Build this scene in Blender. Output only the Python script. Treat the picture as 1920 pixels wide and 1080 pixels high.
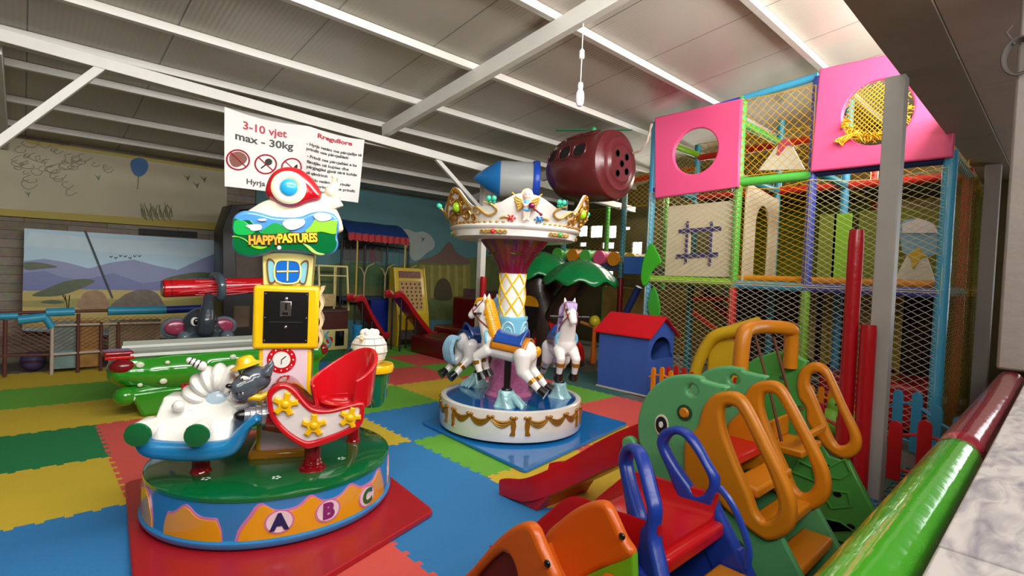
import bpy, bmesh, math, random
from math import pi, sin, cos, radians, sqrt, atan2, hypot
from mathutils import Vector, Matrix, Euler, Quaternion
random.seed(7)
C = bpy.context.scene.collection
for o in list(bpy.data.objects): bpy.data.objects.remove(o)
# ---------------------------------------------------------------- camera
F_PX = 980.0; PIT = radians(1.614); ROL = radians(2.4); YAW = radians(46.9); CAMH = 1.5
_fw = Vector((cos(YAW), sin(YAW), 0)); _rt = Vector((sin(YAW), -cos(YAW), 0)); _up = Vector((0, 0, 1))
_fc = _fw * cos(PIT) - _up * sin(PIT); _uc = _up * cos(PIT) + _fw * sin(PIT)
_ri = _rt * cos(ROL) + _uc * sin(ROL); _ui = _uc * cos(ROL) - _rt * sin(ROL)
cam_d = bpy.data.cameras.new('camera'); cam = bpy.data.objects.new('camera', cam_d); C.objects.link(cam)
cam_d.sensor_width = 36; cam_d.lens = F_PX / 1920 * 36; cam_d.clip_start = .02; cam_d.clip_end = 200
M3 = Matrix((_ri, _ui, -_fc)).transposed()
cam.matrix_world = Matrix.Translation((0, 0, CAMH)) @ M3.to_4x4()
bpy.context.scene.camera = cam
# ---------------------------------------------------------------- world, daylight, exposure
sc = bpy.context.scene
sc.view_settings.view_transform = 'Standard'; sc.view_settings.look = 'None'
sc.view_settings.gamma = 1; sc.view_settings.exposure = 0.22
try: sc.view_settings.use_curve_mapping = False
except Exception: pass
w = bpy.data.worlds.new('world'); sc.world = w; w.use_nodes = True
wn = w.node_tree; wn.nodes.clear()
wo = wn.nodes.new('ShaderNodeOutputWorld'); bg = wn.nodes.new('ShaderNodeBackground')
bg.inputs[0].default_value = (.93, .97, 1, 1); bg.inputs[1].default_value = 2.6
wn.links.new(bg.outputs[0], wo.inputs[0])
def area(name, loc, target, sx, sy, power, col=(1, 1, 1)):
    d = bpy.data.lights.new(name, 'AREA'); d.shape = 'RECTANGLE'; d.size = sx; d.size_y = sy; d.energy = power; d.color = col
    o = bpy.data.objects.new(name, d); C.objects.link(o); o.location = loc
    o.rotation_euler = (Vector(target) - Vector(loc)).to_track_quat('-Z', 'Y').to_euler()
    return o
# daylight: the open side behind the camera, the clerestory gap over the header
area('daylight_open_side', (1.0, -.9, 2.75), (2.6, 4.5, .6), 5.0, .5, 90, (1, .97, .93))
area('daylight_clerestory', (3.2, .5, 3.72), (3.4, 4.2, 2.9), 8.5, .8, 330, (1, .99, .95))
area('daylight_far_openings', (9.3, 4.2, 3.15), (7.6, 4.2, 1.2), 5.0, .5, 70, (1, .95, .8))
# ---------------------------------------------------------------- pixel helper (photo pixel -> point of the place)
def ray(px, py):
    X = (px - 960) / F_PX; Y = (py - 540) / F_PX
    return _ri * X - _ui * Y + _fc
def at(px, py, X=None, Y=None, Z=None):
    r = ray(px, py)
    if X is not None: t = X / r.x
    elif Y is not None: t = Y / r.y
    else: t = (Z - CAMH) / r.z
    return Vector((0, 0, CAMH)) + r * t
# ---------------------------------------------------------------- materials
MATS = {}
def lin(c):
    if isinstance(c, str):
        c = c.lstrip('#'); c = [int(c[i:i + 2], 16) / 255 for i in (0, 2, 4)]
    return tuple(x / 12.92 if x <= .04045 else ((x + .055) / 1.055) ** 2.4 for x in c[:3]) + (1,)
def mat(name, col, rough=.45, metal=0, coat=0, bump=0, bscale=60, var=.06, vscale=5, emit=None, alpha=None, trans=0, spec=.5, detail=3):
    if name in MATS: return MATS[name]
    m = bpy.data.materials.new(name); m.use_nodes = True; nt = m.node_tree; b = nt.nodes['Principled BSDF']
    c = lin(col)
    b.inputs['Base Color'].default_value = c; b.inputs['Roughness'].default_value = rough; b.inputs['Metallic'].default_value = metal
    b.inputs['Coat Weight'].default_value = coat; b.inputs['Coat Roughness'].default_value = .06
    b.inputs['Specular IOR Level'].default_value = spec; b.inputs['Transmission Weight'].default_value = trans
    if alpha is not None: b.inputs['Alpha'].default_value = alpha
    if emit: b.inputs['Emission Color'].default_value = c; b.inputs['Emission Strength'].default_value = emit
    tc = nt.nodes.new('ShaderNodeTexCoord')
    if var:
        n = nt.nodes.new('ShaderNodeTexNoise'); n.inputs['Scale'].default_value = vscale; n.inputs['Detail'].default_value = 4
        mx = nt.nodes.new('ShaderNodeMix'); mx.data_type = 'RGBA'
        mx.inputs[6].default_value = tuple(x * (1 - var * 1.6) for x in c[:3]) + (1,)
        mx.inputs[7].default_value = tuple(min(1, x * (1 + var * 1.2)) for x in c[:3]) + (1,)
        nt.links.new(tc.outputs['Object'], n.inputs['Vector']); nt.links.new(n.outputs['Fac'], mx.inputs[0]); nt.links.new(mx.outputs[2], b.inputs['Base Color'])
    if bump:
        n2 = nt.nodes.new('ShaderNodeTexNoise'); n2.inputs['Scale'].default_value = bscale; n2.inputs['Detail'].default_value = detail
        bp = nt.nodes.new('ShaderNodeBump'); bp.inputs['Strength'].default_value = bump; bp.inputs['Distance'].default_value = .01
        nt.links.new(tc.outputs['Object'], n2.inputs['Vector']); nt.links.new(n2.outputs['Fac'], bp.inputs['Height']); nt.links.new(bp.outputs[0], b.inputs['Normal'])
    MATS[name] = m
    return m
def gloss(name, col, **k):
    k.setdefault('rough', .22); k.setdefault('coat', .5); return mat(name, col, **k)
def plastic(name, col, **k):
    k.setdefault('rough', .36); k.setdefault('bump', .12); k.setdefault('bscale', 25); return mat(name, col, **k)
# ---------------------------------------------------------------- mesh builder
def frame_from(d):
    d = Vector(d).normalized(); a = Vector((0, 0, 1)) if abs(d.z) < .9 else Vector((1, 0, 0))
    u = d.cross(a).normalized(); v = u.cross(d).normalized(); return u, v
def smooth_path(P, n=6, closed=False):
    P = [Vector(p) for p in P]; out = []; N = len(P)
    rng = N if closed else N - 1
    for i in range(rng):
        p1, p2 = P[i], P[(i + 1) % N]
        p0 = P[i - 1] if (closed or i > 0) else p1 * 2 - p2
        p3 = P[(i + 2) % N] if (closed or i + 2 < N) else p2 * 2 - p1
        for k in range(n):
            t = k / n
            out.append(.5 * ((2 * p1) + (-p0 + p2) * t + (2 * p0 - 5 * p1 + 4 * p2 - p3) * t * t + (-p0 + 3 * p1 - 3 * p2 + p3) * t ** 3))
    if not closed: out.append(P[-1])
    return out
def sm2(P, n=6, closed=True): return [(q[0], q[1]) for q in smooth_path([(p[0], p[1], 0) for p in P], n, closed)]
class MB:
    def __init__(s): s.v = []; s.f = []; s.mi = []; s.m = 0; s.T = Matrix.Identity(4)
    def mat(s, i): s.m = i; return s
    def add(s, vs, fs, T=None):
        b = len(s.v); T = s.T if T is None else s.T @ T
        s.v += [T @ Vector(p) for p in vs]; s.f += [tuple(b + i for i in f) for f in fs]; s.mi += [s.m] * len(fs); return s
    def box(s, lo, hi, T=None):
        x0, y0, z0 = lo; x1, y1, z1 = hi
        return s.add([(x0, y0, z0), (x1, y0, z0), (x1, y1, z0), (x0, y1, z0), (x0, y0, z1), (x1, y0, z1), (x1, y1, z1), (x0, y1, z1)],
                     [(3, 2, 1, 0), (4, 5, 6, 7), (0, 1, 5, 4), (1, 2, 6, 5), (2, 3, 7, 6), (3, 0, 4, 7)], T)
    def cbox(s, c, d, T=None): return s.box([c[i] - d[i] / 2 for i in range(3)], [c[i] + d[i] / 2 for i in range(3)], T)
    def bar(s, a, b, w, h=None, upv=(0, 0, 1)):
        a, b = Vector(a), Vector(b); h = h or w; d = (b - a); L = d.length; d.normalize(); u = Vector(upv)
        x = d.cross(u).normalized(); u2 = x.cross(d).normalized()
        T = Matrix((x, d, u2)).transposed().to_4x4(); T.translation = a
        return s.box((-w / 2, 0, -h / 2), (w / 2, L, h / 2), T)
    def tube(s, P, r, seg=10, closed=False, cap=True, flat=1.0, up=None, jit=0):
        P = [Vector(p) for p in P]; N = len(P); R = r if isinstance(r, (list, tuple)) else [r] * N
        if len(R) != N: R = [R[0] + (R[-1] - R[0]) * i / (N - 1) for i in range(N)]
        vs = []; u = None
        for i in range(N):
            a = P[i - 1] if (closed or i > 0) else P[i]; b = P[(i + 1) % N] if (closed or i < N - 1) else P[i]
            d = (b - a)
            if d.length < 1e-9: d = Vector((0, 0, 1))
            d.normalize()
            if up is not None:
                v = Vector(up); u = d.cross(v).normalized()
            elif u is None: u, v = frame_from(d)
            else:
                u = (u - d * u.dot(d)).normalized()
            v = d.cross(u).normalized()
            for k in range(seg):
                t = 2 * pi * k / seg; rr = R[i] * (1 + (random.uniform(-jit, jit) if jit else 0))
                vs.append(P[i] + u * cos(t) * rr + v * sin(t) * rr * flat)
        fs = []
        for i in range(N if closed else N - 1):
            for k in range(seg):
                a = i * seg + k; b = i * seg + (k + 1) % seg; c = ((i + 1) % N) * seg + (k + 1) % seg; d = ((i + 1) % N) * seg + k
                fs.append((a, b, c, d))
        if cap and not closed:
            fs.append(tuple(range(seg))[::-1]); fs.append(tuple((N - 1) * seg + k for k in range(seg)))
        return s.add(vs, fs)
    def caps(s, a, ra, b, rb=None, seg=14):
        # capsule with round ends
        rb = ra if rb is None else rb; a, b = Vector(a), Vector(b); d = (b - a); L = d.length
        if L < 1e-6: return s.ell(a, (ra, ra, ra))
        d.normalize(); P = []; R = []
        for k in range(5): t = pi / 2 * (1 - k / 4); P.append(a - d * ra * sin(t)); R.append(max(ra * cos(t), 1e-4))
        for k in range(5): t = pi / 2 * k / 4; P.append(b + d * rb * sin(t)); R.append(max(rb * cos(t), 1e-4))
        u, v = frame_from(d); vs = []
        for p, r in zip(P, R):
            for k in range(seg): t = 2 * pi * k / seg; vs.append(p + u * cos(t) * r + v * sin(t) * r)
        fs = [(i * seg + k, (i + 1) * seg + k, (i + 1) * seg + (k + 1) % seg, i * seg + (k + 1) % seg) for i in range(9) for k in range(seg)]
        fs += [tuple(range(seg)), tuple(9 * seg + k for k in range(seg))[::-1]]
        return s.add(vs, fs)
    def ell(s, c, r, rot=None, seg=18, rings=10):
        if not isinstance(r, (list, tuple)): r = (r, r, r)
        T = Matrix.Translation(c) @ (Euler(rot).to_matrix().to_4x4() if rot else Matrix.Identity(4))
        vs = [(0, 0, r[2])]; fs = []
        for i in range(1, rings):
            t = pi * i / rings
            for k in range(seg): p = 2 * pi * k / seg; vs.append((r[0] * sin(t) * cos(p), r[1] * sin(t) * sin(p), r[2] * cos(t)))
        vs.append((0, 0, -r[2])); n = len(vs) - 1
        for k in range(seg): fs.append((0, 1 + k, 1 + (k + 1) % seg)); fs.append((n, n - seg + (k + 1) % seg, n - seg + k))
        for i in range(rings - 2):
            for k in range(seg):
                a = 1 + i * seg + k; b = 1 + i * seg + (k + 1) % seg; fs.append((a, a + seg, b + seg, b))
        return s.add(vs, fs, T)
    def lathe(s, prof, c=(0, 0, 0), seg=40, wob=None, a0=0, a1=2 * pi):
        full = abs(a1 - a0 - 2 * pi) < 1e-6; n = seg if full else seg + 1; vs = []
        for (r, z) in prof:
            for k in range(n):
                t = a0 + (a1 - a0) * k / seg; rr = r * (wob(t, z) if wob else 1)
                vs.append((c[0] + rr * cos(t), c[1] + rr * sin(t), c[2] + z))
        fs = []
        for i in range(len(prof) - 1):
            for k in range(seg):
                a = i * n + k; b = i * n + (k + 1) % n; fs.append((a, b, b + n, a + n))
        if full:
            if prof[0][0] > 1e-5: fs.append(tuple(range(n))[::-1])
            if prof[-1][0] > 1e-5: fs.append(tuple((len(prof) - 1) * n + k for k in range(n)))
        return s.add(vs, fs)
    def grid(s, fn, nu, nv, thick=0):
        vs = [fn(i / nu, j / nv) for j in range(nv + 1) for i in range(nu + 1)]
        fs = [(j * (nu + 1) + i, j * (nu + 1) + i + 1, (j + 1) * (nu + 1) + i + 1, (j + 1) * (nu + 1) + i) for j in range(nv) for i in range(nu)]
        return s.add(vs, fs)
    def sheet(s, fn, nu, nv, off):
        # closed slab: fn(u,v)->point ; off = thickness vector (or function)
        g = [Vector(fn(i / nu, j / nv)) for j in range(nv + 1) for i in range(nu + 1)]
        n = len(g); off = Vector(off); vs = g + [p + off for p in g]; fs = []
        W = nu + 1
        for j in range(nv):
            for i in range(nu):
                a = j * W + i; fs.append((a, a + W, a + W + 1, a + 1)); fs.append((n + a, n + a + 1, n + a + W + 1, n + a + W))
        for i in range(nu):
            a = i; fs.append((a, a + 1, n + a + 1, n + a)); a = nv * W + i; fs.append((a + 1, a, n + a, n + a + 1))
        for j in range(nv):
            a = j * W; fs.append((a + W, a, n + a, n + a + W)); a = j * W + nu; fs.append((a, a + W, n + a + W, n + a))
        return s.add(vs, fs)
    def shape(s, outs, depth, T=None, bevel=0, res=1):
        # filled 2-D outline(s) in XY (later ones inside earlier are holes), thickness centred on local Z
        me = shape_mesh(outs, depth, bevel, res)
        s.add([v.co.copy() for v in me.vertices], [tuple(p.vertices) for p in me.polygons], T)
        bpy.data.meshes.remove(me); return s
    def mesh(s, me, T=None):
        return s.add([v.co.copy() for v in me.vertices], [tuple(p.vertices) for p in me.polygons], T)
    def obj(s, name, mats, parent=None, loc=None, rotz=0, smooth=True, angle=38, bevel=0, bseg=2, sub=0, label=None):
        me = bpy.data.meshes.new(name); me.from_pydata([tuple(p) for p in s.v], [], s.f)
        for m in (mats if isinstance(mats, (list, tuple)) else [mats]): me.materials.append(m)
        me.polygons.foreach_set('material_index', s.mi)
        me.validate(); me.update()
        if smooth:
            me.polygons.foreach_set('use_smooth', [True] * len(me.polygons)); me.set_sharp_from_angle(angle=radians(angle))
        o = bpy.data.objects.new(name, me); C.objects.link(o)
        if parent is not None: o.parent = parent
        if loc is not None: o.location = loc
        if rotz: o.rotation_euler = (0, 0, rotz)
        if bevel:
            b = o.modifiers.new('bevel', 'BEVEL'); b.width = bevel; b.segments = bseg; b.limit_method = 'ANGLE'; b.angle_limit = radians(40); b.harden_normals = False
        if sub:
            b = o.modifiers.new('sub', 'SUBSURF'); b.levels = sub; b.render_levels = sub
        if label: o['label'] = label
        return o
def shape_mesh(outs, depth, bevel=0, res=1):
    cu = bpy.data.curves.new('tmp', 'CURVE'); cu.dimensions = '2D'; cu.fill_mode = 'BOTH'
    cu.extrude = max(depth / 2 - bevel, 0); cu.bevel_depth = bevel; cu.bevel_resolution = res; cu.offset = -bevel
    for P in outs:
        sp = cu.splines.new('POLY'); sp.points.add(len(P) - 1)
        for i, p in enumerate(P): sp.points[i].co = (p[0], p[1], 0, 1)
        sp.use_cyclic_u = True
    o = bpy.data.objects.new('tmp', cu); C.objects.link(o)
    bpy.context.view_layer.update()
    dg = bpy.context.evaluated_depsgraph_get(); me = bpy.data.meshes.new_from_object(o.evaluated_get(dg))
    bpy.data.objects.remove(o); bpy.data.curves.remove(cu); return me
def text_mesh(txt, size, depth=.002, bevel=0, offset=0, align='CENTER', space=1.0, shear=0):
    cu = bpy.data.curves.new('tmp', 'FONT'); cu.body = txt; cu.size = size; cu.extrude = depth; cu.bevel_depth = bevel; cu.offset = offset
    cu.align_x = align; cu.align_y = 'CENTER'; cu.space_character = space; cu.shear = shear; cu.resolution_u = 4
    o = bpy.data.objects.new('tmp', cu); C.objects.link(o); bpy.context.view_layer.update()
    dg = bpy.context.evaluated_depsgraph_get(); me = bpy.data.meshes.new_from_object(o.evaluated_get(dg))
    bpy.data.objects.remove(o); bpy.data.curves.remove(cu); return me
def blob(mb, voxel=.01, smooth=4, dec=0):
    # fuse the overlapping primitives of a builder into one continuous skin
    me = bpy.data.meshes.new('tmp'); me.from_pydata([tuple(p) for p in mb.v], [], mb.f); me.validate()
    o = bpy.data.objects.new('tmp', me); C.objects.link(o)
    r = o.modifiers.new('r', 'REMESH'); r.mode = 'VOXEL'; r.voxel_size = voxel; r.use_smooth_shade = True
    if smooth:
        q = o.modifiers.new('s', 'SMOOTH'); q.iterations = smooth; q.factor = .5
    if dec:
        q = o.modifiers.new('d', 'DECIMATE'); q.ratio = dec
    bpy.context.view_layer.update(); dg = bpy.context.evaluated_depsgraph_get(); out = bpy.data.meshes.new_from_object(o.evaluated_get(dg))
    bpy.data.objects.remove(o); bpy.data.meshes.remove(me)
    r2 = MB(); r2.mesh(out); bpy.data.meshes.remove(out); return r2
def thing(name, label, cat, loc=(0, 0, 0), rotz=0, group=None):
    o = bpy.data.objects.new(name, None); C.objects.link(o); o.empty_display_size = .1
    o.location = loc; o.rotation_euler = (0, 0, rotz); o['label'] = label; o['category'] = cat
    if group: o['group'] = group
    return o
def tag(o, label, cat, group=None):
    o['label'] = label; o['category'] = cat
    if group: o['group'] = group
    return o
def struct(o): o['kind'] = 'structure'; return o
def circ(cx, cy, r, n=32, ry=None, a0=0): return [(cx + r * cos(a0 + 2 * pi * k / n), cy + (ry or r) * sin(a0 + 2 * pi * k / n)) for k in range(n)]
def rrect(x0, y0, x1, y1, r, n=5):
    out = []
    for cx, cy, a in ((x1 - r, y1 - r, 0), (x0 + r, y1 - r, 90), (x0 + r, y0 + r, 180), (x1 - r, y0 + r, 270)):
        for k in range(n + 1): t = radians(a + 90 * k / n); out.append((cx + r * cos(t), cy + r * sin(t)))
    return out
def basis(o, x, y, z=None):
    x = Vector(x).normalized(); y = Vector(y).normalized(); z = x.cross(y).normalized(); y = z.cross(x)
    T = Matrix((x, y, z)).transposed().to_4x4(); T.translation = Vector(o); return T
def XZ(o=(0, 0, 0)): return basis(o, (1, 0, 0), (0, 0, 1))      # shape faces -Y
def YZ(o=(0, 0, 0)): return basis(o, (0, 1, 0), (0, 0, 1))      # shape faces +X ; x->Y
def nYZ(o=(0, 0, 0)): return basis(o, (0, -1, 0), (0, 0, 1))    # shape faces -X (towards the camera side)
def dup(root, loc=None, rotz=None, label=None, group=None):
    r = root.copy(); C.objects.link(r)
    if loc is not None: r.location = loc
    if rotz is not None: r.rotation_euler = (0, 0, rotz)
    if label: r['label'] = label
    if group: r['group'] = group
    for ch in list(root.children):
        c = ch.copy(); C.objects.link(c); c.parent = r
        for g in list(ch.children):
            d = g.copy(); C.objects.link(d); d.parent = c
    return r
# ================================================================ THE ROOM
ROOF0 = 4.33; RB = .127                       # underside of roof: z = ROOF0 - RB*y
def roofz(y): return ROOF0 - RB * y
YB = 9.8; XE = 10.5; XW = -2.6
m_white = mat('white_painted_steel', '#d8d4cc', rough=.5, bump=.15, bscale=30)
m_grey = mat('grey_painted_steel', '#a8a49e', rough=.5, bump=.1)
m_conc = mat('concrete', '#6f6a62', rough=.85, bump=.4, bscale=18, var=.15)
# ceiling: ribbed sandwich panels
def roof_mat():
    m = mat('roof_panel', '#c9c5bd', rough=.38, var=0); nt = m.node_tree; b = nt.nodes['Principled BSDF']
    tc = nt.nodes['Texture Coordinate']
    sp = nt.nodes.new('ShaderNodeSeparateXYZ'); nt.links.new(tc.outputs['Object'], sp.inputs[0])
    wv = nt.nodes.new('ShaderNodeMath'); wv.operation = 'MULTIPLY'; wv.inputs[1].default_value = 2 * pi / .045; nt.links.new(sp.outputs[0], wv.inputs[0])
    sn = nt.nodes.new('ShaderNodeMath'); sn.operation = 'SINE'; nt.links.new(wv.outputs[0], sn.inputs[0])
    bp = nt.nodes.new('ShaderNodeBump'); bp.inputs['Strength'].default_value = .16; bp.inputs['Distance'].default_value = .004
    nt.links.new(sn.outputs[0], bp.inputs['Height']); nt.links.new(bp.outputs[0], b.inputs['Normal'])
    md = nt.nodes.new('ShaderNodeMath'); md.operation = 'PINGPONG'; md.inputs[1].default_value = .5; nt.links.new(sp.outputs[0], md.inputs[0])
    lt = nt.nodes.new('ShaderNodeMath'); lt.operation = 'LESS_THAN'; lt.inputs[1].default_value = .006; nt.links.new(md.outputs[0], lt.inputs[0])
    n = nt.nodes.new('ShaderNodeTexNoise'); n.inputs['Scale'].default_value = .8; nt.links.new(tc.outputs['Object'], n.inputs['Vector'])
    mx0 = nt.nodes.new('ShaderNodeMix'); mx0.data_type = 'RGBA'; mx0.inputs[6].default_value = lin('#a19a8d'); mx0.inputs[7].default_value = lin('#c8c1b5'); nt.links.new(n.outputs['Fac'], mx0.inputs[0])
    mx = nt.nodes.new('ShaderNodeMix'); mx.data_type = 'RGBA'; nt.links.new(mx0.outputs[2], mx.inputs[6]); mx.inputs[7].default_value = lin('#6d6962')
    nt.links.new(lt.outputs[0], mx.inputs[0]); nt.links.new(mx.outputs[2], b.inputs['Base Color'])
    return m
mb = MB(); mb.add([(XW, .3, roofz(.3)), (XE, .3, roofz(.3)), (XE, YB + .2, roofz(YB + .2)), (XW, YB + .2, roofz(YB + .2)),
                   (XW, .3, roofz(.3) + .08), (XE, .3, roofz(.3) + .08), (XE, YB + .2, roofz(YB + .2) + .08), (XW, YB + .2, roofz(YB + .2) + .08)],
                  [(0, 3, 2, 1), (4, 5, 6, 7), (0, 1, 5, 4), (1, 2, 6, 5), (2, 3, 7, 6), (3, 0, 4, 7)])
struct(mb.obj('ceiling', roof_mat(), smooth=False))
struct(MB().box((XW - .2, -3, -.12), (XE + .2, YB + .3, -.012)).obj('floor', m_conc, smooth=False))
def stone_mat():
    m = mat('stone_slabs', '#8f8474', rough=.8, var=0); nt = m.node_tree; b = nt.nodes['Principled BSDF']; tc = nt.nodes['Texture Coordinate']
    mp = nt.nodes.new('ShaderNodeMapping'); mp.inputs['Rotation'].default_value = (pi / 2, 0, 0); nt.links.new(tc.outputs['Object'], mp.inputs[0])
    br = nt.nodes.new('ShaderNodeTexBrick'); br.inputs['Scale'].default_value = 1; br.inputs['Brick Width'].default_value = .9; br.inputs['Row Height'].default_value = .12
    br.inputs['Mortar Size'].default_value = .004; br.inputs['Color1'].default_value = lin('#8d7d69'); br.inputs['Color2'].default_value = lin('#a4978a'); br.inputs['Mortar'].default_value = lin('#5c5246')
    nt.links.new(mp.outputs[0], br.inputs['Vector'])
    n = nt.nodes.new('ShaderNodeTexNoise'); n.inputs['Scale'].default_value = 12; n.inputs['Detail'].default_value = 5; nt.links.new(tc.outputs['Object'], n.inputs['Vector'])
    mx = nt.nodes.new('ShaderNodeMix'); mx.data_type = 'RGBA'; mx.blend_type = 'MULTIPLY'; mx.inputs[0].default_value = .6
    nt.links.new(br.outputs[0], mx.inputs[6]); nt.links.new(n.outputs['Color'], mx.inputs[7]); nt.links.new(mx.outputs[2], b.inputs['Base Color'])
    bp = nt.nodes.new('ShaderNodeBump'); bp.inputs['Strength'].default_value = .5; bp.inputs['Distance'].default_value = .02; nt.links.new(n.outputs['Fac'], bp.inputs['Height']); nt.links.new(bp.outputs[0], b.inputs['Normal'])
    return m
struct(MB().box((XW - .2, YB, -.1), (XE, YB + .2, 3.2)).obj('wall_back', stone_mat(), smooth=False))
struct(MB().box((XW - .2, 1.0, -.1), (XW, YB + .2, 4.2)).obj('wall_left', m_conc, smooth=False))
struct(MB().box((-2.8, -3.2, -.1), (XE, -3.0, 3.06)).obj('wall_patio_light_block', m_conc, smooth=False)); struct(MB().box((-2.8, -3.0, -.1), (-2.6, 1.0, 3.06)).obj('wall_patio_end_light_block', m_conc, smooth=False))  # unseen walls added to keep outside light out of the patio
m_lwall = mat('far_wall_render', '#8d8474', rough=.85, bump=.2)
# right boundary: low wall with marble ledge, header, patio ceiling, columns
struct(MB().box((-2.6, -.25, -.1), (XE, .10, 1.10)).obj('wall_right', mat('rendered_low_wall', '#b5afa6', rough=.8), smooth=False))
def marble():
    m = mat('grey_marble', '#b7b3b2', rough=.35, var=0); nt = m.node_tree; b = nt.nodes['Principled BSDF']; tc = nt.nodes['Texture Coordinate']
    mp = nt.nodes.new('ShaderNodeMapping'); mp.inputs['Scale'].default_value = (5, 16, 5); mp.inputs['Rotation'].default_value = (0, 0, .5); nt.links.new(tc.outputs['Object'], mp.inputs[0])
    n = nt.nodes.new('ShaderNodeTexNoise'); n.inputs['Scale'].default_value = 1.6; n.inputs['Detail'].default_value = 8; n.inputs['Distortion'].default_value = 1.2; nt.links.new(mp.outputs[0], n.inputs['Vector'])
    cr = nt.nodes.new('ShaderNodeValToRGB'); cr.color_ramp.elements[0].position = .3; cr.color_ramp.elements[0].color = lin('#8a8590'); cr.color_ramp.elements[1].position = .6; cr.color_ramp.elements[1].color = lin('#c9c4c0')
    nt.links.new(n.outputs['Fac'], cr.inputs[0]); nt.links.new(cr.outputs[0], b.inputs['Base Color']); return m
mb = MB()
for x0, x1 in ((-.4, .95), (.955, 1.9), (1.905, 3.4), (3.405, 6)): mb.box((x0, -.35, 1.10), (x1, .112, 1.14))
struct(mb.obj('trim_1', marble(), bevel=.004))
m_head = mat('header_cladding', '#85755f', rough=.6, bump=.15, bscale=14, var=.12)
mb = MB()
for x0, x1 in ((-2.7, 1.9), (1.904, 4.42), (4.424, 10.4)): mb.box((x0, .565, 3.0), (x1, .89, 3.22))
struct(mb.obj('trim_2', m_head, bevel=.003))
mb = MB()
for x0, x1 in ((-2.7, 2.4), (2.404, 5.1), (5.104, 10.4)): mb.box((x0, -3.1, 3.012), (x1, .562, 3.06))
struct(mb.obj('trim_3', mat('patio_ceiling_board', '#b09c8a', rough=.6, bump=.15, bscale=10, var=.1), bevel=.003))
m_col = mat('cream_grey_column_paint', '#968d84', rough=.5, bump=.25, bscale=22, var=.1)
struct(MB().box((4.45, .855, -.01), (4.57, .975, 3.0)).obj('trim_4', m_grey, bevel=.006))
struct(MB().box((3.4, -.02, 1.14), (3.62, .228, 3.01)).obj('trim_5', m_col, bevel=.012))
# purlins
k = 6
PUR = [1.06, 2.09, 3.36, 4.55, 5.66, 6.56, 7.27, 8.31, 9.2]
for y in PUR:
    mb = MB(); z = roofz(y); mb.box((XW, y - .035, z - .075), (XE, y + .035, z)); struct(mb.obj('trim_%d' % k, m_white, bevel=.004)); k += 1
for x, y0, y1 in ((-.2, 6.6, 9.7), (3.55, .9, 6.45), (7.0, 6.6, 9.7)):
    mb = MB(); mb.bar((x, y0, roofz(y0) - .16), (x, y1, roofz(y1) - .16), .08, .16); struct(mb.obj('trim_%d' % k, m_white, bevel=.004)); k += 1
# main beam with column and knee braces
YM = 6.4
_a = at(0, 68, Y=YM); _b = at(820, 293, Y=YM); _d = (_b - _a) / (_b.x - _a.x); _b2 = _a + _d * (9.4 - _a.x); _a2 = _a + _d * (XW - _a.x)
def beamz(x): return (_a + _d * (x - _a.x)).z
zb = beamz(4.6)
struct(MB().bar((XW, YM, _a2.z), (9.4, YM, _b2.z), .12, .11).obj('trim_%d' % k, m_white, bevel=.005)); k += 1
cx = at(902, 500, Y=YM).x
struct(MB().box((cx - .05, YM - .05, -.01), (cx + .05, YM + .05, beamz(cx) - .05)).obj('trim_%d' % k, m_white, bevel=.005)); k += 1
a = at(818, 296, Y=YM); b = at(868, 352, Y=YM)
d = (b - a); b = a + d * ((cx - a.x) / d.x) if d.x > 0 else b
struct(MB().bar((a.x, YM, beamz(a.x) - .04), (cx - .03, YM, b.z), .06, .05, upv=(0, 1, 0)).obj('trim_%d' % k, m_white, bevel=.004)); k += 1
a = at(190, 138, Y=YM); b = at(0, 268, Y=YM)
struct(MB().bar((a.x, YM, beamz(a.x) - .03), b + (b - a) * .3, .07, .1, upv=(0, 1, 0)).obj('trim_%d' % k, m_white, bevel=.004)); k += 1
# ================================================================ FOAM MATS
def foam_mat(name, col): return mat(name, col, rough=.75, bump=.35, bscale=70, var=.05, vscale=3, detail=1)
FM = {'B': foam_mat('foam_blue', '#3282c2'), 'Y': foam_mat('foam_yellow', '#d6b934'), 'G': foam_mat('foam_lime', '#6cb43a'), 'T': foam_mat('foam_green', '#1c8049'), 'R': foam_mat('foam_salmon', '#e05a52'), 'E': foam_mat('foam_grey_green', '#3e6a63')}
CN = {'B': 'blue', 'Y': 'yellow', 'G': 'light green', 'T': 'dark green', 'R': 'salmon red', 'E': 'grey green'}
def edge(a, b, n=16, amp=.014, ph=0, flat=False):
    # toothed edge from a to b: the same line for the two neighbours, so the teeth interlock
    a, b = Vector(a), Vector(b); d = b - a; nrm = Vector((-d.y, d.x)).normalized(); out = []
    if flat: return [a]
    for i in range(n):
        s = amp if i % 2 == 0 else -amp; t0 = i / n; t1 = (i + 1) / n
        e = .012
        out.append(a + d * (t0 + (e if i % 2 else -e) * (1 if i else 0)) + nrm * s); out.append(a + d * (t1 - (e if i % 2 else -e) * (1 if i < n - 1 else 0)) + nrm * s)
    out[0] = a + d * .01 + nrm * 0; out[-1] = b - d * .01 + nrm * 0
    return out
XG = lambda i: .49 + (i - 1) * 1.005; YG = lambda j: 1.86 + (j - 2) * 1.0 + .0
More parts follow.
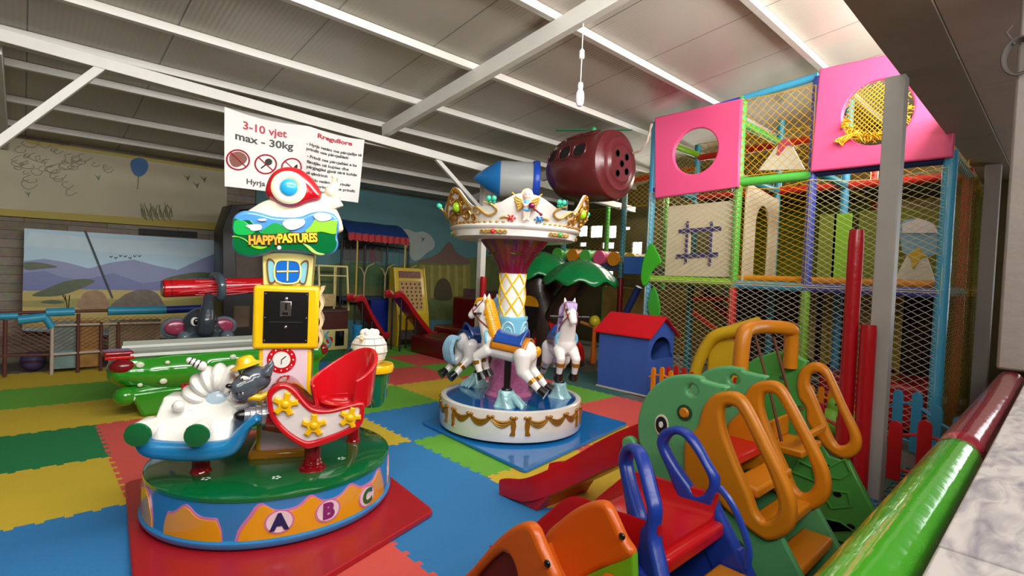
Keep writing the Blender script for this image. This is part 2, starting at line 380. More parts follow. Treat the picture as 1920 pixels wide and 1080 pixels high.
cells = {(0, 3): 'B', (0, 4): 'Y', (0, 5): 'T', (0, 6): 'Y', (0, 7): 'G', (0, 8): 'Y',
 (1, 2): 'R', (1, 3): 'R', (1, 4): 'R', (1, 5): 'R', (1, 6): 'Y', (1, 7): 'G', (1, 8): 'Y',
 (2, 2): 'B', (2, 3): 'B', (2, 4): 'Y', (2, 5): 'B', (2, 6): 'G', (2, 7): 'T', (2, 8): 'T',
 (3, 1): 'R', (3, 2): 'Y', (3, 3): 'G', (3, 4): 'B', (3, 5): 'G', (3, 6): 'Y', (3, 7): 'B', (3, 8): 'T',
 (4, 1): 'B', (4, 2): 'R', (4, 3): 'Y', (4, 4): 'G', (4, 5): 'Y', (4, 6): 'R', (4, 7): 'G', (4, 8): 'T',
 (5, 1): 'E', (5, 2): 'Y', (5, 3): 'R', (5, 4): 'G', (5, 5): 'R', (5, 6): 'G', (5, 7): 'R', (5, 8): 'G',
 (6, 4): 'E', (6, 5): 'E', (6, 6): 'E', (6, 7): 'T', (6, 8): 'T'}
LAB = {(0, 3): 'large blue foam mat in the bottom left corner of the photo', (0, 4): 'nearest yellow foam mat on the left side, beside the red crash mat',
 (0, 5): 'dark green foam mat on the left, between two yellow strips', (0, 6): 'yellow foam mat on the left, left of the green crocodile front foot',
 (0, 7): 'light green foam mat on the left, left of the crocodile mouth', (0, 8): 'farthest yellow foam mat on the left, in front of the mesh fence',
 (1, 2): 'salmon foam mat at bottom centre, in front of the red crash mat', (1, 3): 'salmon foam mat hidden under the red crash mat',
 (1, 4): 'salmon foam mat showing a sliver left of the snail carousel base', (1, 5): 'salmon foam mat under the crocodile jaw',
 (2, 2): 'nearest blue foam mat, in front of the red slide end', (2, 3): 'blue foam mat between the two carousels, next to the lime mat',
 (2, 4): 'yellow foam mat behind the snail carousel base on its right', (3, 1): 'salmon foam mat under the orange toy slide',
 (3, 2): 'yellow foam mat beneath the long red slide', (3, 3): 'lime green foam mat peeking out in front of the blue vinyl mat',
 (3, 4): 'blue foam mat just left of the horse carousel base', (3, 5): 'light green foam mat behind the ice cream cup seat, left of the horse carousel',
 (3, 6): 'yellow foam mat right behind the ice cream cup seat', (4, 2): 'salmon foam mat behind the elephant trunk', (4, 5): 'yellow foam mat directly behind the horse carousel on its left',
 (4, 6): 'salmon foam mat in the middle distance left of the horse carousel', (4, 7): 'light green foam mat behind the far salmon mat',
 (5, 3): 'salmon foam mat in front of the blue playhouse', (5, 4): 'light green foam mat left of the blue playhouse', (5, 5): 'salmon foam mat seen between the horse legs, before the tree',
 (5, 6): 'light green foam mat left of the tree trunk', (5, 7): 'salmon foam mat along the dark red padded sofa', (5, 8): 'light green foam mat at the foot of the far red slide',
 (4, 8): 'dark green foam mat in front of the small red slide', (6, 4): 'grey green foam mat under the blue playhouse', (6, 5): 'grey green foam mat before the tree slide',
 (2, 7): 'dark green foam mat behind the crocodile table', (6, 7): 'dark green foam mat under the dark red padded seat block', (2, 8): 'dark green foam mat in front of the black arcade cabinet',
 (3, 8): 'dark green foam mat in front of the cream prize machine', (6, 8): 'dark green foam mat under the dark red back block', (2, 5): 'blue foam mat hidden behind the snail carousel column',
 (2, 6): 'light green foam mat under the right half of the crocodile table', (3, 7): 'blue foam mat glimpsed right of the crocodile table end', (4, 1): 'blue foam mat under the amber steps of the elephant slide',
 (4, 3): 'yellow foam mat under the blue vinyl mat', (4, 4): 'light green foam mat under the horse carousel', (5, 1): 'grey green foam mat under the swing frame', (5, 2): 'yellow foam mat right of the elephant head',
 (6, 6): 'grey green foam mat along the left side of the tree trunk', (1, 6): 'yellow foam mat under the crocodile head', (1, 7): 'light green foam mat behind the crocodile head', (1, 8): 'yellow foam mat right behind the mesh fence posts',
 (5, 2): 'yellow foam mat right of the elephant head'}
def has(i, j): return (i, j) in cells
for (i, j), c in cells.items():
    x0, x1, y0, y1 = XG(i), XG(i + 1), YG(j), YG(j + 1)
    P = []
    # edges always defined low->high so that neighbours share them
    e = [Vector(p) for p in edge((x0, y0), (x1, y0), flat=False)]; P += e
    e = [Vector(p) for p in edge((x1, y0), (x1, y1), flat=False)]; P += e
    e = [Vector(p) for p in edge((x0, y1), (x1, y1), flat=False)]; P += e[::-1]
    e = [Vector(p) for p in edge((x0, y0), (x0, y1), flat=False)]; P += e[::-1]
    cx0, cy0 = (x0 + x1) / 2, (y0 + y1) / 2
    mb = MB(); mb.shape([[(p.x - cx0, p.y - cy0) for p in P]], .012, Matrix.Translation((0, 0, -.006)))
    o = mb.obj('foam_mat', FM[c], loc=(cx0, cy0, 0), smooth=False)
    lab = LAB.get((i, j), '%s foam mat in row %s from the front, mostly hidden by the toys' % (CN[c], 'zero one two three four five six seven eight nine'.split()[j]))
    tag(o, lab, 'floor mat', 'interlocking foam mats')
# ================================================================ FALL MATS
def crash_mat(name, pts, h, m, label, piping=None):
    cx0 = sum(p[0] for p in pts) / len(pts); cy0 = sum(p[1] for p in pts) / len(pts)
    loc = [(p[0] - cx0, p[1] - cy0) for p in pts]
    # rounded corners
    out = []
    n = len(loc)
    for i in range(n):
        p = Vector(loc[i]); a = Vector(loc[i - 1]) - p; b = Vector(loc[(i + 1) % n]) - p; a.normalize(); b.normalize()
        for t in (0, .33, .66, 1): q = p + a * .05 * (1 - t) ** 2 + b * .05 * t ** 2; out.append((q.x, q.y))
    o = MB().shape([out], h, Matrix.Translation((0, 0, h / 2)), bevel=h * .3, res=2).obj('crash_mat', m, loc=(cx0, cy0, .001))
    tag(o, label, 'floor mat'); return o
m_redvinyl = mat('red_vinyl', '#b01c26', rough=.32, bump=.35, bscale=7, var=.08, coat=.1)
m_bluevinyl = mat('blue_vinyl', '#1578c4', rough=.12, bump=.5, bscale=5, var=.05, coat=.5)
A_ = at(234, 903, Z=.035); B_ = at(810, 958, Z=.035); D_ = at(247, 1085, Z=.035)
crash_mat('m', [(A_.x, A_.y), (.34, 2.45), (.75, 2.24), (B_.x + .02, B_.y), (1.98, 4.0), (1.7, 4.22)], .035, m_redvinyl, 'red vinyl crash mat under the snail carousel')
a_ = at(790, 790, Z=.03); b_ = at(985, 882, Z=.03); c_ = at(1178, 793, Z=.03)
crash_mat('m', [(a_.x, a_.y), (b_.x, b_.y), (c_.x, c_.y), (4.5, 4.45)], .03, m_bluevinyl, 'shiny blue vinyl mat under the horse carousel')
# ================================================================ helpers for round rides
def view_frame(cx, cy, turn=0):
    # local +y points away from where one stands, local x to the right
    az = atan2(cy, cx); return az - pi / 2 + radians(turn)
def px_local(cx, cy, rotz, px, py, off=0):
    # photo pixel -> local coordinates on the upright plane through the centre, `off` metres nearer
    r = ray(px, py); c, s = cos(-rotz), sin(-rotz)
    ox, oy = -cx * c + cy * s, -cx * s - cy * c; rx, ry = r.x * c - r.y * s, r.x * s + r.y * c
    t = (-off - oy) / ry
    return Vector((ox + rx * t, -off, CAMH + r.z * t))
def cyl_angle(cx, cy, rotz, R, px, py):
    r = ray(px, py); ox, oy = -cx, -cy; a = r.x ** 2 + r.y ** 2; b = ox * r.x + oy * r.y; c = ox * ox + oy * oy - R * R
    disc = max(b * b - a * c, 0); t = (-b - sqrt(disc)) / a
    return atan2(oy + r.y * t, ox + r.x * t) - rotz, CAMH + r.z * t
def wrap_panel(mb, R, a0, a1, zb, top, n=48, th=.005):
    # panel on the drum side: from angle a0 to a1, bottom zb, top(s) with s in 0..1
    def f(u, v):
        a = a0 + (a1 - a0) * u; z = zb(u) if callable(zb) else zb; z = z + (top(u) - z) * v; return (R * cos(a), R * sin(a), z)
    g = []
    for j in range(5):
        for i in range(n + 1): g.append(Vector(f(i / n, j / 4)))
    W = n + 1; m = len(g); g2 = [Vector((p.x * (1 + th / R), p.y * (1 + th / R), p.z)) for p in g]
    fs = []
    for j in range(4):
        for i in range(n): a = j * W + i; fs.append((m + a, m + a + 1, m + a + W + 1, m + a + W))
    for i in range(n): a = i; fs.append((a, a + 1, m + a + 1, m + a)); a = 4 * W + i; fs.append((a + 1, a, m + a, m + a + 1))
    for j in range(4): a = j * W; fs.append((a + W, a, m + a, m + a + W)); a = j * W + n; fs.append((a, a + W, m + a + W, m + a))
    mb.add(g + g2, fs)
def wrap_mesh(mb, R, a, z, me):
    # bend a flat mesh (x right, y up, z out) round the drum at angle a
    vs = []
    for v in me.vertices:
        t = a + v.co.x / R; r = R + v.co.z; vs.append((r * cos(t), r * sin(t), z + v.co.y))
    mb.add(vs, [tuple(p.vertices) for p in me.polygons])
# ================================================================ SNAIL CAROUSEL
g_green = gloss('glossy_green', '#0a6b35', rough=.1, coat=1, var=.04); g_blue = gloss('gloss_blue', '#2e86c8'); g_pink = gloss('gloss_pink', '#d77fb0'); g_or = gloss('gloss_orange_yellow', '#f0a818')
g_yel = gloss('gloss_yellow', '#f7c412'); g_red = gloss('gloss_red', '#cf1420', rough=.12, coat=.8); g_white = gloss('gloss_white', '#f1efe8'); g_cream = gloss('gloss_cream', '#f4ecc8')
g_black = gloss('gloss_black', '#0c0c0e', rough=.3); g_grey = gloss('gloss_grey', '#4f5a63', rough=.15); g_dkred = gloss('dark_red_gloss', '#8f0d1a', rough=.1)
g_paleyel = gloss('pale_yellow', '#f3e58e', rough=.35); g_chrome = mat('chrome', '#c8c8c8', rough=.2, metal=1, var=0); g_sky = gloss('sky_blue_paint', '#5fb4e6')
g_lime = gloss('lime_paint', '#8fcf2c'); g_midgreen = gloss('mid_green_paint', '#14a048'); g_ltblue = gloss('light_grey_blue', '#bcd3e0', rough=.3); g_navy = gloss('navy_paint', '#16285e'); g_purple = gloss('purple_paint', '#8c2a78')
g_orange = gloss('orange_paint', '#e8711c')
c1x, c1y = 1.185, 3.39; R1 = view_frame(c1x, c1y, -6)
def L1(px, py, off=0): return px_local(c1x, c1y, R1, px, py, off)
car1 = thing('kiddie_carousel', 'round kiddie carousel topped by a red snail sign on a green and orange base', 'kiddie ride', (c1x, c1y, .036), R1)
ZB = -.036
r1 = .7
mb = MB(); mb.lathe([(r1 - .06, .0), (r1 + .0, .012), (r1 + .012, .03), (r1 + .012, .045), (r1 - .005, .055), (r1 - .012, .25), (r1 - .012, .268), (r1 - .03, .275)], seg=96)
base1 = mb.obj('base', g_blue, car1)
mb = MB(); mb.lathe([(r1 - .005, .25), (r1 - .006, .268), (r1 - .025, .277), (r1 - .2, .282), (0, .287)], seg=96); mb.obj('platform', g_green, car1)
# flower decals on the platform
def flower(mb, x, y, z, r):
    for k in range(5): a = 2 * pi * k / 5; mb.ell((x + r * cos(a), y + r * sin(a), z), (r * .5, r * .5, .0015), seg=10, rings=4)
for px, py in ((640, 862), (518, 898), (386, 900), (497, 862)):
    mb = MB()
    p = at(px, py, Z=.31); d = p - Vector((c1x, c1y, 0)); c, s = cos(-R1), sin(-R1); x, y = d.x * c - d.y * s, d.x * s + d.y * c
    flower(mb, x, y, .2825 + .005 * max(0, (.5 - hypot(x, y)) / .5), .017)
    mb.obj('flower_decal', mat('decal_white', '#dff0e4', rough=.4), car1)
# orange panels with pink outline
def A1(px, py): return cyl_angle(c1x, c1y, R1, r1, px, py)[0]
def bump_top(lo, bumps):
    def f(u):
        z = lo
        for c, w, h in bumps: z = max(z, lo + h * math.exp(-((u - c) / w) ** 2))
        e = min(1, min(u, 1 - u) / .09); return .06 + (z - .06) * (e ** .5 if e > 0 else 0) * 1.0
    return f
def bigpanel(a0, a1, bumps, lo=.182):
    mb = MB(); wrap_panel(mb, r1 - .012, a0, a1, .052, bump_top(lo + .012, bumps), n=90, th=.007); o = mb.obj('side_panel_outline', g_pink, car1)
    w_ = (a1 - a0) * .018; mb = MB(); wrap_panel(mb, r1 - .012, a0 + w_, a1 - w_, .054, bump_top(lo, bumps), n=90, th=.011); return mb.obj('side_panel', g_or, car1)
aL, aR = A1(441, 960), A1(722, 900)
bigpanel(aL, aR, [(.12, .05, .045), (.37, .05, .05), (.62, .055, .045), (.9, .05, .045)])
bigpanel(A1(305, 960), A1(417, 990), [(.42, .16, .055)], .16)
bigpanel(-3.35, A1(286, 950), [(.3, .1, .05), (.8, .1, .05)])
bigpanel(aR + .15, aR + 1.5, [(.2, .08, .05), (.7, .08, .05)]); bigpanel(aR + 1.6, aR + 2.9, [(.2, .08, .05), (.7, .08, .05)])
for px, py, ch, m in ((524, 978, 'A', g_navy), (615, 957, 'B', g_purple), (688, 930, 'C', g_green)):
    a, z = cyl_angle(c1x, c1y, R1, r1, px, py); z += ZB
    me = shape_mesh([circ(0, 0, .072, 32, .062)], .004); mb = MB(); wrap_mesh(mb, r1 + .001, a, z, me); bpy.data.meshes.remove(me); mb.obj('letter_badge', g_pink, car1)
    me = shape_mesh([circ(0, 0, .062, 32, .054)], .004); mb = MB(); wrap_mesh(mb, r1 + .003, a, z, me); bpy.data.meshes.remove(me); mb.obj('letter_badge_centre', gloss('badge_white', '#f3dfe6'), car1)
    me = text_mesh(ch, .115, .003, offset=.006); mb = MB(); wrap_mesh(mb, r1 + .005, a, z - .003, me); bpy.data.meshes.remove(me); mb.obj('letter', m, car1)
# ---- centre column
mb = MB(); w_ = .15; d_ = .13
mb.box((-w_, -d_, .27), (w_, d_, .95)); col1 = mb.obj('column', g_yel, car1, bevel=.015)
cxl = L1(538, 700).x; col1.location = (cxl, 0, 0)
def on_col(name, mbx, m, **k): o = mbx.obj(name, m, car1, **k); o.location = (cxl, 0, 0); return o
mb = MB(); mb.box((-.125, -d_ - .004, .30), (.125, -d_, .945)); on_col('front_board', mb, gloss('pale_pink_board', '#efd2dc'), bevel=.002)
zc = L1(530, 685, d_).z
Tf = lambda x, z, y: basis((x, y, z), (1, 0, 0), (0, 0, 1))
mb = MB(); mb.shape([circ(0, 0, .082), circ(0, 0, .05)], .006, Tf(-.02, zc, -d_ - .006), bevel=.001); on_col('clock_ring', mb, g_red)
mb = MB(); mb.shape([circ(0, 0, .05)], .004, Tf(-.02, zc, -d_ - .005)); on_col('clock_face', mb, g_white)
for k in range(12): a = pi * k / 6; mb = MB(); mb.shape([circ(0.066 * cos(a), 0.066 * sin(a), .0045, 8)], .003, Tf(-.02, zc, -d_ - .0095)); on_col('clock_mark', mb, g_white)
mb = MB(); mb.bar((-.02, -d_ - .009, zc), (.005, -d_ - .009, zc + .022), .005, .003, upv=(0, 1, 0)); mb.bar((-.02, -d_ - .009, zc), (-.02, -d_ - .009, zc - .028), .004, .003, upv=(0, 1, 0)); on_col('clock_hand', mb, g_black)
# foot of the column: brown orange drip skirt
mb = MB(); mb.box((-.19, -.17, .272), (.19, .17, .33)); on_col('column_foot', mb, gloss('ochre_paint', '#c98a1e'), bevel=.02)
# coin box
z0, z1 = .945, L1(540, 545).z; 
mb = MB(); mb.box((-.185, -.155, z0), (.185, .15, z1))
on_col('coin_box', mb, g_yel, bevel=.02, bseg=3)
mb = MB(); mb.box((-.125, -.162, z0 + .04), (.125, -.155, z1 - .035)); on_col('coin_door', mb, g_black, bevel=.003)
for x in (-.115, .115):
    for z in (z0 + .055, (z0 + z1) / 2, z1 - .05): mb = MB(); mb.ell((x, -.163, z), (.004, .003, .004), seg=8, rings=4); on_col('screw', mb, g_chrome)
zm = (z0 + z1) / 2
mb = MB(); mb.box((-.035, -.17, zm + .01), (.03, -.162, zm + .1)); mb.ell((0, -.172, zm + .115), (.012, .01, .012), seg=12, rings=8); on_col('coin_mechanism', mb, g_chrome, bevel=.003)
mb = MB(); mb.box((-.006, -.174, zm + .05), (.006, -.17, zm + .09)); mb.box((-.02, -.174, zm + .02), (.012, -.17, zm + .035)); on_col('coin_slot', mb, g_black)
mb = MB(); mb.box((-.09, -.166, zm - .028), (.09, -.161, zm - .025)); mb.ell((0, -.168, zm - .055), (.01, .008, .01), seg=12, rings=8); on_col('cash_lock', mb, g_chrome)
# side drip ornament (orange and white) on the right
mb = MB()
def side(u, v):
    z = z0 + .0 + (z1 - z0) * v; return (.19 + .022 * abs(sin(v * 11)) * (1 if u < .5 else 1), -.12 + .22 * u, z)
mb.sheet(side, 6, 30, (-.02, 0, 0)); on_col('side_ornament', mb, mat('peach_white_marbling', '#f3c9a0', rough=.3, var=.35, vscale=18))
# window storey (slightly flared)
z2 = L1(540, 492).z + .02
vs = [(-.135, -.13, z1), (.135, -.13, z1), (.135, .12, z1), (-.135, .12, z1), (-.145, -.135, z2), (.145, -.135, z2), (.145, .13, z2), (-.145, .13, z2)]
mb = MB(); mb.add(vs, [(3, 2, 1, 0), (4, 5, 6, 7), (0, 1, 5, 4), (1, 2, 6, 5), (2, 3, 7, 6), (3, 0, 4, 7)]); on_col('window_storey', mb, g_paleyel, bevel=.006)
zw = z1 + .085
mb = MB(); mb.shape([sm2([(-.055, -.055), (.055, -.055), (.062, .05), (0, .066), (-.062, .05)], 4)], .006, Tf(0, zw, -.139)); on_col('window_pane', mb, gloss('window_blue', '#1b6fd0'))
mb = MB(); mb.shape([[(-.06, -.005), (.06, .002), (.06, .01), (-.06, .004)]], .003, Tf(0, zw, -.145)); mb.shape([[(-.004, -.055), (.004, -.055), (.004, .063), (-.004, .063)]], .003, Tf(0, zw, -.145))
mb.shape([sm2([(-.062, -.062), (.062, -.062), (.07, .053), (0, .073), (-.07, .053)], 4), sm2([(-.055, -.055), (.055, -.055), (.062, .05), (0, .066), (-.062, .05)], 4)], .005, Tf(0, zw, -.144)); on_col('window_frame', mb, g_paleyel)
for s in (-1, 1):
    mb = MB(); mb.shape([sm2([(s * .068, -.05), (s * .1, -.062), (s * .112, .06), (s * .075, .05)], 4)], .005, Tf(0, zw, -.1385)); on_col('shutter', mb, gloss('shutter_blue', '#8fd0dc'))
    mb = MB(); mb.shape([sm2([(s * .066, -.054), (s * .104, -.068), (s * .117, .066), (s * .073, .055)], 4), sm2([(s * .07, -.046), (s * .098, -.058), (s * .109, .055), (s * .077, .046)], 4)], .005, Tf(0, zw, -.141)); on_col('shutter_outline', mb, gloss('brown_line', '#7a5a34'))
# ---- the sign board, bone shaped
def Lp(px, py, off): p = L1(px, py, off); return (p.x, p.z)
def zo(x, y): return (430 + x / 8.727, 400 + y / 8.73)
sign = [(60, 160), (180, 70), (330, 55), (520, 90), (720, 145), (1000, 160), (1180, 140), (1330, 80), (1500, 60), (1680, 90), (1780, 200), (1790, 330), (1760, 470), (1780, 600), (1720, 730), (1560, 790), (1380, 770), (1150, 720), (900, 705), (700, 720), (500, 790), (330, 820), (150, 780), (50, 680), (30, 560), (55, 450), (35, 330)]
OFF = .20
out = sm2([Lp(*zo(*p), OFF) for p in sign], 4)
mb = MB(); mb.shape([out], .13, Tf(0, 0, -OFF + .065), bevel=.02, res=3); sgn = mb.obj('sign_board', gloss('sign_sky', '#4d96e0'), car1)
def sgn_shape(pts, m, name, y, n=4, th=.006): 
    mb = MB(); mb.shape([sm2([Lp(*zo(*p), OFF) for p in pts], n)], th, Tf(0, 0, -OFF - y), bevel=.0015); return mb.obj(name, m, sgn)
sgn_shape([(70, 190), (190, 215), (330, 215), (420, 300), (520, 410), (650, 420), (900, 380), (1150, 420), (1300, 350), (1420, 180), (1560, 230), (1740, 210), (1765, 330), (1735, 470), (1755, 600), (1700, 710), (1550, 765), (1380, 748), (1150, 700), (900, 688), (700, 700), (500, 768), (330, 795), (165, 755), (75, 670), (55, 560), (78, 450), (60, 330)], g_green, 'meadow', .001)
sgn_shape([(1240, 400), (1330, 300), (1430, 175), (1560, 230), (1740, 210), (1755, 340), (1720, 440), (1500, 400), (1350, 430)], g_lime, 'light_hill', .005)
sgn_shape([(500, 430), (620, 320), (740, 255), (860, 290), (980, 400), (800, 440)], g_midgreen, 'hill', .005)
sgn_shape([(80, 240), (200, 215), (320, 290), (420, 400), (300, 460), (90, 430)], gloss('bright_green', '#12b04e'), 'hill', .005)
sgn_shape([(50, 490), (160, 500), (280, 560), (350, 640), (500, 690), (620, 650), (500, 640), (360, 600), (250, 520), (150, 485), (60, 470)], g_lime, 'path_stripe', .006)
sgn_shape([(1200, 590), (1320, 640), (1430, 730), (1560, 765), (1480, 780), (1360, 740), (1270, 660)], gloss('path_lime', '#b8dc6a'), 'path_stripe', .006)
m_cloud = gloss('cloud_white', '#dfe6f2')
for c in ([(270, 310), (330, 290), (510, 290), (520, 370), (380, 390), (330, 350)], [(470, 200), (590, 190), (600, 225), (500, 230)], [(870, 260), (960, 200), (1120, 190), (1230, 210), (1220, 290), (1100, 360), (980, 370), (900, 320)], [(1380, 130), (1460, 90), (1620, 110), (1670, 180), (1600, 220), (1480, 230), (1400, 180)]):
    sgn_shape(c, m_cloud, 'cloud', .008, th=.01)
sgn_shape(circ(815, 662, 34, 10), m_cloud, 'flower', .008, n=2)
for word, x, y, wpx, m in (('HAPPY', 565, 548, 455, gloss('title_orange', '#f0b040')), ('PASTURES', 1120, 512, 600, gloss('title_yellow', '#f2d83a'))):
    me = text_mesh(word, .1, .004, offset=.004, space=.95)
    xs = [v.co.x for v in me.vertices]; wd = max(xs) - min(xs); tw = wpx / 8.727 * .00316; sx = tw / wd
    p = L1(*zo(x, y), OFF); tilt = radians(3 if word == 'HAPPY' else 5)
    T = Tf(p.x, p.z, -OFF - .014) @ Matrix.Rotation(tilt, 4, 'Z') @ Matrix.Diagonal((sx, .72, 1, 1))
    MB().mesh(me, T).obj('title_lettering', m, sgn); bpy.data.meshes.remove(me)
    me = text_mesh(word, .1, .003, offset=.011, space=.95)
    T = Tf(p.x, p.z, -OFF - .008) @ Matrix.Rotation(tilt, 4, 'Z') @ Matrix.Diagonal((sx, .72, 1, 1))
    MB().mesh(me, T).obj('title_shadow', gloss('title_dark', '#7a3a14'), sgn); bpy.data.meshes.remove(me)
# ---- the snail
def zs(x, y): return (400 + x / 3.6, 180 + y / 3.6)
body = [(200, 830), (260, 790), (340, 745), (450, 720), (600, 720), (700, 700), (740, 690), (760, 690), (800, 670), (850, 700), (850, 740), (820, 780), (840, 820), (870, 900), (850, 960), (600, 1000), (300, 960), (150, 880)]
mb = MB(); mb.shape([sm2([Lp(*zs(*p), .15) for p in body], 4)], .12, Tf(0, 0, -.09), bevel=.035, res=3)
snail = mb.obj('snail_body', g_cream, car1)
mb = MB()
hp = [L1(*zs(800, 760), .13), L1(*zs(790, 700), .13), L1(*zs(800, 640), .13)]
mb.tube([(p.x, p.y, p.z) for p in [L1(*zs(830, 800), .11), L1(*zs(800, 730), .11), L1(*zs(800, 680), .11)]], [.05, .04, .036], 16)
p = L1(*zs(795, 690), .12); mb.ell((p.x, p.y, p.z), (.042, .05, .04))
for a, b in (((800, 660), (815, 590)), ((830, 670), (850, 610))):
    pa, pb = L1(*zs(*a), .12), L1(*zs(*b), .12 + (.02 if a[0] == 800 else -.02)); mb.caps(pa, .014, pb, .011); mb.ell(pb + Vector((.0, 0, .008)), (.02, .017, .015))
blob(mb, .008, 3).obj('snail_head', g_cream, snail)
shell = [(345, 660), (380, 570), (450, 520), (540, 515), (610, 545), (680, 610), (730, 700), (715, 745), (640, 765), (560, 795), (480, 790), (400, 750), (355, 710)]
def sh_pt(k, sc):
    c = Vector((530, 655)); q = c + (Vector(shell[k]) - c) * sc; return q
mb = MB(); so = sm2([Lp(*zs(*p), .17) for p in shell], 4); mb.shape([so], .15, Tf(0, 0, -.115), bevel=.06, res=4); shl = mb.obj('snail_shell', g_red, snail)
e = L1(*zs(508, 660), .19)
mb = MB(); mb.lathe([(.098, 0), (.098, .008), (.085, .02), (.07, .022), (.058, .016), (.05, .008), (0, .006)], seg=40); T_ = Matrix.Translation((e.x, -.185, e.z)) @ Matrix.Rotation(pi / 2, 4, 'X')
m2 = MB(); m2.add(mb.v, mb.f, T_); m2.obj('shell_ring', g_cream, shl)
mb = MB(); mb.ell((e.x, -.198, e.z), (.05, .02, .05), seg=24, rings=14); mb.obj('shell_centre', gloss('shell_blue', '#2aa6e8'), shl)
# ---- seat 1: red side-car with stars
def zq(x, y): return (430 + x / 2.57, 480 + y / 2.57)
pc = at(585, 880, Z=.31); d = pc - Vector((c1x, c1y, 0)); c, s = cos(-R1), sin(-R1); sx, sy = d.x * c - d.y * s, d.x * s + d.y * c
offp = -sy      # how far nearer than the centre plane
mb = MB(); mb.lathe([(.095, 0), (.095, .012), (.07, .02), (.072, .03), (.055, .04), (.058, .05), (.05, .06), (.053, .07), (.045, .08), (.045, .18)], (sx, sy, .265), seg=36); mb.obj('seat_pedestal', g_dkred, car1)
OF2 = offp + .14
side_o = [(178, 720), (200, 665), (260, 645), (310, 668), (350, 715), (400, 762), (480, 770), (560, 750), (640, 735), (650, 780), (630, 850), (540, 905), (400, 955), (350, 950), (260, 890), (200, 815)]
side_i = [(205, 725), (222, 690), (262, 672), (300, 695), (345, 745), (400, 788), (480, 790), (560, 772), (622, 760), (622, 800), (600, 838), (520, 880), (400, 920), (350, 915), (280, 870), (225, 805)]
so = sm2([Lp(*zq(*p), OF2) for p in side_o], 4); si = sm2([Lp(*zq(*p), OF2) for p in side_i], 4)
mb = MB(); mb.shape([so], .27, Tf(0, 0, -OF2 + .14), bevel=.05, res=4); seat1 = mb.obj('star_seat_hull', g_dkred, car1)
mb = MB(); mb.shape([so, si], .03, Tf(0, 0, -OF2), bevel=.012, res=3); mb.obj('hull_border', g_red, seat1)
mb = MB(); mb.shape([si], .02, Tf(0, 0, -OF2 + .006), bevel=.003); mb.obj('hull_side', gloss('off_white', '#e9e4e2'), seat1)
def star_pts(cx0, cy0, r, ang, n=5):
    out = []
    for k in range(n):
        a = ang + 2 * pi * k / n
        for da, rr in ((-.75, .38), (-.26, .9), (-.24, 1.0), (.24, 1.0), (.26, .9), (.75, .38)): out.append((cx0 + r * rr * cos(a + da), cy0 + r * rr * sin(a + da)))
    return out
for px, py, r, a in ((268, 748, .068, 1.4), (406, 850, .066, 1.55), (580, 812, .062, 1.3)):
    p = L1(*zq(px, py), OF2 + .02); mb = MB(); mb.shape([star_pts(p.x, p.z, r, a)], .025, Tf(0, 0, -OF2 - .012), bevel=.008, res=2); mb.ell((p.x, -OF2 - .022, p.z), (.022, .014, .022)); mb.obj('yellow_star', g_yel, seat1)
# tub: curved backrest shell
def tubp(px, py, off=0): return L1(*zq(px, py), off)
tc_ = tubp(560, 640, offp + .0); 
mb = MB()
def tub(u, v):
    # u round the back from the front left edge to the near right edge, v from bottom to top
    a = radians(205 - 275 * u); rx, ry = .15, .125
    top = .1 + .16 * math.exp(-((u - .6) / .33) ** 2)
    z = tc_.z - .13 + top * v * 1.25
    return (tc_.x - .01 + (rx + .03 * v) * cos(a), tc_.y + (ry + .02 * v) * sin(a), z)
g = []; NU, NV = 40, 12
mb.grid(tub, NU, NV); o = mb.obj('seat_tub', g_red, car1); sd = o.modifiers.new('t', 'SOLIDIFY'); sd.thickness = .022; sd.offset = 0; bv = o.modifiers.new('b', 'BEVEL'); bv.width = .008; bv.segments = 3
mb = MB(); mb.lathe([(.0, 0), (.13, 0), (.14, .02), (.12, .03), (0, .025)], (tc_.x, tc_.y, tc_.z - .12), seg=30, wob=None); mb.obj('seat_cushion', g_red, car1)
# nose of the side-car: ribbed silver with black tip
pn = L1(500, 790, offp + .02); pt = L1(448, 792, offp + .06); dv = (pt - pn)
mb = MB(); P_ = [pn + dv * t for t in (-.5, 0, .25, .27, .45, .47, .65, .67, .85)]; mb.tube(P_, [.07, .068, .062, .056, .056, .049, .049, .043, .04], 20); mb.obj('ribbed_nose', gloss('silver_paint', '#a8a8b0', metal=.6, rough=.25), seat1)
mb = MB(); mb.caps(pn + dv * .82, .036, pn + dv * 1.0, .028); mb.obj('nose_tip', g_black, seat1)
mb = MB(); mb.tube([pn + dv * t for t in (-1.0, -.5, .1)], [.115, .105, .085], 24); mb.obj('nose_cone', g_dkred, seat1)
# animal head above the nose
hc = L1(478, 722, offp + .0)
mb = MB(); mb.ell(hc, (.085, .08, .075)); mb.caps(hc + Vector((-.03, -.03, -.02)), .066, hc + Vector((-.075, -.06, -.035)), .045); mb.caps(hc + Vector((-.02, -.04, -.05)), .05, hc + Vector((-.065, -.055, -.072)), .04)
mb.tube([hc + Vector((.055, .03, .03)), hc + Vector((.085, .04, .105))], [.036, .006], 12); mb.tube([hc + Vector((.06, -.04, .03)), hc + Vector((.1, -.045, .1))], [.034, .006], 12)
blob(mb, .008, 4).obj('animal_head', g_grey, car1); hd = [o for o in C.objects if o.name.startswith('animal_head')][-1]
mb = MB(); mb.ell(hc + Vector((-.115, -.085, -.02)), (.018, .016, .014)); mb.obj('nose', g_black, hd)
mb = MB(); mb.ell(hc + Vector((-.04, -.082, .02)), (.022, .012, .014)); mb.obj('eye', g_white, hd); mb = MB(); mb.ell(hc + Vector((-.088, -.02, .03)), (.012, .016, .014)); mb.obj('eye', g_white, hd)
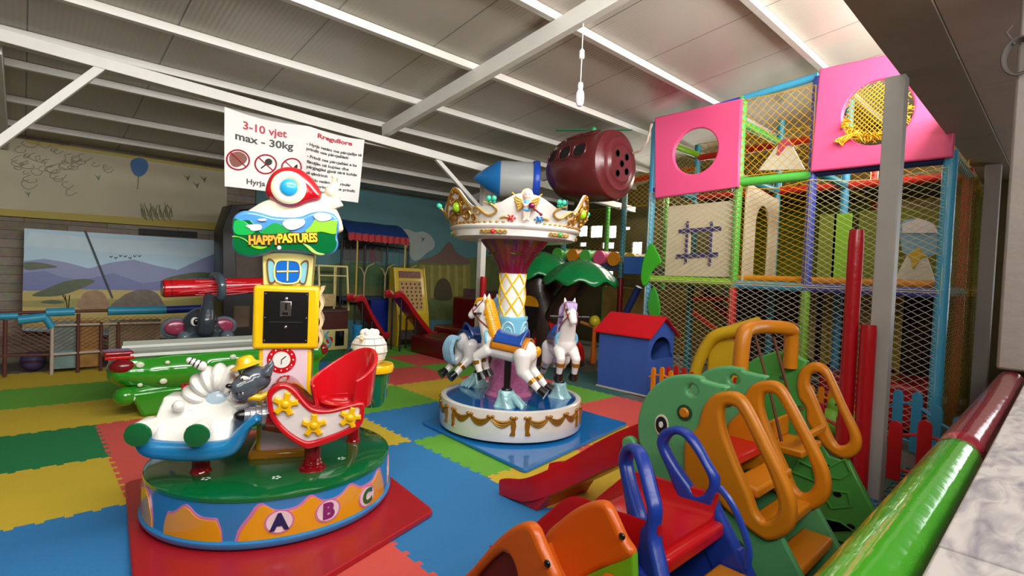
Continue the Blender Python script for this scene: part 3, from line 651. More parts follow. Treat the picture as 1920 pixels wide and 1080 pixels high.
mb = MB(); mb.ell(hc + Vector((-.048, -.088, .018)), (.007, .006, .007)); mb.tube([hc + Vector((-.065, -.075, .042)), hc + Vector((-.02, -.088, .034))], [.004, .004], 6); mb.obj('pupil_and_brow', g_black, hd)
mb = MB(); mb.tube([hc + Vector((-.115, -.075, -.055)), hc + Vector((-.075, -.098, -.06)), hc + Vector((-.04, -.09, -.045))], .005, 8); mb.obj('mouth', g_black, hd)
mb = MB()
for k in range(4): mb.tube([hc + Vector((-.105 + .02 * k, -.087 - .004 * k, -.052)), hc + Vector((-.103 + .02 * k, -.088 - .004 * k, -.066))], [.005, .001], 6)
mb.obj('teeth', g_white, hd)
mb = MB(); hat = hc + Vector((-.045, .0, .075))
m0 = MB(); m0.lathe([(0, .0), (.085, -.004), (.09, .0), (.085, .007), (.05, .01), (.046, .04), (.035, .055), (0, .058)], seg=30)
mb.add(m0.v, m0.f, Matrix.Translation(hat) @ Euler((0, -.3, 0)).to_matrix().to_4x4()); mb.obj('yellow_hat', g_yel, hd, sub=1)
mb = MB(); mb.tube([hc + Vector((-.02, -.05, -.09)), hc + Vector((.04, -.06, -.095)), hc + Vector((.08, -.03, -.08))], .02, 10); mb.obj('yellow_scarf', g_yel, hd)
mb = MB(); mb.ell(hc + Vector((-.085, .03, -.05)), (.035, .06, .09)); mb.obj('dark_red_collar', g_dkred, car1)
# ---- seat 2: white ribbed seat on a blue sledge with two green soles
o2 = .47
def S2(px, py, off=o2): return L1(px, py, off)
sled = [(250, 830), (262, 862), (300, 873), (380, 876), (430, 868), (452, 850), (470, 815), (490, 800), (480, 790), (460, 802), (440, 822), (420, 838), (360, 842), (290, 840)]
mb = MB(); mb.shape([sm2([(lambda q: (q.x, q.z))(S2(*p)) for p in sled], 4)], .36, Tf(0, 0, -o2 + .14), bevel=.035, res=3); sl = mb.obj('sledge', gloss('sledge_blue', '#1c82bc'), car1)
mb = MB()
a = S2(262, 850); b = S2(438, 850); zt = S2(300, 770).z; zb_ = S2(300, 852).z
mb.add([(a.x + .01, -o2, zb_), (b.x - .03, -o2, zb_), (b.x, -o2 + .16, zt - .01), (a.x + .05, -o2 + .16, zt + .0), (a.x + .02, -o2 + .33, zb_), (b.x + .02, -o2 + .33, zb_), (b.x + .02, -o2 + .3, zt), (a.x + .06, -o2 + .3, zt)],
       [(0, 1, 2, 3), (7, 6, 5, 4), (3, 2, 6, 7), (0, 4, 5, 1), (0, 3, 7, 4), (1, 5, 6, 2)])
mb.ell(S2(325, 785) + Vector((0, .08, .01)), (.035, .035, .035))
blob(mb, .012, 9).obj('white_body', g_white, car1)
for px, py in ((266, 822), (374, 823)):
    p = S2(px, py, o2 + .04); mb = MB(); mb.caps(p + Vector((0, .12, 0)), .045, p, .055); m3 = MB()
    mb.obj('leg_stub', g_white, car1)
    mb = MB(); m0 = MB(); m0.lathe([(0, -.01), (.054, -.01), (.061, 0), (.057, .012), (0, .018)], seg=30); mb.add(m0.v, m0.f, Matrix.Translation(p + Vector((0, -.055, 0))) @ Euler((pi / 2 + .1, 0, 0)).to_matrix().to_4x4()); mb.obj('green_sole', g_green, car1)
# ribbed backrest arch: puffy segments
c0 = S2(408, 775, o2 - .2)
for k in range(9):
    a = radians(176 - 176 * k / 8 * .96); mid = Vector((cos(a) * .12, 0, sin(a) * .165)); 
    mb = MB(); mb.ell(c0 + mid + Vector((0, .03, 0)), (.082, .12, .043), (0, -a, 0)); mb.obj('backrest_roll', g_white, car1)
mb = MB(); mb.ell(c0 + Vector((0, .0, .0)), (.1, .07, .14)); mb.obj('backrest_inner', g_ltblue, car1)
mb = MB(); p = L1(378, 698, o2 - .15); mb.caps(p, .026, p + Vector((-.06, 0, .03)), .018); mb.obj('striped_horn', g_white, car1)
mb = MB()
for k in range(3):
    q = p + Vector((-.012 - .02 * k, 0, .006 + .01 * k)); mb.tube([q + Vector((.003, 0, -.0015)), q + Vector((-.003, 0, .0015))], .0265 - .003 * k, 14)
mb.obj('horn_stripe', g_black, car1)
# arm under seat 2
pp = S2(355, 870, o2 - .15); mb = MB(); mb.lathe([(.08, 0), (.06, .02), (.045, .05), (.045, .12)], (pp.x + .05, pp.y + .03, .255), seg=24); mb.obj('seat_pedestal', g_dkred, car1)
# ---- seat 3: ice cream cup at the back right
o3 = -.12
p = L1(699, 700, o3); cup = (p.x, p.y, 0)
zt = L1(699, 697, o3).z; zbm = L1(699, 772, o3).z
mb = MB(); mb.lathe([(.03, zbm), (.07, zbm + .01), (.1, zbm + .08), (.118, zt - .02), (.12, zt)], cup, seg=32); mb.obj('cup', g_green, car1)
mb = MB(); mb.lathe([(.11, zt - .035), (.135, zt - .03), (.143, zt), (.135, zt + .022), (.11, zt + .02)], cup, seg=36); mb.obj('cup_rim', g_yel, car1)
mb = MB(); zsc = L1(690, 665, o3).z
mb.ell((p.x - .03, p.y, zsc), (.118, .115, .12), seg=28, rings=18)
for k in range(6): a = k * 1.1; mb.ell((p.x - .03 + .04 * cos(a), p.y + .04 * sin(a), zsc + .115), .026)
scoop = mb.obj('ice_cream_scoop', mat('cream_plaster', '#efe9dc', rough=.5, bump=.2), car1)
mb = MB()
for zz in (-.06, -.01, .045, .085):
    rr = sqrt(max(.12 ** 2 - zz ** 2, 0)); mb.tube([(p.x - .03 + (rr + .002) * cos(2 * pi * k / 40), p.y + (rr + .002) * sin(2 * pi * k / 40), zsc + zz) for k in range(40)], .0035, 6, closed=True)
for k in range(10):
    a = 2 * pi * k / 10; mb.tube([(p.x - .03 + .1185 * cos(a) * cos(t), p.y + .1165 * sin(a) * cos(t), zsc + .121 * sin(t)) for t in [radians(-50 + 12 * j) for j in range(9)]], .0035, 6)
mb.obj('scoop_groove', mat('groove_grey', '#c9c3b8', rough=.6), scoop)
mb = MB(); q = L1(678, 645, o3 + .1); mb.caps(q, .016, q + Vector((-.005, -.02, .0)), .012); mb.obj('wafer_nose', gloss('wafer', '#d8bf86'), scoop)
mb = MB(); mb.lathe([(.07, 0), (.05, .02), (.04, .05), (.04, zbm - .25)], (p.x * .8, p.y * .8 if p.y else 0, .262), seg=20); mb.obj('seat_pedestal', g_dkred, car1)
mb = MB(); q = L1(640, 700, o3 + .18); mb.ell(q + Vector((.05, .06, -.0)), (.05, .09, .12)); mb.obj('black_backpad', g_black, car1)
# ================================================================ HORSE CAROUSEL
c2x, c2y = 3.5, 3.69; R2 = view_frame(c2x, c2y)
def L2(px, py, off=0): return px_local(c2x, c2y, R2, px, py, off)
car2 = thing('horse_carousel', 'small carousel of three white horses under a white and gold crown', 'kiddie ride', (c2x, c2y, .032), R2)
r2 = .69
g_gold = gloss('gold_paint', '#b07a22', rough=.25, metal=.55, coat=.3); g_cblue = gloss('carousel_blue', '#1260ac', rough=.1, coat=1); g_aqua = gloss('aqua_paint', '#7cc4e0'); g_plum = gloss('plum_paint', '#7a1238', rough=.2)
g_hwhite = gloss('horse_white', '#f2eeea', rough=.2); g_brown = gloss('brown_paint', '#8a4a18')
mb = MB(); mb.lathe([(r2 - .04, .022), (r2 - .01, .026), (r2 - .004, .04), (r2 - .01, .27), (r2 - .012, .285), (r2 - .03, .293), (r2 - .06, .288), (r2 - .062, .27)], seg=96); mb.obj('base', gloss('carousel_white', '#eeeae2', var=.1), car2)
mb = MB(); mb.lathe([(r2 - .06, .262), (r2 - .062, .276), (r2 - .2, .28), (0, .284)], seg=72); mb.obj('platform', g_cblue, car2)
mb = MB(); mb.lathe([(r2 - .12, .0), (r2 - .06, .0), (r2 - .05, .03), (r2 - .08, .032)], seg=60); mb.obj('dark_gap_ring', g_black, car2)  # black ring added, its colour stands for the shaded gap below the drum
seam = cyl_angle(c2x, c2y, R2, r2, 976, 800)[0]
def drum(a, z, out=0): return ((r2 - .008 + out) * cos(a), (r2 - .008 + out) * sin(a), z)
for k in range(6):
    a0 = seam + radians(60 * k + 5); a1 = seam + radians(60 * k + 55); mb = MB(); zt = .235
    for i in range(3):
        b0 = a0 + (a1 - a0) * i / 3; b1 = a0 + (a1 - a0) * (i + 1) / 3
        for q, dz in ((0, 0), (1, .014), (2, .026)):
            mb.tube([drum(b0 + (b1 - b0) * t / 10, zt - dz * .6 - (.035 + dz) * sin(pi * t / 10), .004) for t in range(11)], [.004 + .007 * sin(pi * t / 10) for t in range(11)], 8)
    for i in range(4):
        b = a0 + (a1 - a0) * i / 3
        for s in (-1, 1): mb.ell(drum(b + s * .028, zt + .008, .006), (.017, .017, .012), (0, 0, b)); 
        mb.ell(drum(b, zt + .004, .012), .011)
    for b in (a0, a1):
        s = 1 if b == a0 else -1
        for q in (-1, 0, 1):
            mb.tube([drum(b + q * .012 - s * .02 * 0, zt, .004), drum(b + q * .02, zt - .06, .006), drum(b + q * .012, zt - .11, .005), drum(b + q * .02 + .01 * s, zt - .145, .006)], [.006, .011, .009, .012], 8)
    mb.obj('gold_garland', g_gold, car2)
# column
cl = -.03; 
def c2part(name, mbx, m, par=None, **k):
    o = mbx.obj(name, m, par or car2, **k)
    if par is None: o.location = (cl, 0, 0)
    return o
z0 = .28; zA = L2(960, 592).z - .032 + .0; zB = L2(960, 512).z - .032; zC = L2(960, 452).z - .035
mb = MB(); mb.lathe([(.23, z0), (.235, z0 + .02), (.2, z0 + .05), (.19, z0 + .3), (.17, z0 + .36), (.155, z0 + .4)], seg=40); c2part('column_foot', mb, gloss('pink_filigree', '#d678a8', var=.3, vscale=30, bump=.4, bscale=30))
mb = MB(); mb.lathe([(.155, z0 + .38), (.158, zA - .04), (.165, zA - .02), (.16, zA)], seg=40); drm = c2part('carved_drum', mb, g_aqua)
for k in range(5):
    a = radians(-100 + 72 * k); mb = MB()
    P_ = [( .16 * cos(a + .42 * sin(t)), .16 * sin(a + .42 * sin(t)), zA - .17 + .12 * cos(t)) for t in [2 * pi * i / 28 for i in range(28)]]
    mb.tube(P_, .009, 8, closed=True, jit=.25); P_ = [( .16 * cos(a + .26 * sin(t)), .16 * sin(a + .26 * sin(t)), zA - .18 + .08 * cos(t)) for t in [2 * pi * i / 24 for i in range(24)]]
    mb.tube(P_, .006, 8, closed=True); mb.obj('carved_oval', gloss('pale_aqua', '#b9dce4'), drm)
    mb = MB(); mb.ell((.163 * cos(a), .163 * sin(a), zA - .21), (.022, .026, .03)); mb.obj('green_gem', gloss('gem_green', '#5aa05a'), drm)
    mb = MB()
    for q in range(7): aa = a - .45 + .15 * q; mb.ell((.16 * cos(aa), .16 * sin(aa), zA - .29 + .02 * (q % 2)), (.02, .02, .025))
    mb.obj('pink_rosette', gloss('pink_rose', '#e77fb4'), drm)
mb = MB(); mb.lathe([(.125, zA - .01), (.125, zB + .01)], seg=40); sh = c2part('harlequin_shaft', mb, g_white)
for s in (-1, 1):
    for k in range(6):
        mb = MB(); mb.tube([(.127 * cos(a), .127 * sin(a), zA + (zB - zA) * t / 24) for t in range(25) for a in [2 * pi * k / 6 + s * t / 24 * 2.15]], .009, 6); mb.obj('yellow_lattice', g_yel, sh)
mb = MB(); mb.lathe([(.128, zB - .005), (.135, zB), (.15, zB + .06), (.21, zB + .16), (.3, zC - .04), (.33, zC)], seg=44); cone = c2part('plum_capital', mb, g_plum)
for k in range(6):
    a = radians(-90 + 60 * k + 8); mb = MB()
    for q in range(7):
        aa = radians(-75 + 25 * q); z_ = zB + .17; r_ = .225
        mb.tube([((r_ + .02 * t) * cos(a + t * .26 * sin(aa)), (r_ + .02 * t) * sin(a + t * .26 * sin(aa)), z_ + .07 * t * cos(aa)) for t in (.15, .6, 1)], [.005, .01, .006], 7)
    mb.obj('gold_shell', mat('antique_gold', '#7d5a2c', rough=.35, metal=.5), cone)
# crown
rc = .615; zr = zC
mb = MB(); mb.lathe([(.3, zr + .0), (rc - .09, zr + .0), (rc - .035, zr + .015), (rc - .02, zr + .07), (rc + .005, zr + .085), (rc + .012, zr + .1), (rc + .0, zr + .115), (rc - .03, zr + .13), (.2, zr + .135)], seg=90); rim = c2part('crown_rim', mb, gloss('crown_white', '#efece4'))
def crest(a):
    # height of the crown wall over the rim as a function of the angle (peaks: wide front crests, tall gold ones)
    h = .12
    for k in range(3):
        for c, wd, hh in ((radians(-82 + 120 * k), .34, .13), (radians(-142 + 120 * k), .24, .2)):
            d = (a - c + pi) % (2 * pi) - pi; h = max(h, .12 + hh * math.exp(-(d / wd) ** 2)); 
    return h + .012 * abs(sin(a * 9))
def cr(a, t, out=0): r = rc - .02 + .1 * t + out; return (r * cos(a), r * sin(a), zr + .11 + crest(a) * t)
def crz(a, h, out=0): return cr(a, h / crest(a), out)
N = 180; g = []
for side_ in (0, 1):
    for j in range(5):
        for i in range(N): g.append(cr(2 * pi * i / N, j / 4, -.018 * side_))
m_ = 5 * N; fs = []
for j in range(4):
    for i in range(N):
        a = j * N + i; b = j * N + (i + 1) % N; fs.append((a, b, b + N, a + N)); fs.append((m_ + b, m_ + a, m_ + a + N, m_ + b + N))
for i in range(N): a = 4 * N + i; b = 4 * N + (i + 1) % N; fs.append((a, b, b + m_, a + m_))
mb = MB(); mb.add(g, fs); wall = c2part('crown_wall', mb, gloss('crown_white2', '#efece4'))
g_gold2 = gloss('pale_gold', '#c9a04a', rough=.3, metal=.45)
def spiral(mb, a, h, s, r0, turns, flip=1, th=.009, up=0):
    P_ = []
    n = int(turns * 14)
    for i in range(n): t = 2 * pi * turns * i / n; rr = r0 * (1 - i / n * .85); P_.append(crz(a + flip * rr * cos(t + up) / rc, h + rr * sin(t + up), .006))
    mb.tube(P_, [th * (1 - .3 * i / n) for i in range(n)], 7)
for k in range(3):
    a = radians(-82 + 120 * k); mb = MB()
    for s in (-1, 1):
        mb.tube(smooth_path([crz(a + s * .62, .13, .006), crz(a + s * .5, .07, .01), crz(a + s * .38, .1, .01), crz(a + s * .42, .15, .008), crz(a + s * .52, .17, .006)], 6), .01, 7)
        spiral(mb, a + s * .64, .1, s, .04, 1.3, s); mb.tube(smooth_path([crz(a + s * .17, .02, .006), crz(a + s * .24, .06, .01), crz(a + s * .34, .05, .008)], 6), .009, 7)
        for q in range(5): mb.ell(crz(a + s * (.3 + .09 * q), .018, .006), (.016, .016, .009))
    mb.obj('gold_scroll', g_gold2, wall)
    for s, m in ((-1, g_red), (1, gloss('gem_blue', '#2a7fc4'))):
        mb = MB(); mb.ell(crz(a + s * .2, .05, .01), .02)
        for q in range(6): t = 2 * pi * q / 6; mb.ell(crz(a + s * .2 + .03 * cos(t) / rc * 1.2, .05 + .022 * sin(t), .008), .009)
        mb.obj('flower_gem', m, wall)
        mb = MB(); b = a + s * .42
        for q in (-1, 1): mb.ell(crz(b + q * .03, .2, .012), (.022, .012, .024)); mb.ell(crz(b + q * .022, .172, .01), (.014, .01, .014))
        mb.obj('butterfly', gloss('butterfly_green', '#27b58c'), wall)
    # tall gold crest with an oval gem
    b = radians(-142 + 120 * k); mb = MB()
    for s in (-1, 1):
        spiral(mb, b + s * .16, .08, s, .06, 1.6, s, .012); spiral(mb, b + s * .13, .2, s, .045, 1.4, -s, .011); spiral(mb, b + s * .3, .05, s, .03, 1.2, s, .009)
        mb.tube(smooth_path([crz(b + s * .3, .12, .006), crz(b + s * .2, .2, .008), crz(b + s * .1, .27, .008), crz(b + s * .02, .31, .006)], 5), .012, 7)
    mb.tube([crz(b + .085 * cos(t), .15 + .06 * sin(t), .012) for t in [2 * pi * i / 24 for i in range(24)]], .014, 8, closed=True)
    for q in range(7): mb.ell(crz(b - .3 + .1 * q, .015, .01), (.024, .024, .012))
    for q in (-1, 0, 1): mb.ell(crz(b + q * .06, .3 - .02 * abs(q), .004), .022)
    mb.obj('gold_crest', g_gold, wall)
    mb = MB(); mb.ell(crz(b, .15, .02), (.04, .04, .048)); mb.obj('oval_gem', gloss('gem_lime', '#9ccf1c'), wall)
    # cartouches on the rim
for k in range(6):
    a = radians(-108 + 60 * k); mb = MB()
    rr = lambda t, z: ((rc - .012) * cos(t), (rc - .012) * sin(t), zr + .045 + z)
    for s in (-1, 1):
        mb.tube([rr(a + s * t * .03, .012 * sin(t * 1.3)) for t in range(1, 8)], [.008, .01, .008, .01, .008, .008, .004], 7)
        mb.tube([rr(a + s * t * .03, -.012 * sin(t * 1.3)) for t in range(1, 8)], [.006] * 7, 7)
    mb.obj('gold_scroll', g_gold2, rim); mb = MB(); mb.ell(rr(a, 0), .02); mb.obj('round_gem', g_red if k % 2 == 0 else gloss('gem_green2', '#2fae4a'), rim)
# cherub with a lute on the front crest
a = radians(-82); ca = Vector(crz(a, .13, .035))
ux = Vector((-sin(a), cos(a), 0)); uo = Vector((cos(a), sin(a), 0))
def cb(x, z, o=0): return ca + ux * x + uo * o + Vector((0, 0, z))
m_skin = gloss('cherub_skin', '#f0c4b4', rough=.3)
mb = MB(); mb.ell(cb(0, .11), (.04, .04, .045)); mb.caps(cb(0, .045), .034, cb(0, .0), .032); mb.caps(cb(-.015, -.02), .022, cb(-.012, -.09), .014); mb.caps(cb(.014, -.02), .022, cb(.012, -.09), .014)
mb.caps(cb(-.012, -.09), .013, cb(-.025, -.1, .01), .01); mb.caps(cb(.012, -.09), .013, cb(.022, -.1, .01), .01)
mb.caps(cb(-.035, .05), .014, cb(-.02, .02, .03), .012); mb.caps(cb(-.02, .02, .03), .012, cb(.02, .03, .035), .01); mb.caps(cb(.035, .05), .014, cb(.035, .02, .03), .012)
ch = blob(mb, .006, 3).obj('cherub', m_skin, wall)
mb = MB()
for t in range(10): q = 2 * pi * t / 10; mb.ell(cb(.034 * cos(q), .125 + .03 * sin(q) * .8, -.004), .018)
mb.ell(cb(0, .14, -.006), (.04, .03, .03)); mb.obj('hair', gloss('blond', '#efe0b0'), wall)
mb = MB(); mb.ell(cb(0, .04, .004), (.037, .036, .04)); mb.ell(cb(0, -.012, .002), (.037, .034, .02)); mb.obj('blue_tunic', g_sky, wall)
for s in (-1, 1): mb = MB(); mb.ell(cb(s * .014, .115, .036), .005, seg=8, rings=5); mb.obj('eye', g_brown, wall)
mb = MB(); mb.ell(cb(.035, .02, .05), (.03, .03, .028)); mb.caps(cb(.05, .0, .05), .01, cb(.115, -.045, .04), .008); mb.ell(cb(.118, -.048, .04), .014); mb.obj('lute', g_plum, wall)
for s in (-1, 1):
    mb = MB()
    for q in range(5): mb.tube([cb(s * .03, .06 - .008 * q, -.008), cb(s * (.09 - .004 * q), .09 - .026 * q, -.01), cb(s * (.13 - .014 * q), .13 - .034 * q, -.008)], [.012, .014, .006], 8)
    mb.obj('gold_wing', g_gold2, wall)
# ---- horses: facing +x in their own frame
def horse(pos, head, mane, saddle, trim, nm, tail=True):
    T = Matrix.Translation(pos) @ Matrix.Scale(1.13, 4) @ Matrix.Rotation(head, 4, 'Z') @ Matrix.Rotation(radians(-6), 4, 'Y')
    def B(): m = MB(); m.T = Matrix.Identity(4); return m
    def put(m, name, mt, par=None, **k):
        m.v = [T @ v for v in m.v]; return m.obj(name, mt, par or car2, **k)
    m = B()
    m.ell((.11, 0, .02), (.13, .095, .105)); m.ell((-.12, 0, .0), (.125, .1, .105)); m.caps((.1, 0, 0), .095, (-.12, 0, -.01), .09)
    m.caps((.17, 0, .07), .075, (.24, 0, .2), .058); m.caps((.24, 0, .2), .06, (.265, 0, .3), .05)
    m.caps((.275, 0, .315), .05, (.33, 0, .25), .038); m.caps((.33, 0, .25), .036, (.36, 0, .21), .033)
    for s in (-1, 1):
        m.tube([(.25, s * .03, .345), (.248, s * .04, .375), (.25, s * .045, .41)], [.02, .016, .003], 10)
        m.caps((.15, s * .06, -.03), .05, (.24, s * .065, -.1), .038); m.caps((.24, s * .065, -.1), .037, (.205, s * .065, -.19), .028); m.caps((.205, s * .065, -.19), .027, (.185, s * .065, -.225), .026)
        m.caps((-.15, s * .065, -.02), .075, (-.17, s * .08, -.13), .052); m.caps((-.17, s * .08, -.13), .048, (-.27, s * .08, -.2), .034); m.caps((-.27, s * .08, -.2), .032, (-.33, s * .08, -.25), .028)
    m = blob(m, .009, 4); h = put(m, 'horse', g_hwhite)
    for s in (-1, 1):
        m = B(); m.tube([(.187, s * .065, -.215), (.17, s * .065, -.245), (.155, s * .065, -.268)], [.031, .037, .042], 14); put(m, 'hoof', g_black, h)
        m = B(); m.tube([(-.325, s * .08, -.235), (-.355, s * .08, -.252), (-.385, s * .08, -.265)], [.032, .038, .042], 14); put(m, 'hoof', g_black, h)
        m = B(); m.tube([(.232, s * .065, -.13), (.222, s * .065, -.16)], [.0365, .034], 14); put(m, 'gold_cuff', g_gold, h)
        m = B(); m.tube([(-.25, s * .08, -.183), (-.275, s * .08, -.2)], [.04, .038], 14); put(m, 'gold_cuff', g_gold, h)
    m = B()
    random.seed(hash(nm) % 100 if False else len(nm))
    for q in range(15):
        t = q / 14; base_ = Vector((.27 - .12 * t, 0, .35 - .26 * t))
        for s in (-1, 1):
            m.tube(smooth_path([base_, base_ + Vector((-.045, s * .035, .0)), base_ + Vector((-.065, s * .062, -.045)), base_ + Vector((-.05, s * .075, -.085 - .02 * random.random()))], 3), [.014, .02, .02, .018, .018, .018, .016, .014, .012, .004], 7)
    for q in range(5): m.tube([(.26, -.03 + .015 * q, .36), (.31, -.034 + .017 * q, .345), (.335, -.03 + .015 * q, .3)], [.016, .015, .005], 7)
    put(m, 'mane', mane, h)
    m = B()
    for q in range(7 if tail else 1):
        s = -.04 + .0133 * q
        if not tail: m.ell((-.235, -.02, .02), (.03, .03, .045)); break
        m.tube(smooth_path([(-.22, s * .4, .05), (-.29, s, .06), (-.34, s * 1.4, -.02), (-.33, s * 1.5, -.12), (-.3, s, -.17)], 4), [.02] * 8 + [.02] * 5 + [.019, .015, .012, .004], 8)
    put(m, 'tail', mane, h)
    m = B()
    def sd(u, v):
        x = .1 - .24 * u; a = -1.25 + 2.5 * v; r = .108; return (x, r * sin(a), .02 + r * cos(a) + (.06 * max(0, u - .75) / .25 + .02 * max(0, .15 - u) / .15) * cos(a) ** 4)
    m.grid(sd, 14, 18); o = put(m, 'saddle', saddle, h); sdm = o.modifiers.new('t', 'SOLIDIFY'); sdm.thickness = .022; sdm.offset = 1
    m = B()
    def sf(u, v):
        x = .12 - .3 * u; a = -1.75 + 3.5 * v; r = .103; return (x, r * sin(a), .015 + r * cos(a))
    m.grid(sf, 14, 24); o = put(m, 'saddle_cloth', trim, h); sdm = o.modifiers.new('t', 'SOLIDIFY'); sdm.thickness = .012; sdm.offset = 1
    m = B(); m.tube([(.17 + .055 * cos(t) * .35, .088 * sin(t), .06 + .075 * cos(t)) for t in [2 * pi * i / 28 for i in range(28)]], .012, 7, closed=True); put(m, 'breast_strap', g_aqua, h)
    m = B(); m.tube([(.335 + .012 * cos(t), .04 * sin(t), .245 + .035 * cos(t)) for t in [2 * pi * i / 20 for i in range(20)]], .004, 6, closed=True)
    for s in (-1, 1): m.tube([(.335, s * .039, .245), (.29, s * .05, .3), (.25, s * .045, .36)], .004, 6); m.tube([(.335, s * .04, .24), (.27, s * .062, .2), (.16, s * .07, .14)], .005, 6)
    put(m, 'bridle', g_dkred, h)
    for s in (-1, 1): m = B(); m.ell((.315, s * .042, .3), (.013, .007, .011)); put(m, 'eye', g_black, h)
    m = B(); m.tube([(.255, -.16, .245), (.255, .16, .245)], .009, 10); m.tube([(.255, -.165, .245), (.255, -.1, .245)], .013, 10); m.tube([(.255, .165, .245), (.255, .1, .245)], .013, 10); put(m, 'handlebar', g_black, h)
    # stand
    m = MB(); px_, py_ = pos[0], pos[1]
    m.tube([(px_, py_, pos[2] - .06), (px_, py_, .41)], [.035, .03], 12); m.ell((px_, py_, .42), (.05, .05, .035)); m.obj('stem', g_black, h)
    m = MB()
    dx, dy = cos(head), sin(head)
    def wv(t, z): return 1 + .12 * sin(5 * t + z * 30)
    m.lathe([(.115, .276), (.1, .3), (.08, .34), (.072, .38), (.07, .405), (.055, .42)], (px_, py_, 0), seg=40, wob=wv)
    for q in range(4): m.tube(smooth_path([(px_ - dx * .04, py_ - dy * .04, .39), (px_ - dx * (.1 + .02 * q) - dy * .03 * (q - 1.5), py_ - dy * (.1 + .02 * q) + dx * .03 * (q - 1.5), .33 - .01 * q), (px_ - dx * .17 - dy * .05 * (q - 1.5), py_ - dy * .17 + dx * .05 * (q - 1.5), .285)], 4), [.03] * 5 + [.022, .018, .012, .006], 8)
    m.obj('wave_stand', mat('wave_paint', '#a8dcee', rough=.2, coat=.5, var=.35, vscale=9), h)
    return h
g_mor = gloss('mane_orange', '#f0a010', var=.25, vscale=25); g_mbl = gloss('mane_blue', '#9ccbe8', var=.2, vscale=25); g_mli = gloss('mane_lilac', '#b9a3d0', var=.2, vscale=25)
g_sblue = gloss('saddle_blue', '#1a4aa0'); g_sor = gloss('saddle_cloth_orange', '#c97a12', var=.15); g_dblue = gloss('deep_blue_cloth', '#173a78'); g_mauve = gloss('mauve_cloth', '#6b5a72')
horse(Vector((.47, .02, .78)), radians(-80), g_mli, g_sblue, g_mauve, 'a')
horse(Vector((-.04, -.42, .79)), radians(158), g_mor, g_sblue, g_sor, 'bb', False)
horse(Vector((-.35, .34, .76)), radians(38), g_mbl, g_dblue, g_dblue, 'ccc')
# ================================================================ PLAYHOUSE
hs = thing('playhouse', 'blue wooden playhouse with a red gable roof and arched window', 'playhouse', (5.8, 3.62, 0))
m_hb = mat('playhouse_blue', '#3d5fb4', rough=.5, var=.05); m_hr = mat('playhouse_red', '#d01422', rough=.4); m_edge = mat('raw_board_edge', '#d8c4b0', rough=.7)
D_, W_, He, Hr = .62, .78, .78, 1.0
gab = [(0, 0), (D_, 0), (D_, He), (D_ / 2, Hr - .02), (0, He)]
arch = [(.1, .46)] + [(D_ * .5 + .25 * cos(t), .52 + .23 * sin(t)) for t in [pi - pi * k / 14 for k in range(15)]] + [(.6, .46)]
mb = MB(); mb.shape([gab, arch], .02, XZ((0, .01, 0))); mb.obj('front_wall', m_hb, hs, smooth=False)
mb = MB(); mb.shape([gab], .02, XZ((0, W_ - .01, 0))); mb.obj('back_wall', m_hb, hs, smooth=False)
mb = MB(); mb.box((0, .02, 0), (.02, W_ - .02, He)); mb.obj('side_wall', m_hb, hs, smooth=False); mb = MB(); mb.box((D_ - .02, .02, 0), (D_, W_ - .02, He)); mb.obj('side_wall', m_hb, hs, smooth=False)
for s in (-1, 1):
    mb = MB(); x0 = D_ / 2; x1 = D_ / 2 + s * (D_ / 2 + .05); z1 = He - .045 + .03; sl = (Hr - He) / (D_ / 2)
    z1 = Hr - sl * (D_ / 2 + .05)
    mb.add([(x0, -.06, Hr), (x1, -.06, z1), (x1, W_ + .06, z1), (x0, W_ + .06, Hr), (x0, -.06, Hr + .018), (x1, -.06, z1 + .018), (x1, W_ + .06, z1 + .018), (x0, W_ + .06, Hr + .018)], [(3, 2, 1, 0), (4, 5, 6, 7), (0, 1, 5, 4), (1, 2, 6, 5), (2, 3, 7, 6), (3, 0, 4, 7)] if s > 0 else [(0, 1, 2, 3), (7, 6, 5, 4), (4, 5, 1, 0), (5, 6, 2, 1), (6, 7, 3, 2), (7, 4, 0, 3)])
    mb.obj('roof_panel', m_hr, hs, smooth=False)
mb = MB(); mb.box((-.012, -.01, 0), (.0, W_ + .01, .02)); mb.obj('base_strip', m_edge, hs, smooth=False)
# ================================================================ ELEPHANT SLIDE AND SWING
p_green = plastic('toy_green', '#5cab70'); p_green2 = plastic('toy_leaf_green', '#4d9c44'); p_orange = plastic('toy_amber', '#cf7f10'); p_red = plastic('toy_red', '#c01118', rough=.28); p_blue = plastic('toy_blue', '#1f3fa4', rough=.3); p_or2 = plastic('toy_orange', '#dd6412', rough=.3)
p_lime = plastic('toy_lime', '#74b81e')
def pl(X, pts, z=(1160, 580, 2.1593)): return [(lambda q: (q.y, q.z))(at(z[0] + x / z[2], z[1] + y / z[2], X=X)) for x, y in pts]
es = thing('elephant_slide_and_swing', 'green elephant slide with amber grab loops, a red chute and a swing frame', 'slide', (2.45, 1.2, 0))
EO = Vector((2.45, 1.2, 0))
def es_part(name, mbx, m, par=None, **k):
    mbx.v = [v - EO for v in mbx.v]; return mbx.obj(name, m, par or es, **k)
X1 = 2.45
head = [(340, 272), (285, 262), (200, 275), (130, 330), (95, 400), (84, 460), (88, 530), (105, 572), (100, 590), (80, 575), (75, 535), (50, 512), (25, 520), (20, 545), (32, 590), (60, 645), (110, 692), (165, 715), (220, 718), (300, 710), (385, 650), (395, 560), (370, 490), (365, 440), (380, 390), (448, 318), (400, 300), (350, 285)]
H1 = sm2(pl(X1, head), 4)
loop_o = [(455, 330), (510, 350), (560, 430), (620, 550), (690, 690), (722, 780), (722, 860), (690, 905), (620, 930), (560, 900), (500, 850), (440, 800), (390, 740), (330, 735), (285, 690), (275, 600), (285, 520), (330, 470), (350, 400), (390, 345)]
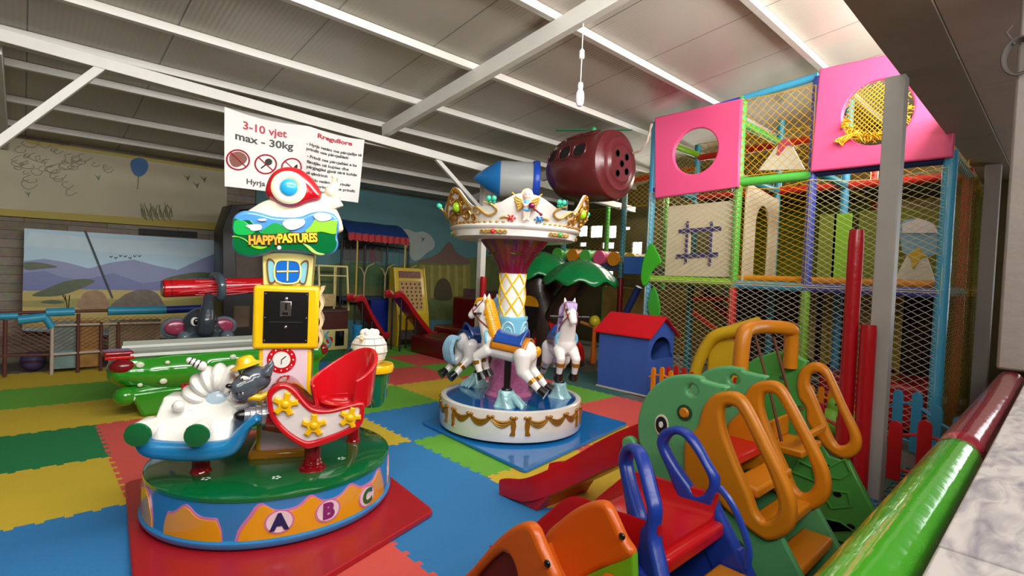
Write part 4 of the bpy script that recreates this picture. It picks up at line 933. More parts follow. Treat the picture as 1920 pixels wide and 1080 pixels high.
loop_i = [(435, 395), (470, 388), (500, 412), (560, 530), (620, 660), (655, 770), (645, 825), (605, 850), (570, 820), (540, 740), (480, 600), (435, 470)]
LO = sm2(pl(X1, loop_o), 4); LI = sm2(pl(X1, loop_i), 4)
b0 = pl(X1, [(300, 700), (420, 790), (500, 850), (560, 895), (660, 915)])
base = b0 + [(.55, 0.), (1.45, 0.), (1.42, .45)]
for X, k in ((X1, 0), (2.92, 1)):
    sh_ = lambda P_: P_
    eo = at(1305, 745, X=X1) if 0 else None
    ho = [(p[0], p[1]) for p in circ(*pl(X1, [(305, 325)])[0], .028, 8)]; kn = pl(X1, [(278, 415)])[0]
    mb = MB(); mb.shape([H1, ho], .05, YZ((X, 0, 0)), bevel=.016, res=3); hd_ = es_part('elephant_head', mb, p_green)
    mb = MB(); mb.shape([LO, LI], .06, YZ((X - .012, 0, 0)), bevel=.02, res=3); es_part('grab_loop', mb, p_orange)
    mb = MB(); mb.shape([base], .036, YZ((X + .004, 0, 0)), bevel=.008); es_part('side_panel', mb, p_green)
    mb = MB(); T = Matrix.Translation((X - .03, kn[0], kn[1])) @ Matrix.Rotation(-pi / 2, 4, 'Y'); m0 = MB(); m0.lathe([(0, -.01), (.026, -.01), (.026, .005), (.02, .012), (0, .012)], seg=24); mb.add(m0.v, m0.f, T)
    kk = es_part('amber_knob', mb, p_orange)
    mb = MB(); m0 = MB(); m0.lathe([(.03, -.004), (.04, -.004), (.04, .004), (.03, .004)], seg=24); mb.add(m0.v, m0.f, T @ Matrix.Translation((0, 0, -.004))); es_part('knob_recess', mb, mat('deep_green', '#1d4a2c', rough=.6))
    if k == 0:
        ey = pl(X1, [(185, 465)])[0]
        for r_, m_, dx, nm in ((.055, g_cream, .026, 'eye_outline'), (.045, g_black, .029, 'eye'), (.016, g_white, .033, 'eye_highlight')):
            mb = MB(); mb.shape([circ(ey[0], ey[1] - (.0 if r_ > .02 else -.004), r_ * .72, 24, r_)], .006, YZ((X - dx, 0, 0))); es_part(nm, mb, m_)
        for q in ((385, 610), (440, 780), (490, 955)):
            c_ = pl(X1, [q])[0]; mb = MB(); mb.shape([circ(c_[0], c_[1], .032, 20)], .012, YZ((X - .024, 0, 0)), bevel=.003); rr_ = es_part('bolt_recess', mb, g_dkred if q[1] < 700 else mat('deep_green2', '#173a22', rough=.6))
            mb = MB(); mb.ell((X - .032, c_[0], c_[1]), (.008, .014, .014)); es_part('bolt', mb, p_orange)
# steps between the panels, platform
for yy, zz in ((1.0, .56), (.9, .42), (.8, .28), (.68, .14)):
    mb = MB(); mb.box((X1 + .02, yy - .07, zz - .05), (2.9, yy + .07, zz)); es_part('step', mb, p_orange, bevel=.015, bseg=3)
mb = MB(); mb.box((X1 + .02, 1.07, .6), (2.9, 1.38, .65)); es_part('platform', mb, p_red, bevel=.012)
for yy in (.95, 1.35):
    mb = MB(); mb.box((X1 + .02, yy - .02, 0.0), (2.9, yy + .02, .12)); es_part('cross_brace', mb, p_green)
# chute: U section sliding down towards +y
pts = [(1.3, .66), (1.45, .6), (1.64, .50), (1.8, .4), (1.98, .27), (2.18, .13), (2.35, .05), (2.5, .03), (2.6, .02)]
path = smooth_path([(0, p[0], p[1]) for p in pts], 5)
def chute(path, xa, xb, wall, th=.02):
    wf = wall if callable(wall) else (lambda t: .09); wall = wf(0)
    prof = [(xa, wall), (xa - .015, wall + .005), (xa - .02, wall - .01), (xa - .012, -.02), (xa + .02, -.03), (xb - .02, -.03), (xb + .012, -.02), (xb + .02, wall - .01), (xb + .015, wall + .005), (xb, wall), (xb - .015, .02), (xb - .04, 0), (xa + .04, 0), (xa + .015, .02)]
    vs = []; fs = []; n = len(prof)
    for i, p in enumerate(path):
        for (x, h) in prof: vs.append((x, p.y, p.z + (h if h <= .02 else h * (wf(i / (len(path) - 1)) / wall))))
    for i in range(len(path) - 1):
        for k in range(n): a = i * n + k; b = i * n + (k + 1) % n; fs.append((a, b, b + n, a + n))
    fs.append(tuple(range(n))[::-1]); fs.append(tuple((len(path) - 1) * n + k for k in range(n))); m = MB(); m.add(vs, fs); return m
_c = chute(path, X1 + .03, 2.89, lambda t: .17 - .1 * t ** 3)
for v in _c.v:
    if v.x < 2.6 and v.y > 2.0: v.x -= .1 * min(1, (v.y - 2.0) / .25); v.y = min(v.y, 2.57)
es_part('chute', _c, p_red, angle=50)
mb = MB(); mb.add([(X1 - .06, 2.24, 0), (2.9, 2.24, 0), (2.9, 2.5, 0), (X1 - .06, 2.5, 0), (X1 - .05, 2.17, .11), (2.89, 2.17, .11), (2.89, 2.56, .015), (X1 - .06, 2.56, .015)], [(3, 2, 1, 0), (4, 5, 6, 7), (0, 1, 5, 4), (1, 2, 6, 5), (2, 3, 7, 6), (3, 0, 4, 7)]); es_part('chute_foot', mb, p_red, bevel=.008)
# far frame of the swing
X3 = 3.55
fr = [(470, 330), (490, 240), (560, 195), (640, 168), (705, 175), (772, 210), (735, 270), (745, 350), (768, 400), (765, 440), (820, 520), (860, 590), (935, 610), (1028, 790), (900, 900), (760, 900), (680, 650), (520, 500)]
F3 = pl(X3, fr); F3 = F3[:-4] + [(.55, .0), (1.45, 0.), (1.4, .5)] + F3[-1:]
mb = MB(); mb.shape([F3], .05, YZ((X3, 0, 0)), bevel=.014, res=2); sf_ = es_part('swing_side_panel', mb, p_green2)
l3o = [(800, 212), (850, 235), (880, 290), (930, 400), (980, 500), (985, 555), (960, 590), (920, 602), (870, 580), (820, 530), (770, 450), (765, 400), (735, 350), (728, 290), (745, 240)]
l3i = [(785, 262), (815, 255), (845, 285), (890, 390), (935, 490), (938, 530), (915, 548), (885, 540), (850, 470), (800, 350), (778, 300)]
mb = MB(); mb.shape([sm2(pl(X3, l3o), 4), sm2(pl(X3, l3i), 4)], .062, YZ((X3 - .014, 0, 0)), bevel=.022, res=3); es_part('grab_loop', mb, p_orange)
for q in ([(845, 640), (920, 600), (945, 660), (900, 690), (840, 680)], [(840, 725), (935, 740), (950, 800), (860, 810), (830, 760)], [(730, 610), (790, 640), (800, 700), (700, 660)], [(760, 830), (900, 860), (960, 900), (860, 905)]):
    P_ = pl(X3 - .03, q); cx_ = sum(p[0] for p in P_) / len(P_); cz_ = sum(p[1] for p in P_) / len(P_)
    inn = [(cx_ + (p[0] - cx_) * .82, cz_ + (p[1] - cz_) * .8) for p in P_]
    mb = MB(); mb.shape([P_, inn], .014, YZ((X3 - .03, 0, 0)), bevel=.003); es_part('raised_rib', mb, p_green2)
for q in ((665, 275), (885, 750), (940, 880), (735, 400), (785, 520), (840, 635)):
    c_ = pl(X3 - .03, [q])[0]; mb = MB(); mb.shape([circ(c_[0], c_[1], .022, 14, .014)], .006, YZ((X3 - .028, 0, 0))); es_part('bolt', mb, g_chrome if q[0] in (665, 735, 785) else g_black)
# top handle carrying the swing
q0 = at(1388, 690, X=2.95); q1 = at(1480, 690, X=3.5); q2 = at(1397, 618, X=2.98); q3 = at(1470, 615, X=3.5)
P_ = smooth_path([(2.95, q0.y, q0.z - .04), (2.95, q0.y, q0.z + .05), (2.97, q0.y, q2.z - .04), (3.02, q0.y, q2.z), (3.25, q0.y, q2.z + .005), (3.46, q1.y, q3.z), (3.5, q1.y, q3.z - .05), (3.51, q1.y, q1.z)], 6)
mb = MB(); mb.tube(P_, .042, 16, up=(0, 1, 0)); es_part('top_handle', mb, p_orange)
m_rope = mat('brown_rope', '#6a4028', rough=.8)
for x_, yy in ((3.12, q0.y), (3.38, q0.y)):
    mb = MB(); mb.tube([(x_, yy, q2.z - .03), (x_, yy - .1, .9), (x_, yy - .18, .62)], .008, 8, jit=.3); es_part('rope', mb, m_rope)
sx_, sy_ = 3.25, q0.y - .2
mb = MB(); mb.box((sx_ - .16, sy_ - .1, .56), (sx_ + .16, sy_ + .1, .6)); mb.box((sx_ - .16, sy_ + .08, .6), (sx_ + .16, sy_ + .1, .72)); mb.box((sx_ - .16, sy_ - .12, .66), (sx_ + .16, sy_ - .09, .7)); es_part('swing_seat', mb, p_orange, bevel=.02, bseg=3)
# ================================================================ BLUE HANDLED RED SLIDE
bs = thing('toddler_slide', 'small red toddler slide with tall blue grab handles on both sides', 'slide', (1.9, 1.2, 0))
EO2 = Vector((1.9, 1.2, 0))
def bs_part(name, mbx, m, **k): mbx.v = [v - EO2 for v in mbx.v]; return mbx.obj(name, m, bs, **k)
hA = [(162, 520), (185, 485), (230, 473), (275, 485), (320, 530), (370, 620), (408, 690), (400, 770), (440, 860), (490, 960), (530, 1050), (540, 1120), (430, 1120), (370, 1020), (310, 860), (270, 805), (240, 740), (200, 640), (165, 560)]
hAi = [(198, 540), (225, 508), (262, 512), (300, 555), (340, 620), (372, 690), (355, 735), (318, 740), (290, 700), (240, 630), (205, 570)]
XA, XB = 2.15, 1.66
oA = sm2(pl(XA, hA), 3); iA = sm2(pl(XA, hAi), 4)
oA2 = [p for p in oA]
lowA = min(p[1] for p in oA)
for X in (XA, XB):
    mb = MB(); mb.shape([oA, iA], .06, YZ((X, 0, 0)), bevel=.022, res=3)
    if X == XB:      # this handle is splayed: it flares towards the rocker
        c_, s_ = cos(radians(-30)), sin(radians(-30)); y0_ = 1.0
        mb.v = [Vector((X + .03 + (v.x - X) * c_ - (v.y - y0_) * s_, y0_ + (v.x - X) * s_ + (v.y - y0_) * c_, v.z)) for v in mb.v]
    bs_part('blue_handle', mb, p_blue)
    mb = MB(); mb.shape([[(1.12, .45), (.86, .42), (.62, .0), (.78, .0), (.86, .15), (1.2, .15), (1.25, 0), (1.4, 0), (1.36, .42)]], .05, YZ((X, 0, 0)), bevel=.012); bs_part('leg_panel', mb, p_blue)
    mb = MB(); P_ = pl(X - .04, [(408, 715), (450, 770), (490, 850), (525, 960), (520, 1040)]); mb.tube(smooth_path([(X - .05, p[0] - .005, p[1]) for p in P_], 5), .011, 8); bs_part('side_rib', mb, p_blue)
pts = [(.97, .52), (1.2, .5), (1.38, .485), (1.52, .36), (1.67, .2), (1.78, .11), (1.88, .07)]
bs_part('red_chute', chute(smooth_path([(0, p[0], p[1]) for p in pts], 5), XB + .04, XA - .02, .09), p_red, angle=50)
mb = MB(); mb.box((XB + .03, .93, .44), (XA + .0, 1.0, .505)); bs_part('platform_edge', mb, p_red, bevel=.02, bseg=3)
for yy, zz in ((.88, .34), (.76, .18)):
    mb = MB(); mb.box((XB + .03, yy - .07, zz - .04), (XA - .03, yy + .06, zz)); bs_part('step', mb, p_orange, bevel=.012)
# ================================================================ ORANGE AND LIME RIDE-ON
oc = thing('ride_on_rocker', 'orange ride-on rocker with a lime front and brown side window, nearest the camera', 'ride-on toy', (1.42, 1.25, 0))
EO3 = Vector((1.42, 1.25, 0))
def oc_part(name, mbx, m, **k): mbx.v = [v - EO3 for v in mbx.v]; return mbx.obj(name, m, oc, **k)
zz1 = (860, 740, 3.177)
XF, XN = 1.57, 1.26
hump = [(530, 830), (620, 740), (700, 680), (780, 640), (850, 628), (900, 650), (940, 720), (1000, 850), (1055, 950), (960, 1000), (870, 1025), (780, 1075), (700, 1110), (540, 1100), (500, 1000)]
mb = MB(); mb.shape([sm2(pl(XF, hump, zz1), 4)], .05, YZ((XF, 0, 0)), bevel=.02, res=3); oc_part('far_side_panel', mb, p_or2)
hl = pl(XF, [(1055, 940), (700, 1100), (540, 1080)], zz1); mb = MB(); mb.shape([[hl[0], hl[1], hl[2], (hl[2][0] + .05, .0), (hl[0][0] - .05, .0)]], .036, YZ((XF, 0, 0)), bevel=.008); oc_part('lime_side', mb, p_lime)
hump2 = [(20, 1120), (120, 1000), (240, 860), (340, 780), (420, 755), (470, 790), (510, 880), (560, 990), (610, 1120), (620, 1300), (0, 1300)]
win = [(110, 1090), (200, 990), (270, 935), (310, 935), (345, 980), (375, 1090), (370, 1180), (100, 1180)]
mb = MB(); mb.shape([sm2(pl(XN, hump2, zz1), 4), sm2(pl(XN, win, zz1), 4)], .05, YZ((XN, 0, 0)), bevel=.02, res=3); oc_part('near_side_panel', mb, p_or2)
mb = MB(); mb.shape([sm2(pl(XN + .03, win, zz1), 4)], .01, YZ((XN + .02, 0, 0))); oc_part('brown_window', mb, plastic('maroon_plastic', '#5e1416'))
a = at(860 + 520 / 3.177, 740 + 900 / 3.177, X=XN + .05); b = at(860 + 1000 / 3.177, 740 + 950 / 3.177, X=XF - .03)
def seat_(u, v):
    x = XN + .02 + (XF - XN - .04) * u; y0 = 1.36; y1 = 1.05; y = y0 + (y1 - y0) * v; z = .42 - .12 * sin(pi * min(1, v * 1.15)) + .02 * u; return (x, y, z)
m0 = MB(); m0.sheet(seat_, 8, 14, (0, 0, -.03)); oc_part('seat', m0, p_or2)
mb = MB(); mb.box((XN + .03, 1.0, .0), (XF - .03, 1.06, .42)); mb.box((XN + .03, 1.3, 0), (XF - .03, 1.36, .36)); oc_part('lime_body', mb, p_lime, bevel=.02)
for X, q in ((XF - .03, (972, 845)), (XN - .03, (527, 1008))):
    c_ = pl(X, [q], zz1)[0]; mb = MB(); mb.ell((X, c_[0], c_[1]), (.008, .013, .013)); oc_part('bolt', mb, g_black)
# ================================================================ PADDED RAILS
pad_green = mat('padded_green_vinyl', '#3f9a1e', rough=.12, bump=.6, bscale=9, coat=.6, var=.05); pad_maroon = mat('padded_maroon_vinyl', '#7c1a28', rough=.2, bump=.6, bscale=12, coat=.4, var=.08); pad_red = mat('padded_red_vinyl', '#b4101c', rough=.3, bump=.4, bscale=14, coat=.2)
yc, zc_ = .176, 1.083
def padroll(x0, x1, r, name, m, label):
    mb = MB(); n = int((x1 - x0) / .03); mb.tube([(x0 + (x1 - x0) * i / n, yc, zc_) for i in range(n + 1)], [r * (.8 if i in (0, n) else 1) for i in range(n + 1)], 28); return tag(mb.obj(name, m), label, 'padded rail')
padroll(.25, 1.745, .05, 'padded_rail', pad_green, 'long glossy green padded roll along the marble ledge')
padroll(1.75, 3.46, .051, 'padded_rail', pad_maroon, 'maroon padded roll between the green roll and the column')
def padpost(x, y, r, z0, z1, label, tilt=0):
    mb = MB(); n = 24; mb.tube([(tilt * (z / 2), 0, z) for z in [z0 + (z1 - z0) * i / n for i in range(n + 1)]], [r * (.9 if i in (0, n) else 1) for i in range(n + 1)], 20); o = mb.obj('post_padding', pad_red, loc=(x, y, 0)); return tag(o, label, 'post padding', 'red padding on posts')
padpost(4.4, .94 + .03, .052, .0, at(1660, 612, X=4.45).z * 0 + 1.24, 'shorter red padded tube in front of the grey post on the right')
o = padpost(4.42, 1.085, .05, .0, 1.92, 'taller red padded tube against the grey post on the right')
cxx = at(902, 500, Y=6.4).x
padpost(cxx - .06, 6.26, .05, 0, at(888, 518, Y=6.26).z, 'taller red padded tube on the distant white column')
padpost(cxx + .1, 6.3, .05, 0, at(905, 553, Y=6.3).z, 'shorter red padded tube on the distant white column')
# ================================================================ BULB
p0 = at(1092, 80, X=3.55); pb = at(1088, 180, X=3.55)
bl = thing('pendant_bulb', 'bare white bulb hanging on a cord from the roof rafter', 'light bulb', (p0.x, p0.y, p0.z))
def up_(py): return at(1090, py, X=3.55).z - p0.z
mb = MB(); mb.tube([(0, 0, roofz(p0.y) - .23 - p0.z), (0, 0, up_(172))], .004, 8); mb.obj('cord', g_white, bl)
mb = MB(); mb.lathe([(.0, up_(112)), (.02, up_(111)), (.024, up_(106)), (.022, up_(96)), (.008, up_(92)), (0, up_(91))], seg=20); mb.obj('cord_connector', g_white, bl)
mb = MB(); mb.lathe([(0, up_(168)), (.022, up_(167)), (.024, up_(160)), (.02, up_(155)), (0, up_(154))], seg=20); mb.obj('socket', g_white, bl)
mb = MB(); mb.lathe([(0, up_(199)), (.02, up_(198)), (.034, up_(193)), (.038, up_(184)), (.035, up_(174)), (.022, up_(168)), (0, up_(167.5))], seg=24); mb.obj('bulb', mat('milk_glass', '#e6e2ee', rough=.2, coat=.5), bl)
# ================================================================ BANNER
YBn = 6.3
tl, tr, br_, bl_ = at(421, 200, Y=YBn), at(684, 262, Y=YBn), at(671, 380, Y=YBn), at(422, 349, Y=YBn)
bn = thing('rules_banner', 'white vinyl rules banner with red and black lettering hanging from the beam', 'banner', tuple(tl))
def bp(u, v, o=0):
    # u right, v down
    a = tl + (tr - tl) * u; b = bl_ + (br_ - bl_) * u; p = a + (b - a) * v - tl
    sag = -.035 * sin(pi * min(1, u / .55)) * (1 - v) if u < .55 else -.02 * sin(pi * (u - .55) / .45) * (1 - v)
    return Vector((p.x, p.y + .018 * sin(9 * u + 2 * v) - .012 * sin(17 * u) * v - o, p.z + sag))
mb = MB(); mb.sheet(lambda u, v: bp(u, v), 50, 24, (0, .004, 0)); mb.obj('cloth', mat('banner_vinyl', '#dcd8d4', rough=.4, bump=.2, bscale=6), bn)
Wb = (tr - tl).length; Hb = (bl_ - tl).length
def bpx(px, py):
    # banner px -> uv  (bilinear inverse by iteration)
    p = at(px, py, Y=YBn); u, v = .5, .5
    for _ in range(12):
        a = tl + (tr - tl) * u; b = bl_ + (br_ - bl_) * u; v = (p.z - a.z) / (b.z - a.z); l = tl + (bl_ - tl) * v; r = tr + (br_ - tr) * v; u = (p.x - l.x) / (r.x - l.x)
    return u, v
def btext(name, txt, px, py, size, m, wpx=None, align='CENTER', off=.0):
    u0, v0 = bpx(400 + px / 3.6, 180 + py / 3.6); me = text_mesh(txt, size, .0006, align=align, offset=off)
    xs = [v.co.x for v in me.vertices]; sc_ = 1
    if wpx:
        u1, _ = bpx(400 + (px + (wpx / 2 if align == 'CENTER' else wpx)) / 3.6, 180 + py / 3.6); sc_ = (u1 - u0) * Wb * (2 if align == 'CENTER' else 1) / (max(xs) - min(xs))
    vs = []
    for v in me.vertices: q = bp(u0 + v.co.x * sc_ / Wb, v0 - v.co.y / Hb, .003 + v.co.z); vs.append(q)
    mb = MB(); mb.add(vs, [tuple(p.vertices) for p in me.polygons]); bpy.data.meshes.remove(me); return mb.obj(name, m, bn, smooth=False)
m_rt = mat('banner_red', '#b01a34', rough=.5, var=0); m_bt = mat('banner_black', '#2a2826', rough=.5, var=0)
btext('lettering', '3-10 vjet', 350, 217, .125, m_rt, 285, off=.003); btext('lettering', 'max - 30kg', 347, 300, .12, m_bt, 375, off=.003)
btext('lettering', 'Rregullore', 823, 290, .075, m_rt, 238, off=.003); btext('lettering', 'Hyrja', 285, 585, .085, m_bt, 125, off=.002)
for t, x, y, wd in (('- Hyrja vetëm me përcjellje të', 625, 322, 385), ('prindit ose përcjellësit', 625, 355, 295), ('- Prindi ose përcjellësi e ka', 630, 405, 345), ('fëmijën në kujdes dhe', 630, 442, 290), ('përgjegjësi gjatë tërë kohës', 628, 475, 345), ('së qëndrimit', 628, 515, 150), ('- Çdo vetëm me prindër', 640, 560, 290), ('fletët prindër dhe prindit', 630, 597, 330), ('përcjellësit', 650, 640, 130)):
    btext('lettering', t, x, y, .05, m_bt, wd, 'LEFT', off=.0016)
def bring(cx0, cy0, rx, ry):
    P_ = []
    for k in range(36): t = 2 * pi * k / 36; u, v = bpx(400 + (cx0 + rx * cos(t)) / 3.6, 180 + (cy0 + ry * sin(t)) / 3.6); P_.append(bp(u, v, .004))
    mb = MB(); mb.tube(P_, .009, 6, closed=True)
    u, v = bpx(400 + (cx0 - rx * .7) / 3.6, 180 + (cy0 - ry * .75) / 3.6); a = bp(u, v, .007); u, v = bpx(400 + (cx0 + rx * .7) / 3.6, 180 + (cy0 + ry * .7) / 3.6); b = bp(u, v, .007)
    mb.tube([a, b], .006, 6); mb.obj('prohibition_sign', m_rt, bn)
bring(168, 427, 75, 68); bring(352, 453, 70, 66); bring(523, 480, 66, 62)
def bshape(name, pts, m, o=.003):
    P_ = [];
    for x, y in pts: u, v = bpx(400 + x / 3.6, 180 + y / 3.6); P_.append((u * Wb, -v * Hb))
    me = shape_mesh([P_], .001); mb = MB(); mb.add([bp(v.co.x / Wb, -v.co.y / Hb, o) for v in me.vertices], [tuple(p.vertices) for p in me.polygons]); bpy.data.meshes.remove(me); return mb.obj(name, m, bn, smooth=False)
bshape('burger_picture', sm2([(110, 430), (120, 385), (180, 370), (225, 400), (220, 440), (170, 475), (130, 470)], 4), mat('burger_print', '#b5705c', rough=.5, var=.25, vscale=30))
bshape('lollipop_picture', circ(372, 437, 24), m_bt, .0035); bshape('lollipop_stick', [(318, 478), (350, 452), (356, 460), (324, 486)], m_bt, .0035)
bshape('high_heel_picture', sm2([(483, 500), (500, 488), (530, 490), (545, 470), (563, 462), (560, 505), (550, 505), (548, 490), (530, 510), (490, 510)], 3), m_bt, .0035)
# ================================================================ FAR WALL behind the play frame, with small openings to daylight
m_far = mat('olive_board', '#5c5030', rough=.8, bump=.2, var=.2); m_bright = mat('outer_render', '#8d8474', rough=.85)
XF_ = 9.7
holes = []
for (xa, ya, xb, yb) in ((1086, 424, 1102, 443), (1108, 424, 1130, 445), (1136, 424, 1156, 446), (1186, 454, 1204, 476), (1088, 455, 1100, 462), (1130, 455, 1152, 466), (1128, 508, 1150, 520), (1165, 426, 1182, 431), (1245, 432, 1250, 446)):
    a = at(xa, ya, X=XF_); b = at(xb, yb, X=XF_); holes.append([(a.y, a.z), (a.y, b.z), (b.y, b.z), (b.y, a.z)])
a = at(1560, 430, X=XF_)
mb = MB(); mb.shape([[(-.2, -.1), (YB + .1, -.1), (YB + .1, roofz(YB)), (.3, roofz(.3)), (-.2, roofz(.3))]] + holes, .05, YZ((XF_, 0, 0))); struct(mb.obj('wall_far', m_far, smooth=False))
# ================================================================ SOFT PLAY FRAME
XP = 6.55
m_net = mat('net_cord_cream', '#d8cf9a', rough=.6, var=.1); m_nety = mat('net_cord_yellow', '#d9a514', rough=.6, var=.1); m_netw = mat('net_cord_white', '#cfcabc', rough=.6, var=.1); m_netd = mat('net_cord_olive', '#8f7a22', rough=.7, var=.1)
pink = mat('pink_vinyl', '#ee5788', rough=.35, bump=.15, bscale=6, var=.03); def_pad = lambda n, c: mat('pad_' + n, c, rough=.35, bump=.35, bscale=40, var=.06)
pd = {'cyan': def_pad('cyan', '#4aa7cc'), 'green': def_pad('green', '#5cc44e'), 'purple': def_pad('purple', '#4a55b4'), 'blue': def_pad('blue', '#1e4cc0'), 'teal': def_pad('teal', '#2f8fa0'), 'red': def_pad('red', '#d2281c'), 'orange': def_pad('orange', '#e08a1e'),
      'yellow': def_pad('yellow', '#d8b020'), 'lime': def_pad('lime', '#8ac822'), 'dkred': def_pad('dkred', '#7a0e18'), 'navy': def_pad('navy', '#14285c')}
sp_ = thing('soft_play_frame', 'tall padded climbing frame wrapped in yellow and white netting with pink panels', 'play structure', (XP, 2.5, 0))
SO = Vector((XP, 2.5, 0))
def spp(name, mbx, m, par=None, **k): mbx.v = [v - SO for v in mbx.v]; return mbx.obj(name, m, par or sp_, **k)
yP = [at(1213, 560, X=XP).y, at(1380, 440, X=XP).y, at(1517, 440, X=XP).y, at(1765, 560, X=XP).y]
zt = [at(1226, 222, X=XP).z, at(1394, 182, X=XP).z, at(1531, 137, X=XP).z, at(1795, 296, X=XP).z]
Z1, Z2 = 1.5, 2.82
def post(x, y, segs, r=.05):
    for z0, z1, c in segs:
        mb = MB(); n = max(2, int((z1 - z0) / .12)); mb.tube([(x, y, z0 + (z1 - z0) * i / n) for i in range(n + 1)], r, 14, jit=.03); spp('post', mb, pd[c])
def beam(a, b, c, r=.05):
    mb = MB(); a, b = Vector(a), Vector(b); n = max(2, int((b - a).length / .12)); mb.tube([a + (b - a) * i / n for i in range(n + 1)], r, 14, jit=.03); spp('beam', mb, pd[c])
top_ = lambda y: min(zt[1], roofz(y) - .1)
post(XP, yP[0], [(0, Z1 - .06, 'cyan'), (Z1 + .0, Z2, 'cyan'), (Z2, min(zt[0], roofz(yP[0]) - .1), 'cyan')]); post(XP, yP[1], [(0, Z1 - .06, 'red'), (Z1 - .06, zt[1], 'green')]); post(XP, yP[2], [(0, Z1 - .06, 'lime'), (Z1 - .06, Z2, 'purple'), (Z2, zt[2] - .05, 'purple')]); post(XP, yP[3], [(0, 2.86, 'cyan')], .06)
beam((XP, yP[0], Z1), (XP, yP[1], Z1), 'lime'); beam((XP, yP[1], Z1 - .02), (XP, yP[2], Z1 - .02), 'cyan'); beam((XP, yP[2], Z1 - .02), (XP, yP[3], Z1 - .02), 'purple')
beam((XP + .16, yP[1], Z1 + .06), (XP + .16, yP[3], Z1 + .06), 'orange', .045)
beam((XP, yP[0], Z2 - .05), (XP, yP[1], Z2 - .05), 'purple', .04); beam((XP, yP[1], Z2 - .06), (XP, yP[2], Z2 - .06), 'green', .055); beam((XP, yP[2], Z2 - .04), (XP, yP[3], Z2 - .04), 'navy', .045)
beam((XP, yP[0], min(zt[0], roofz(yP[0]) - .1)), (XP, yP[1], zt[1] - .03), 'blue', .045); beam((XP, yP[1], zt[1] - .02), (XP, yP[2], zt[2] - .04), 'cyan', .045)
# rear rows
XB1, XB2 = 7.8, 9.2
cols = [['teal', 'teal'], ['teal', 'green'], ['cyan', 'red'], ['red', 'lime']]
for i, y in enumerate(yP):
    post(XB1, y, [(0, Z1, cols[i][0]), (Z1, roofz(y) - .15 if i < 3 else 2.9, cols[i][0])], .05); post(XB2, y, [(0, 2.9 if i == 3 else 3.3, cols[i][1])], .05)
for y in (5.5, 6.9):
    post(XB1, y, [(0, Z1, 'dkred'), (Z1, 3.2, 'teal')]); post(XB2, y, [(0, 3.1, 'green')])
for z, c in ((Z1, 'orange'), (Z2, 'red')):
    beam((XB1, yP[0], z), (XB1, yP[3], z), c); beam((XB2, yP[0], z), (XB2, yP[3], z), 'yellow')
    for y in yP: beam((XP, y, z), (XB1, y, z), 'teal'); beam((XB1, y, z), (XB2, y, z), 'yellow')
for y in yP[:3]: beam((XP, y, 3.5), (XB1, y, 3.5), 'lime' if y != yP[1] else 'green')
beam((XB1, yP[0], 3.45), (XB1, yP[2], 3.5), 'red'); beam((XB1, 6.9, 3.1), (XB1, yP[0], 3.3), 'red'); 
# decks
m_deck = mat('deck_dark', '#3a3a30', rough=.8); m_olive = mat('olive_vinyl', '#7c8a1c', rough=.5, var=.15)
for i in range(3):
    mb = MB(); mb.box((XP + .1, yP[i + 1] + .05, Z1 - .05), (XB2, yP[i] - .05, Z1 + .02)); spp('deck', mb, m_deck, bevel=.01)
    mb = MB(); mb.box((XB1, yP[i + 1] + .05, Z2 - .03), (XB2, yP[i] - .05, Z2 + .03)); spp('deck', mb, m_deck, bevel=.01)
# ---- netting made of real cords
def net(name, m, O, U, V, cw=.115, ch=.066, r=.0032, bulge=0, bn=(0, 0, 0), sagtop=0):
    # O corner; U, V edge vectors; diamond cells cw x ch
    O, U, V = Vector(O), Vector(U), Vector(V); W, Hh = U.length, V.length; u, v = U / W, V / Hh; nrm = u.cross(v).normalized(); bn = Vector(bn) if Vector(bn).length else nrm
    nx = max(1, round(W / cw)); ny = max(1, round(Hh / ch)); cw = W / nx; ch = Hh / ny; mb = MB()
    def P(i, j):
        # i in half cells along U, j in half cells along V
        a = i * cw / 2 / W; b = j * ch / 2 / Hh; s = sin(pi * min(1, max(0, a))) * sin(pi * min(1, max(0, b)))
        p = O + U * a + V * b + bn * (bulge * s)
        if sagtop: p -= v * sagtop * b * sin(pi * a)
        return p
    for s0 in (1, -1):
        for k in range(-2 * ny, 2 * nx + 2 * ny + 1, 2):
            pts_ = [P(k + s0 * j, j) for j in range(0, 2 * ny + 1) if 0 <= k + s0 * j <= 2 * nx]
            if len(pts_) >= 2:
                q = [pts_[0]] + [(pts_[i - 1] + pts_[i] * 2 + pts_[i + 1]) / 4 if False else pts_[i] for i in range(1, len(pts_) - 1)] + [pts_[-1]]
                mb.tube(q, r, 3, cap=False)
    for e in ((O, O + U), (O, O + V), (O + U, O + U + V)):
        mb.tube([e[0], e[1]], r * 1.6, 5)
    mb.tube([P(i, 2 * ny) for i in range(0, 2 * nx + 1)], r * 1.6, 5)
    return spp(name, mb, m, smooth=False)
xn = XP - .055
for i in range(3):
    y0, y1 = yP[i + 1], yP[i]
    net('net', m_net if i < 1 else m_netw, (xn, y1, .04), (0, y0 - y1, 0), (0, 0, Z1 - .06), bulge=.012, bn=(-1, 0, 0), r=.003)
    net('net', m_net if i == 0 else m_nety if i == 1 else m_net, (xn, y1, Z1), (0, y0 - y1, 0), (0, 0, Z2 - Z1 - (.1 if i == 0 else .12)), bulge=.02, bn=(-1, 0, 0), sagtop=.06 if i else .03, r=.003)
net('net', m_nety, (xn, yP[1], Z2), (0, yP[2] - yP[1], 0), (0, 0, zt[1] - Z2 - .06), cw=.1, ch=.1, r=.0036)
